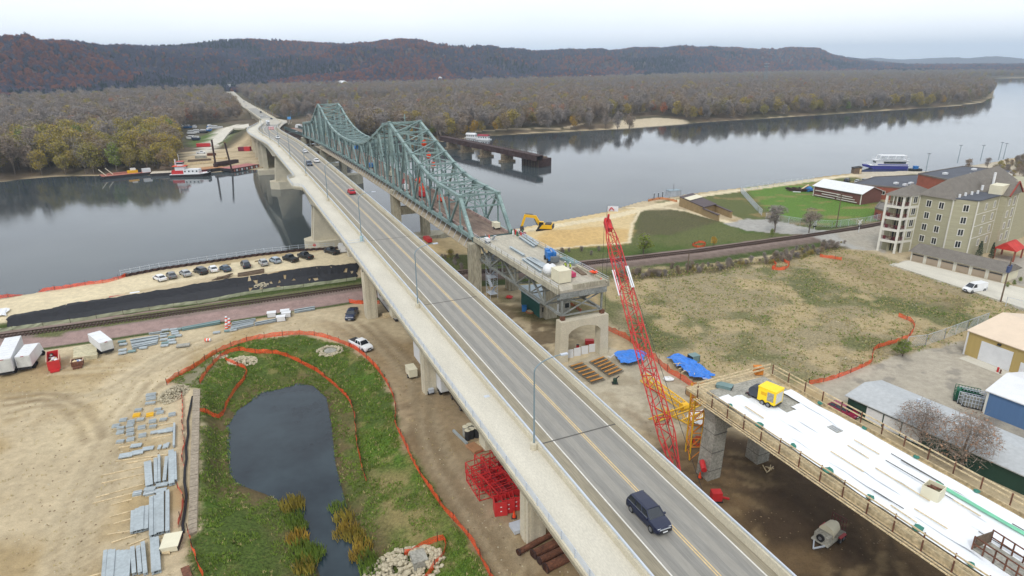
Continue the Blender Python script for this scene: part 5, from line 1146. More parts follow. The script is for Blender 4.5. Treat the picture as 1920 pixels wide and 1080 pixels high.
# access road curling down to the island yard
Lp=[W(466,234,9.9),W(440,236.5,9.4),W(425,238,8.2),W(414,246,6.0),W(405.5,254,4.6),W(389,273,3.3)];Rp=[W(468,240,9.9),W(452,240,9.4),W(438.5,240.5,8.2),W(431,247,6.0),W(425,254,4.6),W(410.5,273,3.3)]
rg=[]
for a,b in zip(Lp,Rp):
    a=a.copy();b=b.copy();z=max(a.z,float(hgt(a.x,a.y))+.25,float(hgt(b.x,b.y))+.25);rg.append([(a.x,a.y,z-1.2),(b.x,b.y,z-1.2),(b.x,b.y,z),(a.x,a.y,z)])
struct('access_road',MB().loft(rg),mat('pale_road',sr(206,200,186,.88),.9,.1,.2,fine=2))
# houses at the foot of the hills
def on_hill(u,v):
    P=np.stack([HX,HY,HZ],-1)[:, :30];d=P-np.array([0,0,CZ]);f_=np.array(fw);z=d@f_;uu_=960+F*(d@np.array(rt))/z;vv_=540-F*(d@np.array(up))/z
    k=np.argmin((uu_-u)**2+(vv_-v)**2);i,j=np.unravel_index(k,uu_.shape);return Vector(P[i,j])
for i,(u,v,s,rf,lb) in enumerate(((1108,147,1.,'d','white house at the hill foot, left of the pair'),(1122,145,.9,'d','white house at the hill foot, right of the pair'),(1284,141,1.2,'w','pale farm building at the hill foot left of the pylon'),(1260,143,.8,'d','small white farmhouse near the pale farm building'),(1022,121,.8,'w','pale shed high on the wooded slope'),(823,154,1.3,'w','long pale building at the hill foot beyond the truss'),(640,166,2.2,'w','long low pale roof at the far edge of the wood'),(432,166,1.6,'d','dark roofed buildings where the causeway reaches the hills'))):
    p=on_hill(u,v);o=thing('farmhouse',lb,'house',p+Vector((0,0,6)),.4*i,'houses at the foot of the hills');s*=.5;w=9*s
    part('walls',MB().box(-w,w,-6*s,6*s,-8,7*s),m_whitep,o,world=False)
    part('roof',MB().hexa([(-w-1,-7*s,7*s),(w+1,-7*s,7*s),(w+1,7*s,7*s),(-w-1,7*s,7*s),(-w,-.3,11*s),(w,-.3,11*s),(w,.3,11*s),(-w,.3,11*s)]),m_dk if rf=='d' else m_whitep,o,world=False)
# ---------------------------------------------------------------- buildings on the right
m_olive=mat('olive_siding',sr(172,168,142,.86),.85,.06,.4,fine=1.4,stretch=(.3,.3,7));m_trim=mat('white_trim',sr(226,224,214,.85),.7,.05,1);m_shing=mat('grey_shingles',sr(124,118,110,.78),.9,.14,.8,fine=5)
m_brick=mat('red_brick',sr(158,92,72,.8),.9,.14,.6,fine=5);m_flat=mat('dark_flat_roof',sr(84,88,98,.75),.8,.16,.15,fine=2);m_maroon=mat('maroon_rail',sr(112,48,50,.8),.7,.1,1)
def face_frame(a,b):
    d=(b-a);L=d.length;d.normalize();n=Vector((d.y,-d.x,0))
    if n.dot(a)>0:n=-n     # outward = towards the camera at the origin
    return d,n,L
def fbox(mb,a,d,n,x0,x1,z0,z1,o0,o1):
    P=lambda x,o,z:(a.x+d.x*x+n.x*o,a.y+d.y*x+n.y*o,z)
    c=[P(x0,o0,z0),P(x1,o0,z0),P(x1,o1,z0),P(x0,o1,z0),P(x0,o0,z1),P(x1,o0,z1),P(x1,o1,z1),P(x0,o1,z1)]
    cr=(d.x*n.y-d.y*n.x)
    if cr*(o1-o0)<0: c=[c[i] for i in(3,2,1,0,7,6,5,4)]
    return mb.hexa(c)
def window(par,a,d,n,x,z,w=1.15,h=1.6,split=1):
    f=MB();t=.17;fbox(f,a,d,n,x-w/2-t,x+w/2+t,z-h/2-t,z-h/2,0,.1);fbox(f,a,d,n,x-w/2-t,x+w/2+t,z+h/2,z+h/2+t,0,.1)
    fbox(f,a,d,n,x-w/2-t,x-w/2,z-h/2,z+h/2,0,.1);fbox(f,a,d,n,x+w/2,x+w/2+t,z-h/2,z+h/2,0,.1)
    for k in range(split): xx=x-w/2+w*(k+1)/(split+1);fbox(f,a,d,n,xx-.05,xx+.05,z-h/2,z+h/2,.02,.08)
    o=part('window',f,m_trim,par)
    part('pane',fbox(MB(),a,d,n,x-w/2,x+w/2,z-h/2,z+h/2,.005,.035),m_glass,o)
e1=Vector((.8,.6,0));e2=Vector((-.6,.8,0))
P0=W(1665,363,23);P1=W(1697,367,23);P2=W(1727,364,23);P3=W(1789,374,23);P4=W(1836,377,23);P5=W(1876,366,23)
P6=P5+Vector((1.0,-.8,0))*1.2;P7=P6+e1*9;P8=P7+Vector((-.2,.9,0))*1.5;P9=P8+e1*30;P10=P9+e2*22;P11=P0+e1*15+e2*3
P12=P0+e1*2+e2*3
apt=thing('apartment_building','five-storey olive apartment building with white trim, corner balconies and grey shingle roofs','building',(P3.x,P3.y,7))
Q9=P2+e1*46
fp=[P2,P3,P4,P5,P6,P7,P8,P9,P9+e2*6,Q9]
part('walls',MB().prism([(p.x,p.y) for p in fp],6.5,23),m_olive,apt)
# hip roof over the main block
cx_=lambda a,b,k:a+(b-a)*k
r0=(P2+P3)/2+e1*5.5;r1=r0+e1*36
def V(p,z):return (p.x,p.y,z)
ov=.7
def outp(p): c=(P2+P9)/2;d=(p-c);d.z=0;return p+d.normalized()*ov
E0_,E1_,E2_,E3_=outp(P2+e2*.0-e1*.2),outp(P3+e1*.3),outp(P8+e1*1),outp(P11+e1*26)
fl=P3+(P4-P3)*.05+e1*2.0
B0,B1,B2,B3=P2-e1*.6+e2*.6,P3-e1*.5-e2*.5,P3+e1*46-e2*.5,Q9+e2*.8
roof=MB().add([V(B0,22.9),V(B1,22.9),V(B2,22.9),V(B3,22.9),V(r0,27.2),V(r1,27.2)],[(0,1,4),(1,2,5,4),(2,3,5),(3,0,4,5),(0,3,2,1)])
part('roof',roof,m_shing,apt)
part('flat_roof',MB().prism([tuple(V(p,0))[:2] for p in (P3+e1*.2,P4+Vector((0,-.4,0)),P5+Vector((.2,-.5,0)),P5+e1*6+e2*3,P3+e1*12+e2*.5)],23.0,23.25),m_flat,apt)
pth=P5+e1*1.5+e2*1.0;part('plant_room',MB().rbox((pth.x,pth.y),5.5,3.0,23.2,25.6,math.atan2(e1.y,e1.x)),m_cream,apt)
# gabled bay
part('gable_roof',MB().add([V(P6-e1*.5-e2*.6,23),V(P7+e1*.5-e2*.6,23),V(P7+e1*.5+e2*7,23),V(P6-e1*.5+e2*7,23),V((P6+P7)/2-e2*.6,26.4),V((P6+P7)/2+e2*7,26.4)],[(0,1,4),(1,2,5,4),(2,3,5),(3,0,4,5),(0,3,2,1)]),m_shing,apt)
q=MB();q.beam(V(P6-e1*.5-e2*.7,23),V((P6+P7)/2-e2*.7,26.4),.3,.3);q.beam(V(P7+e1*.5-e2*.7,23),V((P6+P7)/2-e2*.7,26.4),.3,.3);part('red_gable_board',q,mat('gable_red',sr(150,64,52,.8)),apt)
# corner balcony tower
back=P12+e2*0
part('tower_core',MB().prism([tuple(V(p,0))[:2] for p in (P0+e1*2.8,P1+e1*2.0+e2*1.6,P2+e2*.2,P2+e1*7+e2*.2,P0+e1*7.5)],6.5,22.85),m_olive,apt)
part('tower_roof',MB().add([V(P0-e1*.5+e2*.6,22.9),V(P1+Vector((-.2,-1,0))*.8,22.9),V(P2+e1*.2-e2*.3,22.9),V(P2+e1*8,22.9),V(P0+e1*8+e2*.6,22.9),V((P0+P2)/2+e1*4.6,25.2)],[(0,1,5),(1,2,5),(2,3,5),(3,4,5),(4,0,5),(0,4,3,2,1)]),m_shing,apt)
for (a,b) in((P0,P1),(P1,P2)):
    d,n,L=face_frame(a,b);first=(a is P0)
    inner=MB();fbox(inner,a,d,n,.1,L,6.5,22.6,-2.6,-2.4);part('recessed_wall',inner,m_olive,apt)
    xb=L if first else L*.42
    for k in range(5):
        z=7.2+k*3.2
        if k>0: part('balcony_floor',fbox(MB(),a,d,n,0,L,z-.3,z,-2.5,.05),m_trim,apt)
        part('balcony_header',fbox(MB(),a,d,n,0,L,z+2.55,z+2.9,-.25,.03),m_trim,apt)
        if first or 1:
            rl=MB();fbox(rl,a,d,n,.3,xb-.2,z+1.0,z+1.08,-.1,-.02)
            for x in np.arange(.4,xb-.2,.22): fbox(rl,a,d,n,x,x+.05,z+.05,z+1.0,-.1,-.04)
            if k>0: part('balcony_rail',rl,m_maroon,apt)
            part('sliding_door',fbox(MB(),a,d,n,xb*.4,xb*.85,z+.05,z+2.3,-2.4,-2.3),m_glass,apt)
            if k in(1,2,3): part('balcony_chair',fbox(MB(),a,d,n,xb*.12,xb*.26,z,z+.9,-1.3,-.7),m_maroon,apt)
    for x in ([0,L] if first else [xb,L]): part('corner_post',fbox(MB(),a,d,n,x-.28,x+.28,6.5,22.8,-.28,.12),m_trim,apt)
    if not first:
        part('side_wall',fbox(MB(),a,d,n,xb,L,6.5,22.6,-.3,0),m_olive,apt)
        for k in range(4): window(apt,a,d,n,(xb+L)/2,12.0+k*3.2,1.3,1.7)
    else:
        tw=MB()
        for x in np.linspace(.8,L-.8,4)[1:-1]: fbox(tw,a,d,n,x-.1,x+.1,20,22.6,-.2,.05)
        part('arched_screen',tw,m_trim,apt)
for (a,b),cols in (((P2,P3),(.3,.68)),((P3,P4),(.55,)),((P4,P5),(.4,.8)),((P6,P7),(.3,))):
    d,n,L=face_frame(a,b)
    for c_k in cols:
        for k in range(4): window(apt,a,d,n,L*c_k,11.3+k*3.2,1.1 if (a is not P4) else .9,1.6)
    part('corner_trim',fbox(MB(),a,d,n,L-.14,L+.14,6.5,23,-.1,.06),m_trim,apt)
d,n,L=face_frame(P6,P7)
for k in range(4): window(apt,P6,d,n,L*.72,11.3+k*3.2,1.4,2.2)
window(apt,P6,d,n,L*.72,24.0,1.2,1.2)
d,n,L=face_frame(P4,P5)
for k in range(3): part('belt_line',fbox(MB(),P4,d,n,0,L,12.9+k*3.2,13.05+k*3.2,0,.06),m_trim,apt)
for k,(u,v) in enumerate([(1800,365),(1811,362),(1823,360),(1834,358),(1794,358),(1843,348),(1870,343),(1884,341),(1862,328)]):
    p=W(u,v,24.0 if k<5 else 25.5);part('roof_vent',MB().tube(p-Vector((0,0,1.2)),p+Vector((0,0,.12)),.3,7),m_whitep,apt)
p=W(1863,340,26);part('chimney_flue',MB().tube(p-Vector((0,0,1)),p+Vector((0,0,2.4)),.3,8),m_whitep,apt)
zz_=None
c=W(1888,484,7);q=MB();cp=thing('entrance_canopy','red canopy over the apartment building entrance','canopy',c,math.atan2(.6,.8))
part('canopy_roof',MB().hexa([(-3.5,-2.6,2.9),(3.5,-2.6,2.9),(3.5,2.6,2.9),(-3.5,2.6,2.9),(-3.4,-.2,4.6),(3.4,-.2,4.6),(3.4,.2,4.6),(-3.4,.2,4.6)]),mat('canopy_red',sr(198,54,44,.85)),cp,world=False)
for x in(-3,3):
    for y in(-2.2,2.2): part('canopy_post',MB().box(x-.18,x+.18,y-.18,y+.18,0,2.9),m_brick,cp,world=False)
# garages
ga,gb=W(1706,488,7),W(1880,530,7);d,n,L=face_frame(ga,gb)
gr=thing('garage_row','long low row of six beige garages below the apartment building','garage',ga)
part('walls',fbox(MB(),ga,d,n,0,L,6.6,9.6,-7,0),m_cream,gr)
P=lambda x,o,z:(ga.x+d.x*x+n.x*o,ga.y+d.y*x+n.y*o,z)
part('roof',MB().add([P(-.5,.7,9.5),P(L+.5,.7,9.5),P(L+.5,-7.6,9.5),P(-.5,-7.6,9.5),P(-.2,-3.5,11.2),P(L+.2,-3.5,11.2)],[(0,1,5,4),(1,2,5),(2,3,4,5),(3,0,4),(0,3,2,1)]),m_shing,gr)
m_gd=mat('garage_door',sr(176,160,140,.82),.8,.08,.6)
for k in range(6):
    x=L*(k+.5)/6;dr=part('garage_door',fbox(MB(),ga,d,n,x-L*.065,x+L*.065,7.05,9.1,.0,.06),m_gd,gr)
    part('door_glazing',fbox(MB(),ga,d,n,x-L*.06,x+L*.06,8.65,8.95,.06,.08),m_glass,dr)
    for s in(-1,1): part('pilaster',fbox(MB(),ga,d,n,x+s*L*.074-.12,x+s*L*.074+.12,7,9.5,0,.12),m_trim,gr)
# brick civic buildings
def block(name,label,pts,z0,z1,wm,rm,cat='building',par=True,rz=.35):
    o=thing(name,label,cat,(pts[0].x,pts[0].y,z0))
    part('walls',MB().prism([(p.x,p.y) for p in pts],z0-.4,z1-.25),wm,o);c=sum(pts,Vector())/len(pts)
    part('roof',MB().prism([(c.x+(p.x-c.x)*.985,c.y+(p.y-c.y)*.985) for p in pts],z1-.25,z1),rm,o)
    q=MB();m_=len(pts)
    for i in range(m_): q.beam((pts[i].x,pts[i].y,z1),(pts[(i+1)%m_].x,pts[(i+1)%m_].y,z1),.35,.5)
    part('parapet',q,mat('coping',sr(120,112,104,.8)),o);return o
b1=block('brick_building','low red brick building with a dark flat roof behind the white-roofed shed',[W(1597,345,12),W(1700,353,12),W(1740,345,12),W(1725,328,12),W(1640,332,12)],7,12,m_brick,m_flat)
b2=block('brick_building','taller brick building with a wide dark flat roof behind the apartment building',[W(1722,326,17),W(1800,342,17),W(1880,336,17),W(1896,320,17),W(1806,312,17)],7,17,m_brick,m_flat)
for (u,v,z,o) in((1680,345,12.1,b1),(1697,348,12.1,b1),(1708,345,12.1,b1),(1772,327,17.1,b2),(1826,319,17.1,b2),(1823,328,17.1,b2),(1840,325,17.1,b2),(1855,322,17.1,b2)):
    p=W(u,v,z);part('roof_unit',MB().rbox((p.x,p.y),1.6,1.2,z,z+.7,.4),m_whitep,o)
d,n,L=face_frame(W(1597,345,12),W(1700,353,12))
for k in range(4): window(b1,W(1597,345,12),d,n,L*(.15+.22*k),9.6,1.6,1.2)
b3=block('brick_annex','small brick annex with a grey roof at the corner of the lawn',[W(1641,390,10.5),W(1662,396,10.5),W(1672,384,10.5),W(1650,379,10.5)],7,10.5,m_brick,m_shing)
d,n,L=face_frame(W(1641,390,10.5),W(1662,396,10.5));part('door',fbox(MB(),W(1641,390,10.5),d,n,.6,1.7,7,9.2,0,.08),m_maroon,b3)
for k in range(6):
    p=W(1868+k*5,318+k*2.0,18);part('white_parapet_block',MB().rbox((p.x,p.y),1.2,1.2,15.5,18.4,.3),m_trim,b2)
# white-roofed shed
s0,s1=W(1524,367,7),W(1613,384,7);d,n,L=face_frame(s0,s1);sh=thing('equipment_shed','long brown shed with a bright white gable roof beside the lawn','shed',s0)
P=lambda x,o,z:(s0.x+d.x*x+n.x*o,s0.y+d.y*x+n.y*o,z)
m_br=mat('brown_siding',sr(118,78,70,.8),.85,.1,1,fine=3);wd=12
q=MB();q.add([P(0,0,6.6),P(L,0,6.6),P(L,-wd,6.6),P(0,-wd,6.6),P(0,0,11),P(L,0,11),P(L,-wd,11),P(0,-wd,11),P(0,-wd/2,12.9),P(L,-wd/2,12.9)],[(0,1,5,4),(1,2,6,9,5),(2,3,7,6),(3,0,4,8,7)]);part('walls',q,m_br,sh)
for s in(0,1):
    y0,y1=(.5,-wd/2) if s==0 else (-wd-.5,-wd/2);part('roof',MB().add([P(-.5,y0,10.85),P(L+.5,y0,10.85),P(L+.5,y1,13.0),P(-.5,y1,13.0),P(-.5,y0,11.0),P(L+.5,y0,11.0),P(L+.5,y1,13.15),P(-.5,y1,13.15)],[(4,5,6,7),(0,3,2,1),(0,1,5,4),(1,2,6,5),(2,3,7,6),(3,0,4,7)]),m_whitep,sh)
for x in(.1,L-.1): part('corner_trim',fbox(MB(),s0,d,n,x-.15,x+.15,6.8,10.9,-.05,.08),m_trim,sh)
for k in range(3): part('stored_plank',fbox(MB(),s0,d,n,1+(k%2)*3,L*.48+k,7.5+k*.9,7.7+k*.9,.05,.5),m_trim,sh)
for k in range(3): part('stored_plank',fbox(MB(),s0,d,n,L*.52,L*.93-k,7.5+k*.8,7.7+k*.8,.05,.5),m_trim,sh)
# pump house
pts=[W(1273,386,7),W(1347,415,7),W(1371,409,7),W(1297,379,7)]
ph=thing('pump_house','low tan brick wedge-shaped building with a dark roof on the river lawn','building',pts[0])
m_tanb=mat('tan_brick',sr(158,136,98,.8),.9,.12,.6,fine=4)
def sl(i,k,z):a=pts[0]+(pts[1]-pts[0])*k if i==0 else pts[3]+(pts[2]-pts[3])*k;return (a.x,a.y,z)
q=MB().hexa([sl(0,0,6.8),sl(0,.62,6.8),sl(1,.62,6.8),sl(1,0,6.8),sl(0,0,10.2),sl(0,.62,9.6),sl(1,.62,9.6),sl(1,0,10.2)]);part('walls',q,m_tanb,ph)
part('roof',MB().hexa([sl(0,.0,10.25),sl(0,.64,9.65),sl(1,.64,9.65),sl(1,.0,10.25),sl(0,.0,10.5),sl(0,.64,9.9),sl(1,.64,9.9),sl(1,.0,10.5)]),mat('brown_roof',sr(92,80,82,.75),.8,.1,.5),ph)
for i in(0,1):
    a,b=sl(i,.62,0),sl(i,1.,0);part('side_wall',MB().add([],[]).beam((a[0],a[1],8),(b[0],b[1],7.9),.5,2.6),m_tanb,ph);part('wall_coping',MB().beam((a[0],a[1],9.4),(b[0],b[1],9.2),.9,.18),mat('brown_roof',(0,0,0)),ph)
part('roof_hatch',MB().hexa([sl(0,.12,10.5),sl(0,.28,10.4),sl(1,.28,10.4),sl(1,.12,10.5),sl(0,.12,10.6),sl(0,.28,10.5),sl(1,.28,10.5),sl(1,.12,10.6)]),m_cream,ph)
# tan building, blue building, long grey roof
ta,tb_=W(1807,664,7),W(1930,712,7);d,n,L=face_frame(ta,tb_);tn=thing('tan_warehouse','tan metal warehouse with a pale peach roof and white roller door','building',ta)
m_tan=mat('tan_metal',sr(188,164,102,.82),.7,.05,.6,stretch=(4,4,.3));m_peach=mat('peach_metal_roof',sr(226,206,182,.85),.6,.05,.4)
P=lambda x,o,z:(ta.x+d.x*x+n.x*o,ta.y+d.y*x+n.y*o,z)
L=26;dp_=18
part('walls',MB().add([P(0,0,6.6),P(L,0,6.6),P(L,-dp_,6.6),P(0,-dp_,6.6),P(0,0,11.6),P(L,0,11.6),P(L,-dp_,11.6),P(0,-dp_,11.6),P(0,-dp_/2,13.4),P(L,-dp_/2,13.4)],[(0,1,5,4),(1,2,6,9,5),(2,3,7,6),(3,0,4,8,7)]),m_tan,tn)
for y0 in(.3,-dp_-.3): part('roof',MB().hexa([P(-.3,y0,11.5),P(L+.3,y0,11.5),P(L+.3,-dp_/2,13.4),P(-.3,-dp_/2,13.4),P(-.3,y0,11.65),P(L+.3,y0,11.65),P(L+.3,-dp_/2,13.55),P(-.3,-dp_/2,13.55)]),m_peach,tn)
part('roller_door',fbox(MB(),ta,d,n,2.4,7.6,7.1,10.6,0,.08),m_whitep,tn);part('door',fbox(MB(),ta,d,n,9.0,10.2,7.1,9.4,0,.08),m_whitep,tn);part('downpipe',fbox(MB(),ta,d,n,-.1,.1,7,11.4,.02,.22),m_whitep,tn);part('wall_lamp',fbox(MB(),ta,d,n,5,5.5,10.9,11.2,0,.3),m_dk,tn)
part('apron',fbox(MB(),ta,d,n,.8,10.5,6.9,7.08,.05,2.6),m_walk,tn)
ba,bb=W(1842,775,7),W(1925,808,7);d,n,L=face_frame(ba,bb);L=16;bl=thing('blue_shed','blue metal shed with a white roof and white corner trim','shed',ba)
m_bl=mat('blue_metal',sr(92,126,170,.82),.6,.05,.6,stretch=(4,4,.3));P=lambda x,o,z:(ba.x+d.x*x+n.x*o,ba.y+d.y*x+n.y*o,z);dp_=11
part('walls',MB().add([P(0,0,6.6),P(L,0,6.6),P(L,-dp_,6.6),P(0,-dp_,6.6),P(0,0,10.8),P(L,0,10.8),P(L,-dp_,10.8),P(0,-dp_,10.8),P(0,-dp_/2,12),P(L,-dp_/2,12)],[(0,1,5,4),(1,2,6,9,5),(2,3,7,6),(3,0,4,8,7)]),m_bl,bl)
for y0 in(.3,-dp_-.3): part('roof',MB().hexa([P(-.3,y0,10.7),P(L+.3,y0,10.7),P(L+.3,-dp_/2,12),P(-.3,-dp_/2,12),P(-.3,y0,10.85),P(L+.3,y0,10.85),P(L+.3,-dp_/2,12.15),P(-.3,-dp_/2,12.15)]),m_whitep,bl)
for x in(.08,): part('corner_trim',fbox(MB(),ba,d,n,x-.14,x+.14,6.8,10.7,-.05,.08),m_trim,bl)
for k in range(3):
    p=W(1810+k*8,752+k*5,7);o=thing('scrap_cage',['green barred scrap cage beside the blue shed, left one','grey scrap cage beside the blue shed, middle one','dark scrap cage against the blue shed'][k],'crate',p,-.6)
    part('frame',MB().box(-1.6,1.6,-1,1,0,.2),m_dk,o,world=False);q=MB()
    for x in np.arange(-1.6,1.61,.4):
        for y in(-1,1): q.beam((x,y,.2),(x,y,2.1),.07)
    for z in(.9,1.5,2.1):
        for y in(-1,1): q.beam((-1.6,y,z),(1.6,y,z),.07)
    part('bars',q,mat('dark_green_paint',sr(30,104,76,.8)) if k==0 else m_gal,o,world=False);part('contents',MB().box(-1.4,1.4,-.85,.85,.2,1.8),mat('dark_green_paint',sr(30,104,76,.8)) if k==0 else m_conc_g,o,world=False)
# long grey roof with green walls: runs parallel to the new deck
lg=thing('green_walled_building','long low building with pale grey roof and dark green walls behind the new deck','building',W(1590,768,7))
m_mem=mat('membrane_roof',sr(186,190,192,.82),.75,.06,.25,fine=2);m_gw=mat('green_wall',sr(34,70,56,.8),.7,.1,.5,stretch=(3,3,.3))
g0=W(1586,772,7);gd=-D
ld=(W(1910,925,7)-g0);ld.normalize();ln_=Vector((-ld.y,ld.x,0))
if ln_.y<0: ln_=-ln_
P=lambda x,o,z:(g0.x+ld.x*x+ln_.x*o,g0.y+ld.y*x+ln_.y*o,z)
LL=42;w_=8.6
part('walls',MB().add([P(0,0,6.6),P(LL,0,6.6),P(LL,w_,6.6),P(0,w_,6.6),P(0,0,9.6),P(LL,0,9.6),P(LL,w_,9.6),P(0,w_,9.6)],[(0,1,5,4),(1,2,6,5),(2,3,7,6),(3,0,4,7),(4,5,6,7)]),m_gw,lg)
for a,b in((-.4,w_/2),(w_+.4,w_/2)): part('roof',MB().hexa([P(-.4,a,9.6),P(LL,a,9.6),P(LL,b,10.5),P(-.4,b,10.5),P(-.4,a,9.75),P(LL,a,9.75),P(LL,b,10.65),P(-.4,b,10.65)]),m_mem,lg)
for k in range(3): part('wall_panel',MB().hexa([P(3+k*2.6,-.12,7.3),P(5.4+k*2.6,-.12,7.3),P(5.4+k*2.6,-.02,7.3),P(3+k*2.6,-.02,7.3),P(3+k*2.6,-.12,9.3),P(5.4+k*2.6,-.12,9.3),P(5.4+k*2.6,-.02,9.3),P(3+k*2.6,-.02,9.3)]),m_whitep,lg)
for x,o_ in((7,5.5),(8.2,5.9),(36,4)): p=P(x,o_,10.2);part('roof_vent',MB().tube(p,(p[0],p[1],10.9),.25,8),m_gal,lg)
# small items on the right
def place(name,label,cat,p,z,fn,rz=0,grp=None):
    o=thing(name,label,cat,W(*p,z),rz,grp);fn(o);return o
def L_(o,name,mb,m): return part(name,mb,m,o,world=False)
place('fire_hydrant','small red fire hydrant on the lot by the tan warehouse','hydrant',(1870,698),7,lambda o:(L_(o,'barrel',MB().tube((0,0,0),(0,0,.75),.16,8),m_red),L_(o,'cap',MB().sphere((0,0,.8),.18),m_red)))
place('bollard','rusty bollard beside the fire hydrant','bollard',(1875,701),7,lambda o:(L_(o,'post',MB().tube((0,0,0),(0,0,.8),.12,8),m_rust),L_(o,'collar',MB().tube((0,0,0),(0,0,.1),.2,8),m_conc_g)))
def upole(o,h=9,arm=True,head_=False):
    L_(o,'pole',MB().tube((0,0,0),(0,0,h),.17,7,.12),m_woodd if not head_ else m_pole)
    if arm:L_(o,'cross_arm',MB().beam((-1.1,0,h-.7),(1.1,0,h-.7),.14),m_woodd)
    if head_:L_(o,'lamp_head',MB().box(-.9,.9,-.2,.2,h,h+.18),m_dk)
place('utility_pole','wooden utility pole on the lawn side of the track','pole',(1568,426),7,lambda o:upole(o,11),.4)
o=place('utility_pole','utility pole with blue transformers in front of the garages','pole',(1876,566),7,lambda o:upole(o,10),.8)
for x in(-.9,.9): L_(o,'transformer',MB().tube((x,0,7.0),(x,0,8.3),.38,8),mat('transformer_blue',sr(70,84,124,.8)))
place('utility_pole','thin pole in the field beside the railway','pole',(1289,510),7,lambda o:upole(o,5,False))
for i,(u,v,h) in enumerate(((1735,325,9),(1795,306,9),(1838,302,8),(1872,300,9),(1881,298,8))):
    place('street_lamp','riverside car-park lamp with a flat head, number '+['one','two','three','four','five'][i]+' from the left' if 0 else ['riverside lamp right of the tour boat','riverside lamp above the flat-roofed brick building','short riverside lamp among bare shrubs','riverside lamp near the bushy mound, left of two','riverside lamp near the bushy mound, right of two'][i],'street lamp',(u,v),7,lambda o:upole(o,h,False,True),.3,'riverside lamps')
for i,(u,v) in enumerate(((1525,440),(1609,439))):
    def xs_(o):
        L_(o,'post',MB().tube((0,0,0),(0,0,4.2),.1,7),m_whitep);L_(o,'crossbuck',MB().beam((-.9,0,3.2),(.9,0,4.4),.08,.28).beam((.9,.06,3.2),(-.9,.06,4.4),.08,.28),m_whitep);L_(o,'signal_lamps',MB().box(-.7,.7,-.12,.05,2.4,2.75),m_dk)
    place('crossing_signal',['railway crossing signal left of the access road','railway crossing signal right of the access road'][i],'sign',(u,v),7,xs_,.5)
# tour boat
def tour():
    o=thing('tour_boat','two-deck white tour boat with a blue stripe moored at the landing','boat',W(1672,320,.0),0)
    o.location=W(1670,318,0)+Vector((0,4,0))
    o.rotation_euler=(0,0,-8*DEG)
    q=MB();q.loft([[(-13,-.4,1.3),(-13,.4,1.3),(-13.3,.6,2.4),(-13.3,-.6,2.4)],[(-8,-2.4,0),(-8,2.4,0),(-8,2.7,1.9),(-8,-2.7,1.9)],[(10,-2.5,0),(10,2.5,0),(10,2.8,1.9),(10,-2.8,1.9)]]);L_(o,'hull',q,mat('navy_stripe',sr(74,76,160,.82),.4,.05,1))
    L_(o,'deck',MB().box(-10,10,-2.8,2.8,1.9,2.1),m_whitep);L_(o,'lower_cabin',MB().box(-7,9.6,-2.4,2.4,2.1,4.7),m_whitep);L_(o,'window_band',MB().box(-3,8.6,-2.44,2.44,3.0,4.1),m_glass);L_(o,'wheelhouse_window',MB().box(-7.05,-4.2,-2.2,2.2,3.2,4.2),m_glass)
    L_(o,'upper_deck',MB().box(-8,10,-2.7,2.7,4.7,4.9),m_whitep);L_(o,'canopy',MB().box(-5,8.6,-2.6,2.6,7.3,7.45),m_whitep)
    q=MB()
    for x in(-5,-1,3,8):
        for s in(-1,1): q.beam((x-.8 if x<8 else x+.4,s*2.5,4.9),(x,s*2.5,7.3),.3,.3)
    L_(o,'canopy_posts',q,m_whitep);q=MB()
    for s in(-1,1): q.beam((-8,s*2.6,5.9),(10,s*2.6,5.9),.12);q.beam((-13,s*.6,3.3),(-8,s*2.6,3.2),.1)
    L_(o,'rail',q,m_whitep);L_(o,'side_stripe',MB().box(-6,9.7,-2.46,2.46,2.15,2.7),mat('navy_stripe',(0,0,0)))
tour()
place('floating_dock','small blue dock box behind the tour boat','dock',(1716,318),1,lambda o:(L_(o,'float',MB().box(-3,3,-1.5,1.5,-1,.5),m_dk),L_(o,'blue_bin',MB().box(-1,1,-1,1,.5,2),m_blue)))
place('kiosk','brown wooden kiosk with a slanted roof by the river','kiosk',(1605,325),7,lambda o:(L_(o,'walls',MB().hexa([(-1.7,-1.5,0),(1.7,-1.5,0),(1.7,1.5,0),(-1.7,1.5,0),(-1.7,-1.5,2.6),(1.7,-1.5,3.1),(1.7,1.5,3.1),(-1.7,1.5,2.6)]),m_woodd),L_(o,'door',MB().box(.7,1.5,-1.56,-1.5,.1,2.2),m_wood),L_(o,'roof',MB().hexa([(-1.9,-1.7,2.6),(1.9,-1.7,3.15),(1.9,1.7,3.15),(-1.9,1.7,2.6),(-1.9,-1.7,2.75),(1.9,-1.7,3.3),(1.9,1.7,3.3),(-1.9,1.7,2.75)]),m_dk)))
def cage(o):
    q=MB()
    for x in np.linspace(-2.4,2.4,13):
        for y in(-1.6,1.6): q.beam((x,y,0),(x,y,2.4),.1)
    for y in np.linspace(-1.6,1.6,9):
        for x in(-2.4,2.4): q.beam((x,y,0),(x,y,2.4),.1)
    L_(o,'bars',q,m_gal);L_(o,'frame',MB().box(-2.5,2.5,-1.7,1.7,2.4,2.52),m_pole);L_(o,'mast',MB().tube((0,0,2.4),(0,0,5),.07,6),m_dk)
place('river_gauge_cage','grey barred cage enclosure on the river bank','enclosure',(1262,368),7,cage,.3)
for i,(u,v) in enumerate(((1226,375),(1234,374),(1242,372))): place('bank_post',['left dark post on the river bank','middle dark post on the river bank','right dark post by the barred cage'][i],'post',(u,v),7,lambda o:(L_(o,'post',MB().tube((0,0,0),(0,0,2.6),.15,6),m_dk),L_(o,'cap',MB().tube((0,0,2.6),(0,0,2.75),.2,6),m_gal)),0,'posts on the river bank')
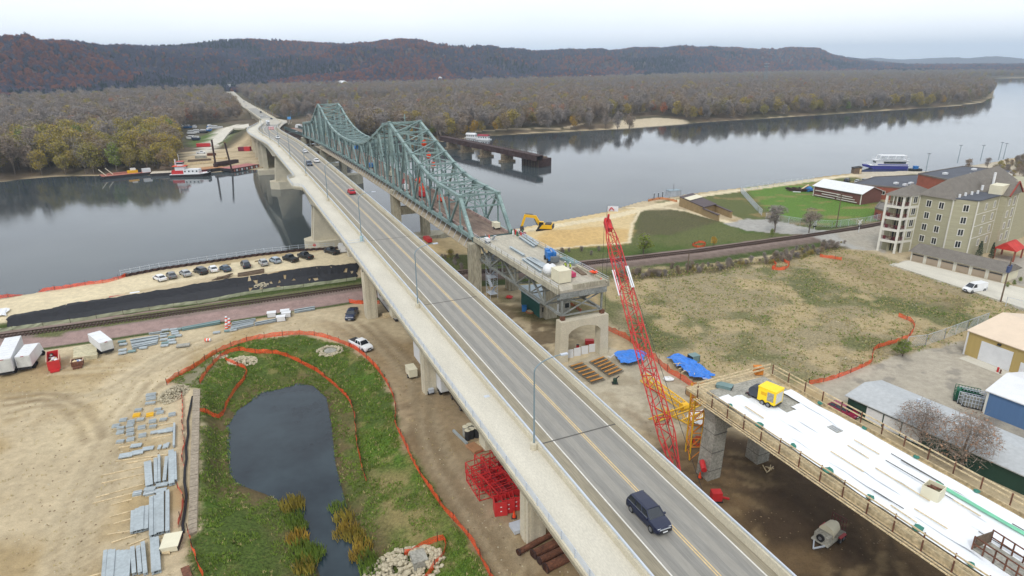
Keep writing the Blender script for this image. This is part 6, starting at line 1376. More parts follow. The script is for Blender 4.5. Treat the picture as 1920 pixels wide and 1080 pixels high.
# parked cars beyond the shed
for i,(u,v,pn,c) in enumerate(((1588,341,'dark',(46,50,56)),(1607,343,'silver',(176,180,182)),(1620,341,'bluegrey',(62,84,104)),(1636,338,'white',(236,238,240)),(1650,337,'silver',(176,180,182)))):
    vehicle('car',['dark car','silver car','blue-grey car','white car','silver car at the right end'][i]+' parked behind the white-roofed shed','car','sedan' if i else 'suv',pn,c,W(u,v,7)+Vector((0,0,.03)),.9,'cars behind the shed')
def scrapb(o):
    rr=random.Random(5)
    for k in range(16): L_(o,'scrap_bar',MB().beam((rr.uniform(-6,6),rr.uniform(-2,2),.3),(rr.uniform(-6,6),rr.uniform(-2,2),rr.uniform(.3,1.6)),.3),m_drust)
    L_(o,'blue_wrap',MB().sphere((3,0,.9),1.8,9,5,.6,.4),m_blue);L_(o,'plywood_board',MB().hexa([(0,-1,.4),(3,-1,2.6),(3,1.4,2.6),(0,1.4,.4),(0,-1,.5),(3,-1,2.7),(3,1.4,2.7),(0,1.4,.5)]),m_wood);L_(o,'white_board',MB().box(-3,0,-3.4,-2.4,.0,.15),m_whitep)
place('scrap_heap','heap of dark scrap, plywood and blue wrap at the shed end','scrap heap',(1500,358),7,scrapb,-.3)
# ---------------------------------------------------------------- railway
def along(P,step,z=7.7,off=0):
    out=[];P=[Vector((p[0],p[1],0)) for p in P]
    for a,b in zip(P[:-1],P[1:]):
        L=(b-a).length;n=max(1,int(L/step));d=(b-a)/L;nn=Vector((-d.y,d.x,0))
        for i in range(n): c=a+d*(L*i/n)+nn*off;c.z=z;out.append((c,d,nn))
    return out
rw=thing('railway_track','single railway track running behind the work yard and under the bridges','railway',(RAIL[0][0],RAIL[0][1],7))
tr_=along(RAIL,4)
for s in(-.75,.75):
    q=MB();pp=[(c+nn*s) for c,d,nn in tr_]
    for a,b in zip(pp[:-1],pp[1:]): q.beam(a+Vector((0,0,.25)),b+Vector((0,0,.25)),.16,.2)
    part('rail',q,mat('rail_steel',sr(84,62,54,.75),.6,.15,.5,metal=.3),rw)
q=MB()
for c,d,nn in along(RAIL[:-2],.62): q.beam(c-nn*1.3+Vector((0,0,.08)),c+nn*1.3+Vector((0,0,.08)),.26,.2)
o=part('sleepers',q,mat('sleeper_wood',sr(96,80,70,.75),.95,.3,1.),rw);o['kind']='stuff'
# ---------------------------------------------------------------- fences
def netting(pts,label,h=1.0,z=None,grp='orange safety netting',closed=False,m=None,name='safety_fence',ps=3.,sag=.16,seed=1):
    rr=random.Random(seed);P=[W(u,v,7 if z is None else z) for u,v in pts]
    if closed:P.append(P[0])
    Q=[]
    for i in range(len(P)-1):
        p0=P[max(i-1,0)];p1,p2=P[i],P[i+1];p3=P[min(i+2,len(P)-1)];n=max(1,int((p2-p1).length/.75))
        for k in range(n):
            t=k/n;Q.append(.5*((2*p1)+(p2-p0)*t+(2*p0-5*p1+4*p2-p3)*t*t+(3*p1-p0-3*p2+p3)*t**3))
    Q.append(P[-1]);
    zs=height(np.array([q.x for q in Q]),np.array([q.y for q in Q]))
    for q,zz in zip(Q,zs): q.z=float(zz)
    o=thing(name,label,'fence',Q[0],0,grp);v=[];m=m or m_net;f=[];H=h*(.92+.1*rr.random())
    for i,q in enumerate(Q):
        d=(Q[min(i+1,len(Q)-1)]-Q[max(i-1,0)]);d.z=0;d.normalize();nn=Vector((-d.y,d.x,0));w=(rr.random()-.5)*.28;s=sag*abs(math.sin(i*1.05))*(.5+rr.random())
        top=q+nn*w+Vector((0,0,H-s));mid=q+nn*(w*.3+(rr.random()-.5)*.2)+Vector((0,0,H*.5));v+=[q+Vector((0,0,.03)),mid,top]
    for i in range(len(Q)-1):
        a=i*3;f+=[(a,a+3,a+4,a+1),(a+1,a+4,a+5,a+2)]
    mb=MB();mb.add(v,f);part('netting',mb,m or m_orange,o)
    acc=0;pm_=None;last=None
    for i,q in enumerate(Q):
        if last is None or (q-last).length>=ps:
            pm_=pm_ or mesh('post',MB().tube((0,0,-.1),(0,0,h+.3),.045,5),m_drust);link('post',pm_,o,q-Q[0]);last=q
    return o
netting([(313,722),(330,708),(365,690),(400,666),(440,648),(480,637),(530,630),(570,628),(610,634),(650,648),(675,662),(700,686),(722,714),(737,745),(743,775),(741,795),(757,830),(775,868),(800,910),(835,960),(872,1000),(900,1045),(925,1095),(950,1140)],'long outer orange safety fence sweeping round the pond',seed=2)
netting([(376,728),(395,700),(420,675),(450,665),(480,670),(520,671),(560,678),(600,693),(635,720),(655,745),(664,775),(667,815),(675,855),(686,892)],'inner orange safety fence arching over the top of the pond',z=6.2,seed=3)
netting([(425,684),(440,691),(461,695),(460,705),(440,725),(425,745),(415,765),(400,775),(377,782)],'short orange safety fence looping below the small rock pile',z=6.2,seed=4)
netting([(354,1005),(362,1035),(375,1075),(382,1090)],'orange safety fence at the foot of the retaining wall, bottom left',z=6.5,seed=5)
netting([(757,1031),(790,1024),(832,1018),(834,1040),(815,1062),(795,1082)],'orange safety fence wrapped round the large rock pile at the bottom',z=6.2,seed=6)
netting([(-60,572),(0,560),(60,548),(110,543),(160,535),(200,530),(228,522),(241,516)],'orange safety fence along the river edge of the sand lot',seed=7)
netting([(1000,548),(1030,560),(1050,565),(1070,573),(1090,586)],'orange safety fence behind the deck truss approach',seed=8)
netting([(1139,620),(1165,632),(1182,642),(1203,660),(1227,676),(1251,698),(1275,712),(1298,728),(1318,745)],'orange safety fence running from the portal pier to the new deck',h=1.4,seed=9,sag=.3)
netting([(1516,722),(1560,712),(1600,697),(1632,682),(1635,670),(1643,655),(1690,640),(1705,632),(1713,618),(1712,608),(1700,600),(1684,594)],'orange safety fence between the field and the paved lot',seed=10)
netting([(1448,490),(1455,500),(1447,505),(1470,506),(1480,497),(1468,491)],'orange fence bunched in the brush beside the railway',seed=11)
netting([(1537,482),(1558,485),(1578,488)],'short orange fence strip at the top of the field',seed=12)
netting([(1298,460),(1306,464),(1320,463),(1322,457),(1310,455)],'orange fence ring round a hole on the grass north of the railway',closed=True,h=.8,ps=2,seed=13)
netting([(1298,831),(1308,839),(1318,836),(1317,827),(1305,824)],'orange fence ring beside the new concrete column',closed=True,h=.8,ps=2,seed=14)
netting([(655,568),(668,570),(700,571),(712,570)],'orange fence strip beyond the bridge pier by the navy pickup',seed=15)
netting([(1215,378),(1240,374),(1270,379)],'faded orange netting on the river path by the cage',m=mat('faded_netting',sr(204,140,96,.8)),seed=16)
netting([(341,740),(343,760),(342,790),(343,810)],'faded torn orange netting beside the retaining wall, upper piece',m=mat('torn_netting',sr(226,108,84,.85)),h=.6,seed=17)
netting([(343,815),(346,835),(341,855),(345,875)],'faded torn orange netting beside the retaining wall, middle piece',m=mat('torn_netting',sr(226,108,84,.85)),h=.6,seed=18)
netting([(333,915),(345,935),(341,965),(333,990)],'faded torn orange netting beside the retaining wall, lower piece',m=mat('torn_netting',sr(226,108,84,.85)),h=.9,seed=19)
def chain(pts,label,h=2.2,z=7,m=m_gal,sp=.5):
    P=[W(u,v,z) for u,v in pts];o=thing('chain_link_fence',label,'fence',P[0]);fab=MB()
    for a,b in zip(P[:-1],P[1:]):
        L=(b-a).length;n=max(1,int(L/3.2));d=(b-a)/L
        for k in range(n+1): part('post',MB().tube(a+d*L*k/n,a+d*L*k/n+Vector((0,0,h+.05)),.06,6),m,o)
        part('top_rail',MB().beam(a+Vector((0,0,h)),b+Vector((0,0,h)),.06),m,o)
        for x in np.arange(0,L,sp): 
            c=a+d*x;e=a+d*min(L,x+h);fab.beam(c+Vector((0,0,.05)),e+Vector((0,0,h*(min(L,x+h)-x)/h)),.025);fab.beam(c+Vector((0,0,h)),e+Vector((0,0,h-h*(min(L,x+h)-x)/h)),.025)
    part('wire_fabric',fab,m,o);return o
chain([(1388,360),(1420,396),(1428,404)],'chain link fence down the left side of the bright lawn')
chain([(1388,360),(1450,349),(1525,340)],'chain link fence along the river side of the bright lawn')
chain([(1436,412),(1500,422),(1560,427),(1620,420),(1655,412)],'chain link fence between the bright lawn and the railway')
chain([(1700,652),(1735,648),(1770,636),(1812,620),(1850,606)],'chain link fence at the left end of the tan warehouse')
chain([(1885,575),(1925,585),(1960,596)],'chain link fence behind the tan warehouse roof')
# sheet pile wall with rail
sp_=[(228,520),(300,506),(390,493),(480,480),(560,471),(660,465)]
P=[W(u,v,7.1) for u,v in sp_];wl=thing('sheet_pile_wall','rusty sheet pile river wall along the parked cars','wall',P[0])
q=MB();pts=along([(p.x,p.y) for p in P],.8,7);rg=[]
for i,(c,d,nn) in enumerate(pts): o_=.25 if (i//1)%2 else -.25;rg.append([(c.x+nn.x*(o_+.1),c.y+nn.y*(o_+.1),-2),(c.x+nn.x*(o_+.25),c.y+nn.y*(o_+.25),-2),(c.x+nn.x*(o_+.25),c.y+nn.y*(o_+.25),7.7),(c.x+nn.x*(o_+.1),c.y+nn.y*(o_+.1),7.7)])
part('sheet_piles',MB().loft(rg),m_drust,wl)
rl=thing('river_railing','thin steel railing on top of the sheet pile river wall','railing',P[0])
for z in(8.2,8.8):
    q=MB();pts=along([(p.x,p.y) for p in P],4,z)
    for (a,_,n1_),(b,_,n2_) in zip(pts[:-1],pts[1:]): q.beam(a+n1_*.3,b+n2_*.3,.06)
    part('rail',q,m_gal,rl)
pm_=mesh('post',MB().beam((0,0,.6),(0,0,1.85),.09),m_gal)
for c,d,nn in along([(p.x,p.y) for p in P],2.2,7): link('post',pm_,rl,c+nn*.3-P[0]+Vector((0,0,.1)))

ap_=[W(1674,497,7.2),W(1704,488.5,7.2),W(1990,558,7.2),W(1990,602,7.2),W(1850,555,7.2)]
struct('garage_apron',MB().prism([(p.x,p.y) for p in ap_],6.7,7.24),m_walk)
# satellite bits on the apartment walls: a downpipe at each white corner line
for p in (P3,P4): part('downpipe',MB().beam((p.x-.25,p.y-.2,7),(p.x-.25,p.y-.2,22.9),.12),m_trim,apt)
# ---------------------------------------------------------------- near ground clutter
def gz(p): return float(hgt(p.x,p.y))
def drape(name,label,cat,up_,lo__,m,nv=5,lift=.05,amp=.12,grp=None,holes=0,seed=1,z=7.):
    """cloth laid over the ground between an upper and a lower outline"""
    U=[W(u,v,z) for u,v in up_];Lw=[W(u,v,z) for u,v in lo__]
    def res(P,n):
        d=[0]
        for a,b in zip(P[:-1],P[1:]): d.append(d[-1]+(b-a).length)
        xs=np.linspace(0,d[-1],n);return np.stack([np.interp(xs,d,[p.x for p in P]),np.interp(xs,d,[p.y for p in P])],-1),d[-1]
    _,L=res(U,2);n=max(8,int(L/.7));a,_=res(U,n);b,_=res(Lw,n);rr=np.random.RandomState(seed)
    k=np.linspace(0,1,nv)[None,:,None];G=a[:,None,:]*(1-k)+b[:,None,:]*k;G+=(rr.rand(*G.shape)-.5)*.75
    z_=height(G[...,0],G[...,1])+lift+amp*fb(G[...,0]*.9,G[...,1]*.9,3)*1.3+rr.rand(n,nv)*amp*.4
    mb=MB();f=[]
    for i in range(n-1):
        for j in range(nv-1):
            if holes and rr.rand()<holes:continue
            q=i*nv+j;f.append((q,q+1,q+nv+1,q+nv))
    mb.add([(G[i,j,0],G[i,j,1],z_[i,j]) for i in range(n) for j in range(nv)],f)
    # hem so that the cloth has an edge thickness
    return single(name,mb,m,label,cat,grp)
m_fab=mat('black_erosion_fabric',sr(24,25,32,.7),.8,.35,.8,bump=.3,fine=3)
g_='black erosion fabric sheets'
drape('erosion_fabric','black erosion fabric sheet, longest stretch, between the sand lot and the track','fabric',[(128,578),(240,562),(360,542),(410,534),(432,530)],[(128,604),(265,581),(375,565),(425,559),(470,549)],m_fab,7,grp=g_,seed=1)
drape('erosion_fabric','black erosion fabric sheet with ragged edge at the left end of the bank','fabric',[(16,606),(32,596),(60,592),(100,587),(126,579)],[(15,620),(50,617),(80,612),(110,607),(126,604)],m_fab,6,grp=g_,seed=2)
drape('erosion_fabric','torn black erosion fabric sheet showing pale stones through its holes','fabric',[(410,536),(437,530),(470,525),(500,520)],[(425,560),(450,555),(480,549),(494,544)],m_fab,6,grp=g_,holes=.1,seed=3)
drape('erosion_fabric','black erosion fabric sheet rising to the bridge pier at the right end of the bank','fabric',[(492,523),(522,517),(560,511),(600,506),(640,503),(672,500)],[(495,543),(530,541),(575,534),(610,530),(645,525),(672,520)],m_fab,6,grp=g_,holes=.06,seed=4)
drape('plastic_sheet','crumpled white plastic sheet at the far left of the sand lot','sheet',[(0,583),(20,580)],[(0,595),(12,594)],m_whitep,4,amp=.4)
m_silt=mat('silt_fabric',sr(176,180,150,.82),.85,.1,.8)
netting([(-30,637),(0,630),(65,619),(125,609),(190,596),(265,584),(340,573),(400,565),(480,550),(575,538),(640,529),(668,525)],'low pale green silt fence below the black fabric',h=.85,m=m_silt,grp='silt fence',name='silt_fence',ps=4.5,sag=.05,seed=30)
# rocks
RK=[]
for s in range(6):
    rr=random.Random(s+40);mb=MB().sphere((0,0,0),1,6,4,.75,.5,rr);RK.append(mesh('rock',mb,mat('pale_limestone',sr(196,186,160,.8),.9,.14,.9,fine=3)))
def rocks(name,label,cpx,rx,ry,n,s0,s1,z=7.,n2=0,grp=None,a=0.,hh=.8,hole=0):
    c=W(*cpx,z);c.z=gz(c);o=thing(name,label,'rock pile',c,0,grp);rr=random.Random(n+int(cpx[0]));more=MB();ca,sa=math.cos(a),math.sin(a)
    for i in range(n+n2):
        q=math.sqrt(rr.random());t=rr.random()*6.283
        if hole and q<hole:q=hole+.1
        X,Y=q*rx*math.cos(t),q*ry*math.sin(t);x,y=X*ca-Y*sa,X*sa+Y*ca;s=rr.uniform(s0,s1);zz=float(hgt(c.x+x,c.y+y))-c.z+hh*(1-q*q)*rr.random()+s*.35
        if i<n:
            k=link('rock',RK[rr.randrange(6)],o,(x,y,zz),rr.random()*6.28);k.scale=(s,s*rr.uniform(.7,1.1),s*rr.uniform(.7,1))
        else: more.sphere((c.x+x,c.y+y,c.z+zz),s*.8,5,3,.8,.4,rr)
    if n2: k=part('small_rocks',more,RK[0].materials[0],o);k['kind']='stuff'
    return o
rocks('rock_pile','big pile of pale boulders at the bottom of the pond basin',(757,1064),4.4,3.0,130,.2,.46,5.5,160,hh=.9)
rocks('rock_pile','pale rock apron at the top of the pond under the inner orange fence',(455,681),2.7,1.7,60,.12,.3,6.5,220,hh=.3)
rocks('rock_pile','ring of pale rocks round a grey outlet slab near the white pickup',(620,661),2.6,1.9,60,.12,.3,6.5,160,hh=.25,hole=.55)
single('outlet_slab',MB().tube(W(620,661,6.6),W(620,661,6.6)+Vector((0,0,.5)),1.15,14),m_conc_g,'round grey outlet slab inside the ring of rocks','slab')
single('outlet_slab',MB().rbox(tuple(W(786,1052,6))[:2],1.6,1.9,5.6,6.75,.4),m_conc_g,'square grey outlet slab among the boulders at the bottom','slab')
rocks('rock_pile','small scatter of pale stones beside the upper fence',(413,671),1.4,.9,20,.1,.25,6.8,60,hh=.1)
rocks('gravel_pile','heap of pale crushed stone at the top of the retaining wall',(325,740),2.0,3.2,40,.1,.22,7,700,hh=1.0)
rocks('rock_pile','pale stones spilled through the torn black fabric',(490,536),1.6,2.0,40,.12,.3,7,80,hh=.2)
# retaining wall
rwl=thing('retaining_wall','long low retaining wall with a planked top along the left side of the pond basin','wall',W(368,740,7))
a0,a1,b0,b1=W(362,729,7.25),W(352,1003,7.25),W(375,729,7.25),W(369,996,7.25)
n=44
for i in range(n):
    k0,k1=i/n+.001,(i+1)/n-.001;p=[a0.lerp(a1,k0),b0.lerp(b1,k0),b0.lerp(b1,k1),a0.lerp(a1,k1)];j=.01*(i%3)
    part('cap_block',MB().hexa([(q.x,q.y,7.0) for q in p[::-1]]+[(q.x,q.y,7.25+j) for q in p[::-1]]),mat('cap_stone',sr(160,148,130,.82),.9,.2,1.3,fine=4),rwl)
dd_=(b1-b0).normalized();nn_=Vector((-dd_.y,dd_.x,0))
if nn_.x<0:nn_=-nn_
for k in range(3): part('wall_course',MB().beam(b0-nn_*.12+Vector((0,0,-.5-.55*k)),b1-nn_*.12+Vector((0,0,-.5-.55*k)),.36,.5),mat('tan_block',sr(188,176,138,.82),.9,.15,1.2,fine=3),rwl)
bl_=[W(u,v,7.05) for u,v in((361,745),(357,765),(352,790),(353,815),(349,840),(350,862),(347,880),(346,905),(350,930),(347,960),(343,985),(344,1000))]
single('silt_sock',MB().path([p+Vector((0,0,.12)) for p in bl_],.16,6),m_fab,'black silt sock lying along the retaining wall','silt sock')
# ---------------------------------------------------------------- steel laid out in the yard
m_stl=mat('pale_blue_steel',sr(174,184,188,.82),.5,.1,.5,fine=3,metal=.15);m_stlg=mat('greenish_steel',sr(124,152,152,.8),.55,.1,.5,metal=.1)
def yard_px(zx,zy,s=2.7,ox=0,oy=680): return (ox+zx/s,oy+zy/s)
def beam_px(p,q,w,label,grp,m=m_stl,h=.35,z=7.12,name='steel_beam'):
    a,b=W(*p,z),W(*q,z);c=(a+b)/2;L=(b-a).length;w*=.68;h*=R.uniform(.8,1.25);o=thing(name,label,'steel beam',(c.x,c.y,gz(c)+.1),math.atan2(b.y-a.y,b.x-a.x),grp)
    part('top_flange',MB().box(-L/2,L/2,-w/2,w/2,h-.04,h),m,o,world=False);part('web',MB().box(-L/2,L/2,-.03,.03,.04,h-.04),m,o,world=False);part('bottom_flange',MB().box(-L/2,L/2,-w/2,w/2,0,.04),m,o,world=False);return o
for x in (530,553,572,592,612,632,652): beam_px(yard_px(x+6,957),yard_px(x-5,1095),.56,'pale blue steel beam in the dense row at the bottom left of the yard','steel beams, bottom row')
for i,(a,b) in enumerate((((672,940),(681,1075)),((700,935),(711,1070)),((724,915),(738,1075)))): beam_px(yard_px(*a),yard_px(*b),.6,'separate pale blue steel beam right of the dense bottom row, '+['left','middle','right'][i]+' of three','steel beams, bottom row')
for i,(a,b) in enumerate((((773,897),(781,1072)),((795,895),(806,1066)))): beam_px(yard_px(*a),yard_px(*b),.66,['left','right'][i]+' steel beam of the pair beside the timber stack at the bottom','steel beams, bottom row')
for x,y0,y1 in((677,755,865),(698,748,862),(720,740,858),(744,732,850)): beam_px(yard_px(x,y0),yard_px(x-4,y1),.75,'broad pale blue steel beam in the shorter middle block of the yard','steel beams, middle blocks')
for x,y0,y1 in((768,690,888),(785,680,880),(804,668,872),(822,660,868),(850,655,864)): beam_px(yard_px(x,y0),yard_px(x,y1),.62,'long pale blue steel beam in the taller middle block of the yard','steel beams, middle blocks')
for i,(a,b,w) in enumerate((((748,506),(757,628),1.25),((788,490),(791,612),.6),((806,474),(808,610),.45),((845,482),(833,604),.6),((868,450),(870,620),1.0),((886,458),(890,600),.5),((884,312),(881,428),.4))):
    beam_px(yard_px(*a),yard_px(*b),w,['wide flat steel plate left of the upper beam group','first narrow beam right of the wide plate','thin beam beside the first narrow one','slanting beam in the middle of the upper group','widest beam at the right of the upper group','thin beam at the far right of the upper group','single thin beam standing apart near the netting'][i],'steel beams, upper block')
def plate(p,w,l,rz,label,grp,m=m_stl,h=.22):
    w*=.82;l*=.8;rz+=R.uniform(-.08,.08)
    c=W(*p,7.1);o=thing('steel_plate',label,'steel plate',(c.x,c.y,gz(c)+.06),rz,grp);part('plate',MB().box(-w/2,w/2,-l/2,l/2,.08,h),m,o,world=False)
    for x in(-w*.3,w*.3): part('skid',MB().box(x-.07,x+.07,-l/2,l/2,0,.08),m_wood,o,world=False)
    return o
hd_=math.atan2(.35,1)
for i,(x,y,w,l) in enumerate(((690,422,1.7,1.1),(696,457,1.8,1.3),(638,472,2.0,1.4),(750,437,1.7,1.1),(785,353,1.4,.9),(822,348,1.3,1.2),(858,341,1.2,1.5),(808,430,.5,1.3),(834,425,.5,1.4),(848,420,.5,1.5),(820,620,1.7,.9),(816,648,1.5,.9),(760,640,1.6,.8),(762,660,1.9,.9))):
    plate(yard_px(x,y),w,l,hd_,'flat pale steel plate lying loose among the timber sleepers in the yard','loose steel plates in the yard')
for i,(x,y) in enumerate(((702,243),(693,270),(760,268),(800,240),(812,255),(872,265),(712,292),(625,295),(773,300),(828,290),(588,325),(665,305),(612,335),(660,322),(718,332),(775,325),(610,357),(660,347),(610,403),(662,392),(722,372),(660,366),(765,165),(765,185),(762,208),(696,665),(760,662))):
    big=22<=i<=24;yl=i in(1,2);sl_=i>24
    o=thing('pallet_stack',('yellow bundle on a pallet, '+('left' if i==1 else 'right')+' of two') if yl else ('white crate bundle between the beam blocks' if sl_ else ('stack of grey steel pieces at the top of the laydown rows' if big else 'small pallet of grey steel pieces in the upper laydown rows')),'pallet',(0,0,0),hd_+.1*(i%3-1),'pallets of steel in the yard')
    c=W(*yard_px(x,y),7.1);o.location=(c.x,c.y,gz(c));w=1.5 if big else 1.05
    part('pallet',MB().box(-w/2,w/2,-.5,.5,0,.12),m_wood,o,world=False)
    for k in range(4): part('steel_piece',MB().box(-w/2+.04,w/2-.04,-.46+k*.24,-.27+k*.24,.12,.3+.05*((i+k)%3)),m_yp if yl else (m_stl if (i+k)%3 else m_conc_g if not sl_ else m_whitep),o,world=False)
for i,(a,b) in enumerate((((510,572),(722,525)),((515,610),(730,560)),((485,682),(730,612)),((468,712),(735,642)),((562,720),(668,690)),((555,780),(665,750)),((575,815),(665,790)),((545,868),(660,850)),((565,908),(690,868)),((650,922),(745,885)),((430,1085),(515,1062)),((585,497),(850,462)),((600,430),(700,412)),((640,508),(800,480)),((770,380),(880,360)),((790,318),(885,300)))):
    p,q_=W(*yard_px(*a),7.1),W(*yard_px(*b),7.1);p.z=gz(p)+.06;q_.z=gz(q_)+.06;single('timber_sleeper',MB().beam(p,q_,.14,.12),m_wood,'long thin timber laid across the yard under the steel rows','timber','timbers under the steel rows')
for k in range(6):
    p,q_=W(*yard_px(815+k*7,895),7.2),W(*yard_px(822+k*7,968),7.2);single('timber_plank',MB().beam(p,q_,.12,.12),m_wood,'plank in the small timber stack near the bottom end of the retaining wall','timber','planks by the retaining wall')
c=W(*yard_px(872,925),7);crate('crate_bundle','tipped off-white wrapped crate at the bottom end of the retaining wall','crate',yard_px(872,925),7,1.8,2.4,.7,.25,m_cream)
p,q_=W(*yard_px(935,1035),7.2),W(*yard_px(955,1100),7.2);single('rusty_plate',MB().beam(p,q_,.8,.15),m_rust,'rusty plate lying at the bottom end of the retaining wall','plate')
# second laydown row by the track (zoom origin 0,440 scale 4)
Z1=lambda x,y:(x/4,440+y/4);Z2=lambda x,y:(200+x/4,430+y/4)
for k in range(6): beam_px(Z1(978+3*k,800+11.5*k),Z1(1192-2*k,766+10*k),.62,'pale blue steel beam in the parallel stack nearest the white container','steel beams by the track',z=7.1)
beam_px(Z1(1118,750),Z1(1215,736),.5,'thin steel beam above the parallel stack by the track','steel beams by the track');beam_px(Z1(1200,752),Z1(1268,742),.7,'short steel beam at the right end of the parallel stack','steel beams by the track')
for k in range(3): beam_px(Z2(566,745+6*k),Z2(853,690+7*k),.5,'long greenish steel beam above the orange drum','steel beams by the track',m_stlg)
for k in range(2): beam_px(Z2(940,718-8*k),Z2(1118,687-7*k),.45,'thin pale beam right of the barrier drums','steel beams by the track')
for k in range(3): beam_px(Z2(932,760-9*k),Z2(1103,722-9*k),.5,'pale steel beam in the wide stack right of the barrier drums','steel beams by the track')
for k in range(2): beam_px(Z2(1112,722-9*k),Z2(1290,686-7*k),.5,'pale steel beam continuing the wide stack to the right','steel beams by the track')
for k in range(2): beam_px(Z2(1410,628-12*k),Z2(1562,602-12*k),.6,'pale steel beam nearest the bridge in the row by the track','steel beams by the track')
for i,(x,y) in enumerate(((915,805),(925,825),(920,868),(920,892),(990,878),(1075,852),(1225,765),(1230,790),(1240,815),(1235,835),(1240,720),(1300,715),(1335,712),(1310,730),(1315,745),(1335,760),(1290,770),(1285,795),(1295,815),(1625,738),(1710,725),(1750,720))):
    plate(Z1(x,y),1.6,1.0,.35,'small steel plate among the pieces laid by the track','small plates by the track',m_stl if i%4 else m_stlg,h=.3)
for i,(x,y) in enumerate(((1240,655),(1340,640),(1350,655),(1310,685))): crate('crate_bundle','white wrapped bundle on the ground near the track','crate',Z2(x,y),7,1.8,1.4,1.0,.3,m_whitep,'wrapped bundles by the track')
def drum(p,lb,lying=False,z=7):
    o=thing('traffic_drum',lb,'traffic drum',W(*p,z));
    for k in range(4):
        if lying: L_(o,'band',MB().tube((k*.27,0,.3),(k*.27+.27,0,.3),.3,10),m_orange if k%2==0 else m_whitep)
        else: L_(o,'band',MB().tube((0,0,k*.27),(0,0,k*.27+.27),.3-.02*k,10),m_orange if k%2==0 else m_whitep)
    return o
drum(Z1(1540,800),'orange and white traffic drum lying on its side on the dirt road',True)
for i in range(5): drum(Z2(900+ (i%2)*22,690+i*14),'orange and white drum standing in the little cluster by the steel stacks').__setitem__('group','drums by the steel stacks')
crate('pallet_stack','low grey pallet with tools on the dirt road by the lying drum','pallet',Z1(1375,838),7,2.2,1.2,.3,.3,m_conc_g)
# trailers and skips on the left
def boxvan(p0,p1,L,label,h=3.0,cab=False,ribs=6,name='box_trailer',cat='trailer',m=m_whitep):
    a,b=W(*p0,7),W(*p1,7);d=(b-a);w=d.length;d.normalize();n=Vector((-d.y,d.x,0))
    if n.dot(a)<0:n=-n
    o=thing(name,label,cat,a,math.atan2(d.y,d.x));L_(o,'cargo_box',MB().box(0,w,0,L,.9,h),m)
    L_(o,'underframe',MB().box(.3,w-.3,.2,L,.6,.9),m_dk);L_(o,'rear_door',MB().box(.1,w-.1,-.05,0,1.0,h-.15),mat('trailer_door',sr(210,212,208,.85)));L_(o,'rear_bumper',MB().box(.1,w-.1,-.12,0,.5,.75),m_dk);L_(o,'rear_marker_lamp',MB().box(w*.4,w*.6,-.08,-.01,h-.14,h-.04),m_lampr)
    for k in range(ribs): L_(o,'roof_rib',MB().box(.05,w-.05,(k+.5)*L/ribs,(k+.5)*L/ribs+.07,h,h+.04),m)
    for y in(1.2,2.3): 
        for x in(.25,w-.25): wheel(o,x,y,.48,.3)
    if cab:
        L_(o,'cab',MB().hexa([(.2,L+.2,.6),(w-.2,L+.2,.6),(w-.2,L+2.2,.6),(.2,L+2.2,.6),(.25,L+.2,2.5),(w-.25,L+.2,2.5),(w-.3,L+1.5,2.4),(.3,L+1.5,2.4)]),m);L_(o,'windscreen',MB().hexa([(.35,L+1.65,1.6),(w-.35,L+1.65,1.6),(w-.35,L+2.0,1.6),(.35,L+2.0,1.6),(.4,L+1.45,2.35),(w-.4,L+1.45,2.35),(w-.4,L+1.6,2.35),(.4,L+1.6,2.35)]),m_glass)
        for x in(.25,w-.25): wheel(o,x,L+1.2,.48,.3)
    return o
boxvan((-4,710),(29,704),11,'long dirty white trailer cut by the left edge of the photo',h=3.3,ribs=9)
boxvan((35,699),(63,695),5.6,'grey-white box truck with its rear door facing the viewer',cab=True,name='box_truck',cat='truck')
cn=boxvan((192,668),(216,661),6.6,'white storage container standing alone right of the plank stack',h=2.6,ribs=2,name='storage_container',cat='container')
def skip(p0,p1,L,h,m,label,fill=True):
    a,b=W(*p0,7),W(*p1,7);d=(b-a);w=d.length;d.normalize();n=Vector((-d.y,d.x,0))
    if n.dot(a)<0:n=-n
    o=thing('skip',label,'skip',a,math.atan2(d.y,d.x));t=.1
    for nm,q in(('end_wall',MB().box(0,w,0,t,.3,h)),('end_wall',MB().box(0,w,L-t,L,.3,h)),('side_wall',MB().box(0,t,t,L-t,.3,h)),('side_wall',MB().box(w-t,w,t,L-t,.3,h)),('floor',MB().box(t,w-t,t,L-t,.3,.4))): L_(o,nm,q,m)
    for x in(-.06,w): L_(o,'rim',MB().box(x-.02,x+.1,-.05,L+.05,h,h+.12),mat('pale_rim',sr(206,176,150,.8)))
    L_(o,'runner',MB().box(.2,w-.2,-.5,.1,.05,.35),m)
    if fill:
        rr=random.Random(9);cs=[m_whitep,m_conc_g,m_dk,m_wood,m_blue,m_whitep]
        for k in range(14): L_(o,'rubbish_bag',MB().sphere((rr.uniform(.4,w-.4),rr.uniform(.5,L-.5),h*.62+rr.random()*.3),rr.uniform(.25,.5),6,4,.7,.6,rr),cs[k%6])
    return o
skip((92,699),(115,694),5.2,2.0,m_red,'bright red skip full of rubbish bags beside the box truck')
skip((135,692),(157,688),1.6,1.2,m_rust,'small rusty skip in front of the pale plank stack')
st=thing('barrier_stack','stack of long pale concrete planks between the red skip and the white container','stack',W(160,676,7))
a,b=W(139,677,7),W(183,672,7);c_,e_=W(137,650,7.9),W(180,642,7.9)
for k in range(9):
    for lv in range(2):
        p=a.lerp(Vector((c_.x,c_.y,7)),k/8.5);q_=b.lerp(Vector((e_.x,e_.y,7)),k/8.5);part('plank',MB().beam(p+Vector((.06*(k%2),0,.22+.42*lv)),q_+Vector((.06*((k+lv)%3),0,.22+.42*lv)),.5,.38),mat('pale_plank',sr(206,198,166,.84),.9,.14,.7,fine=3),st)
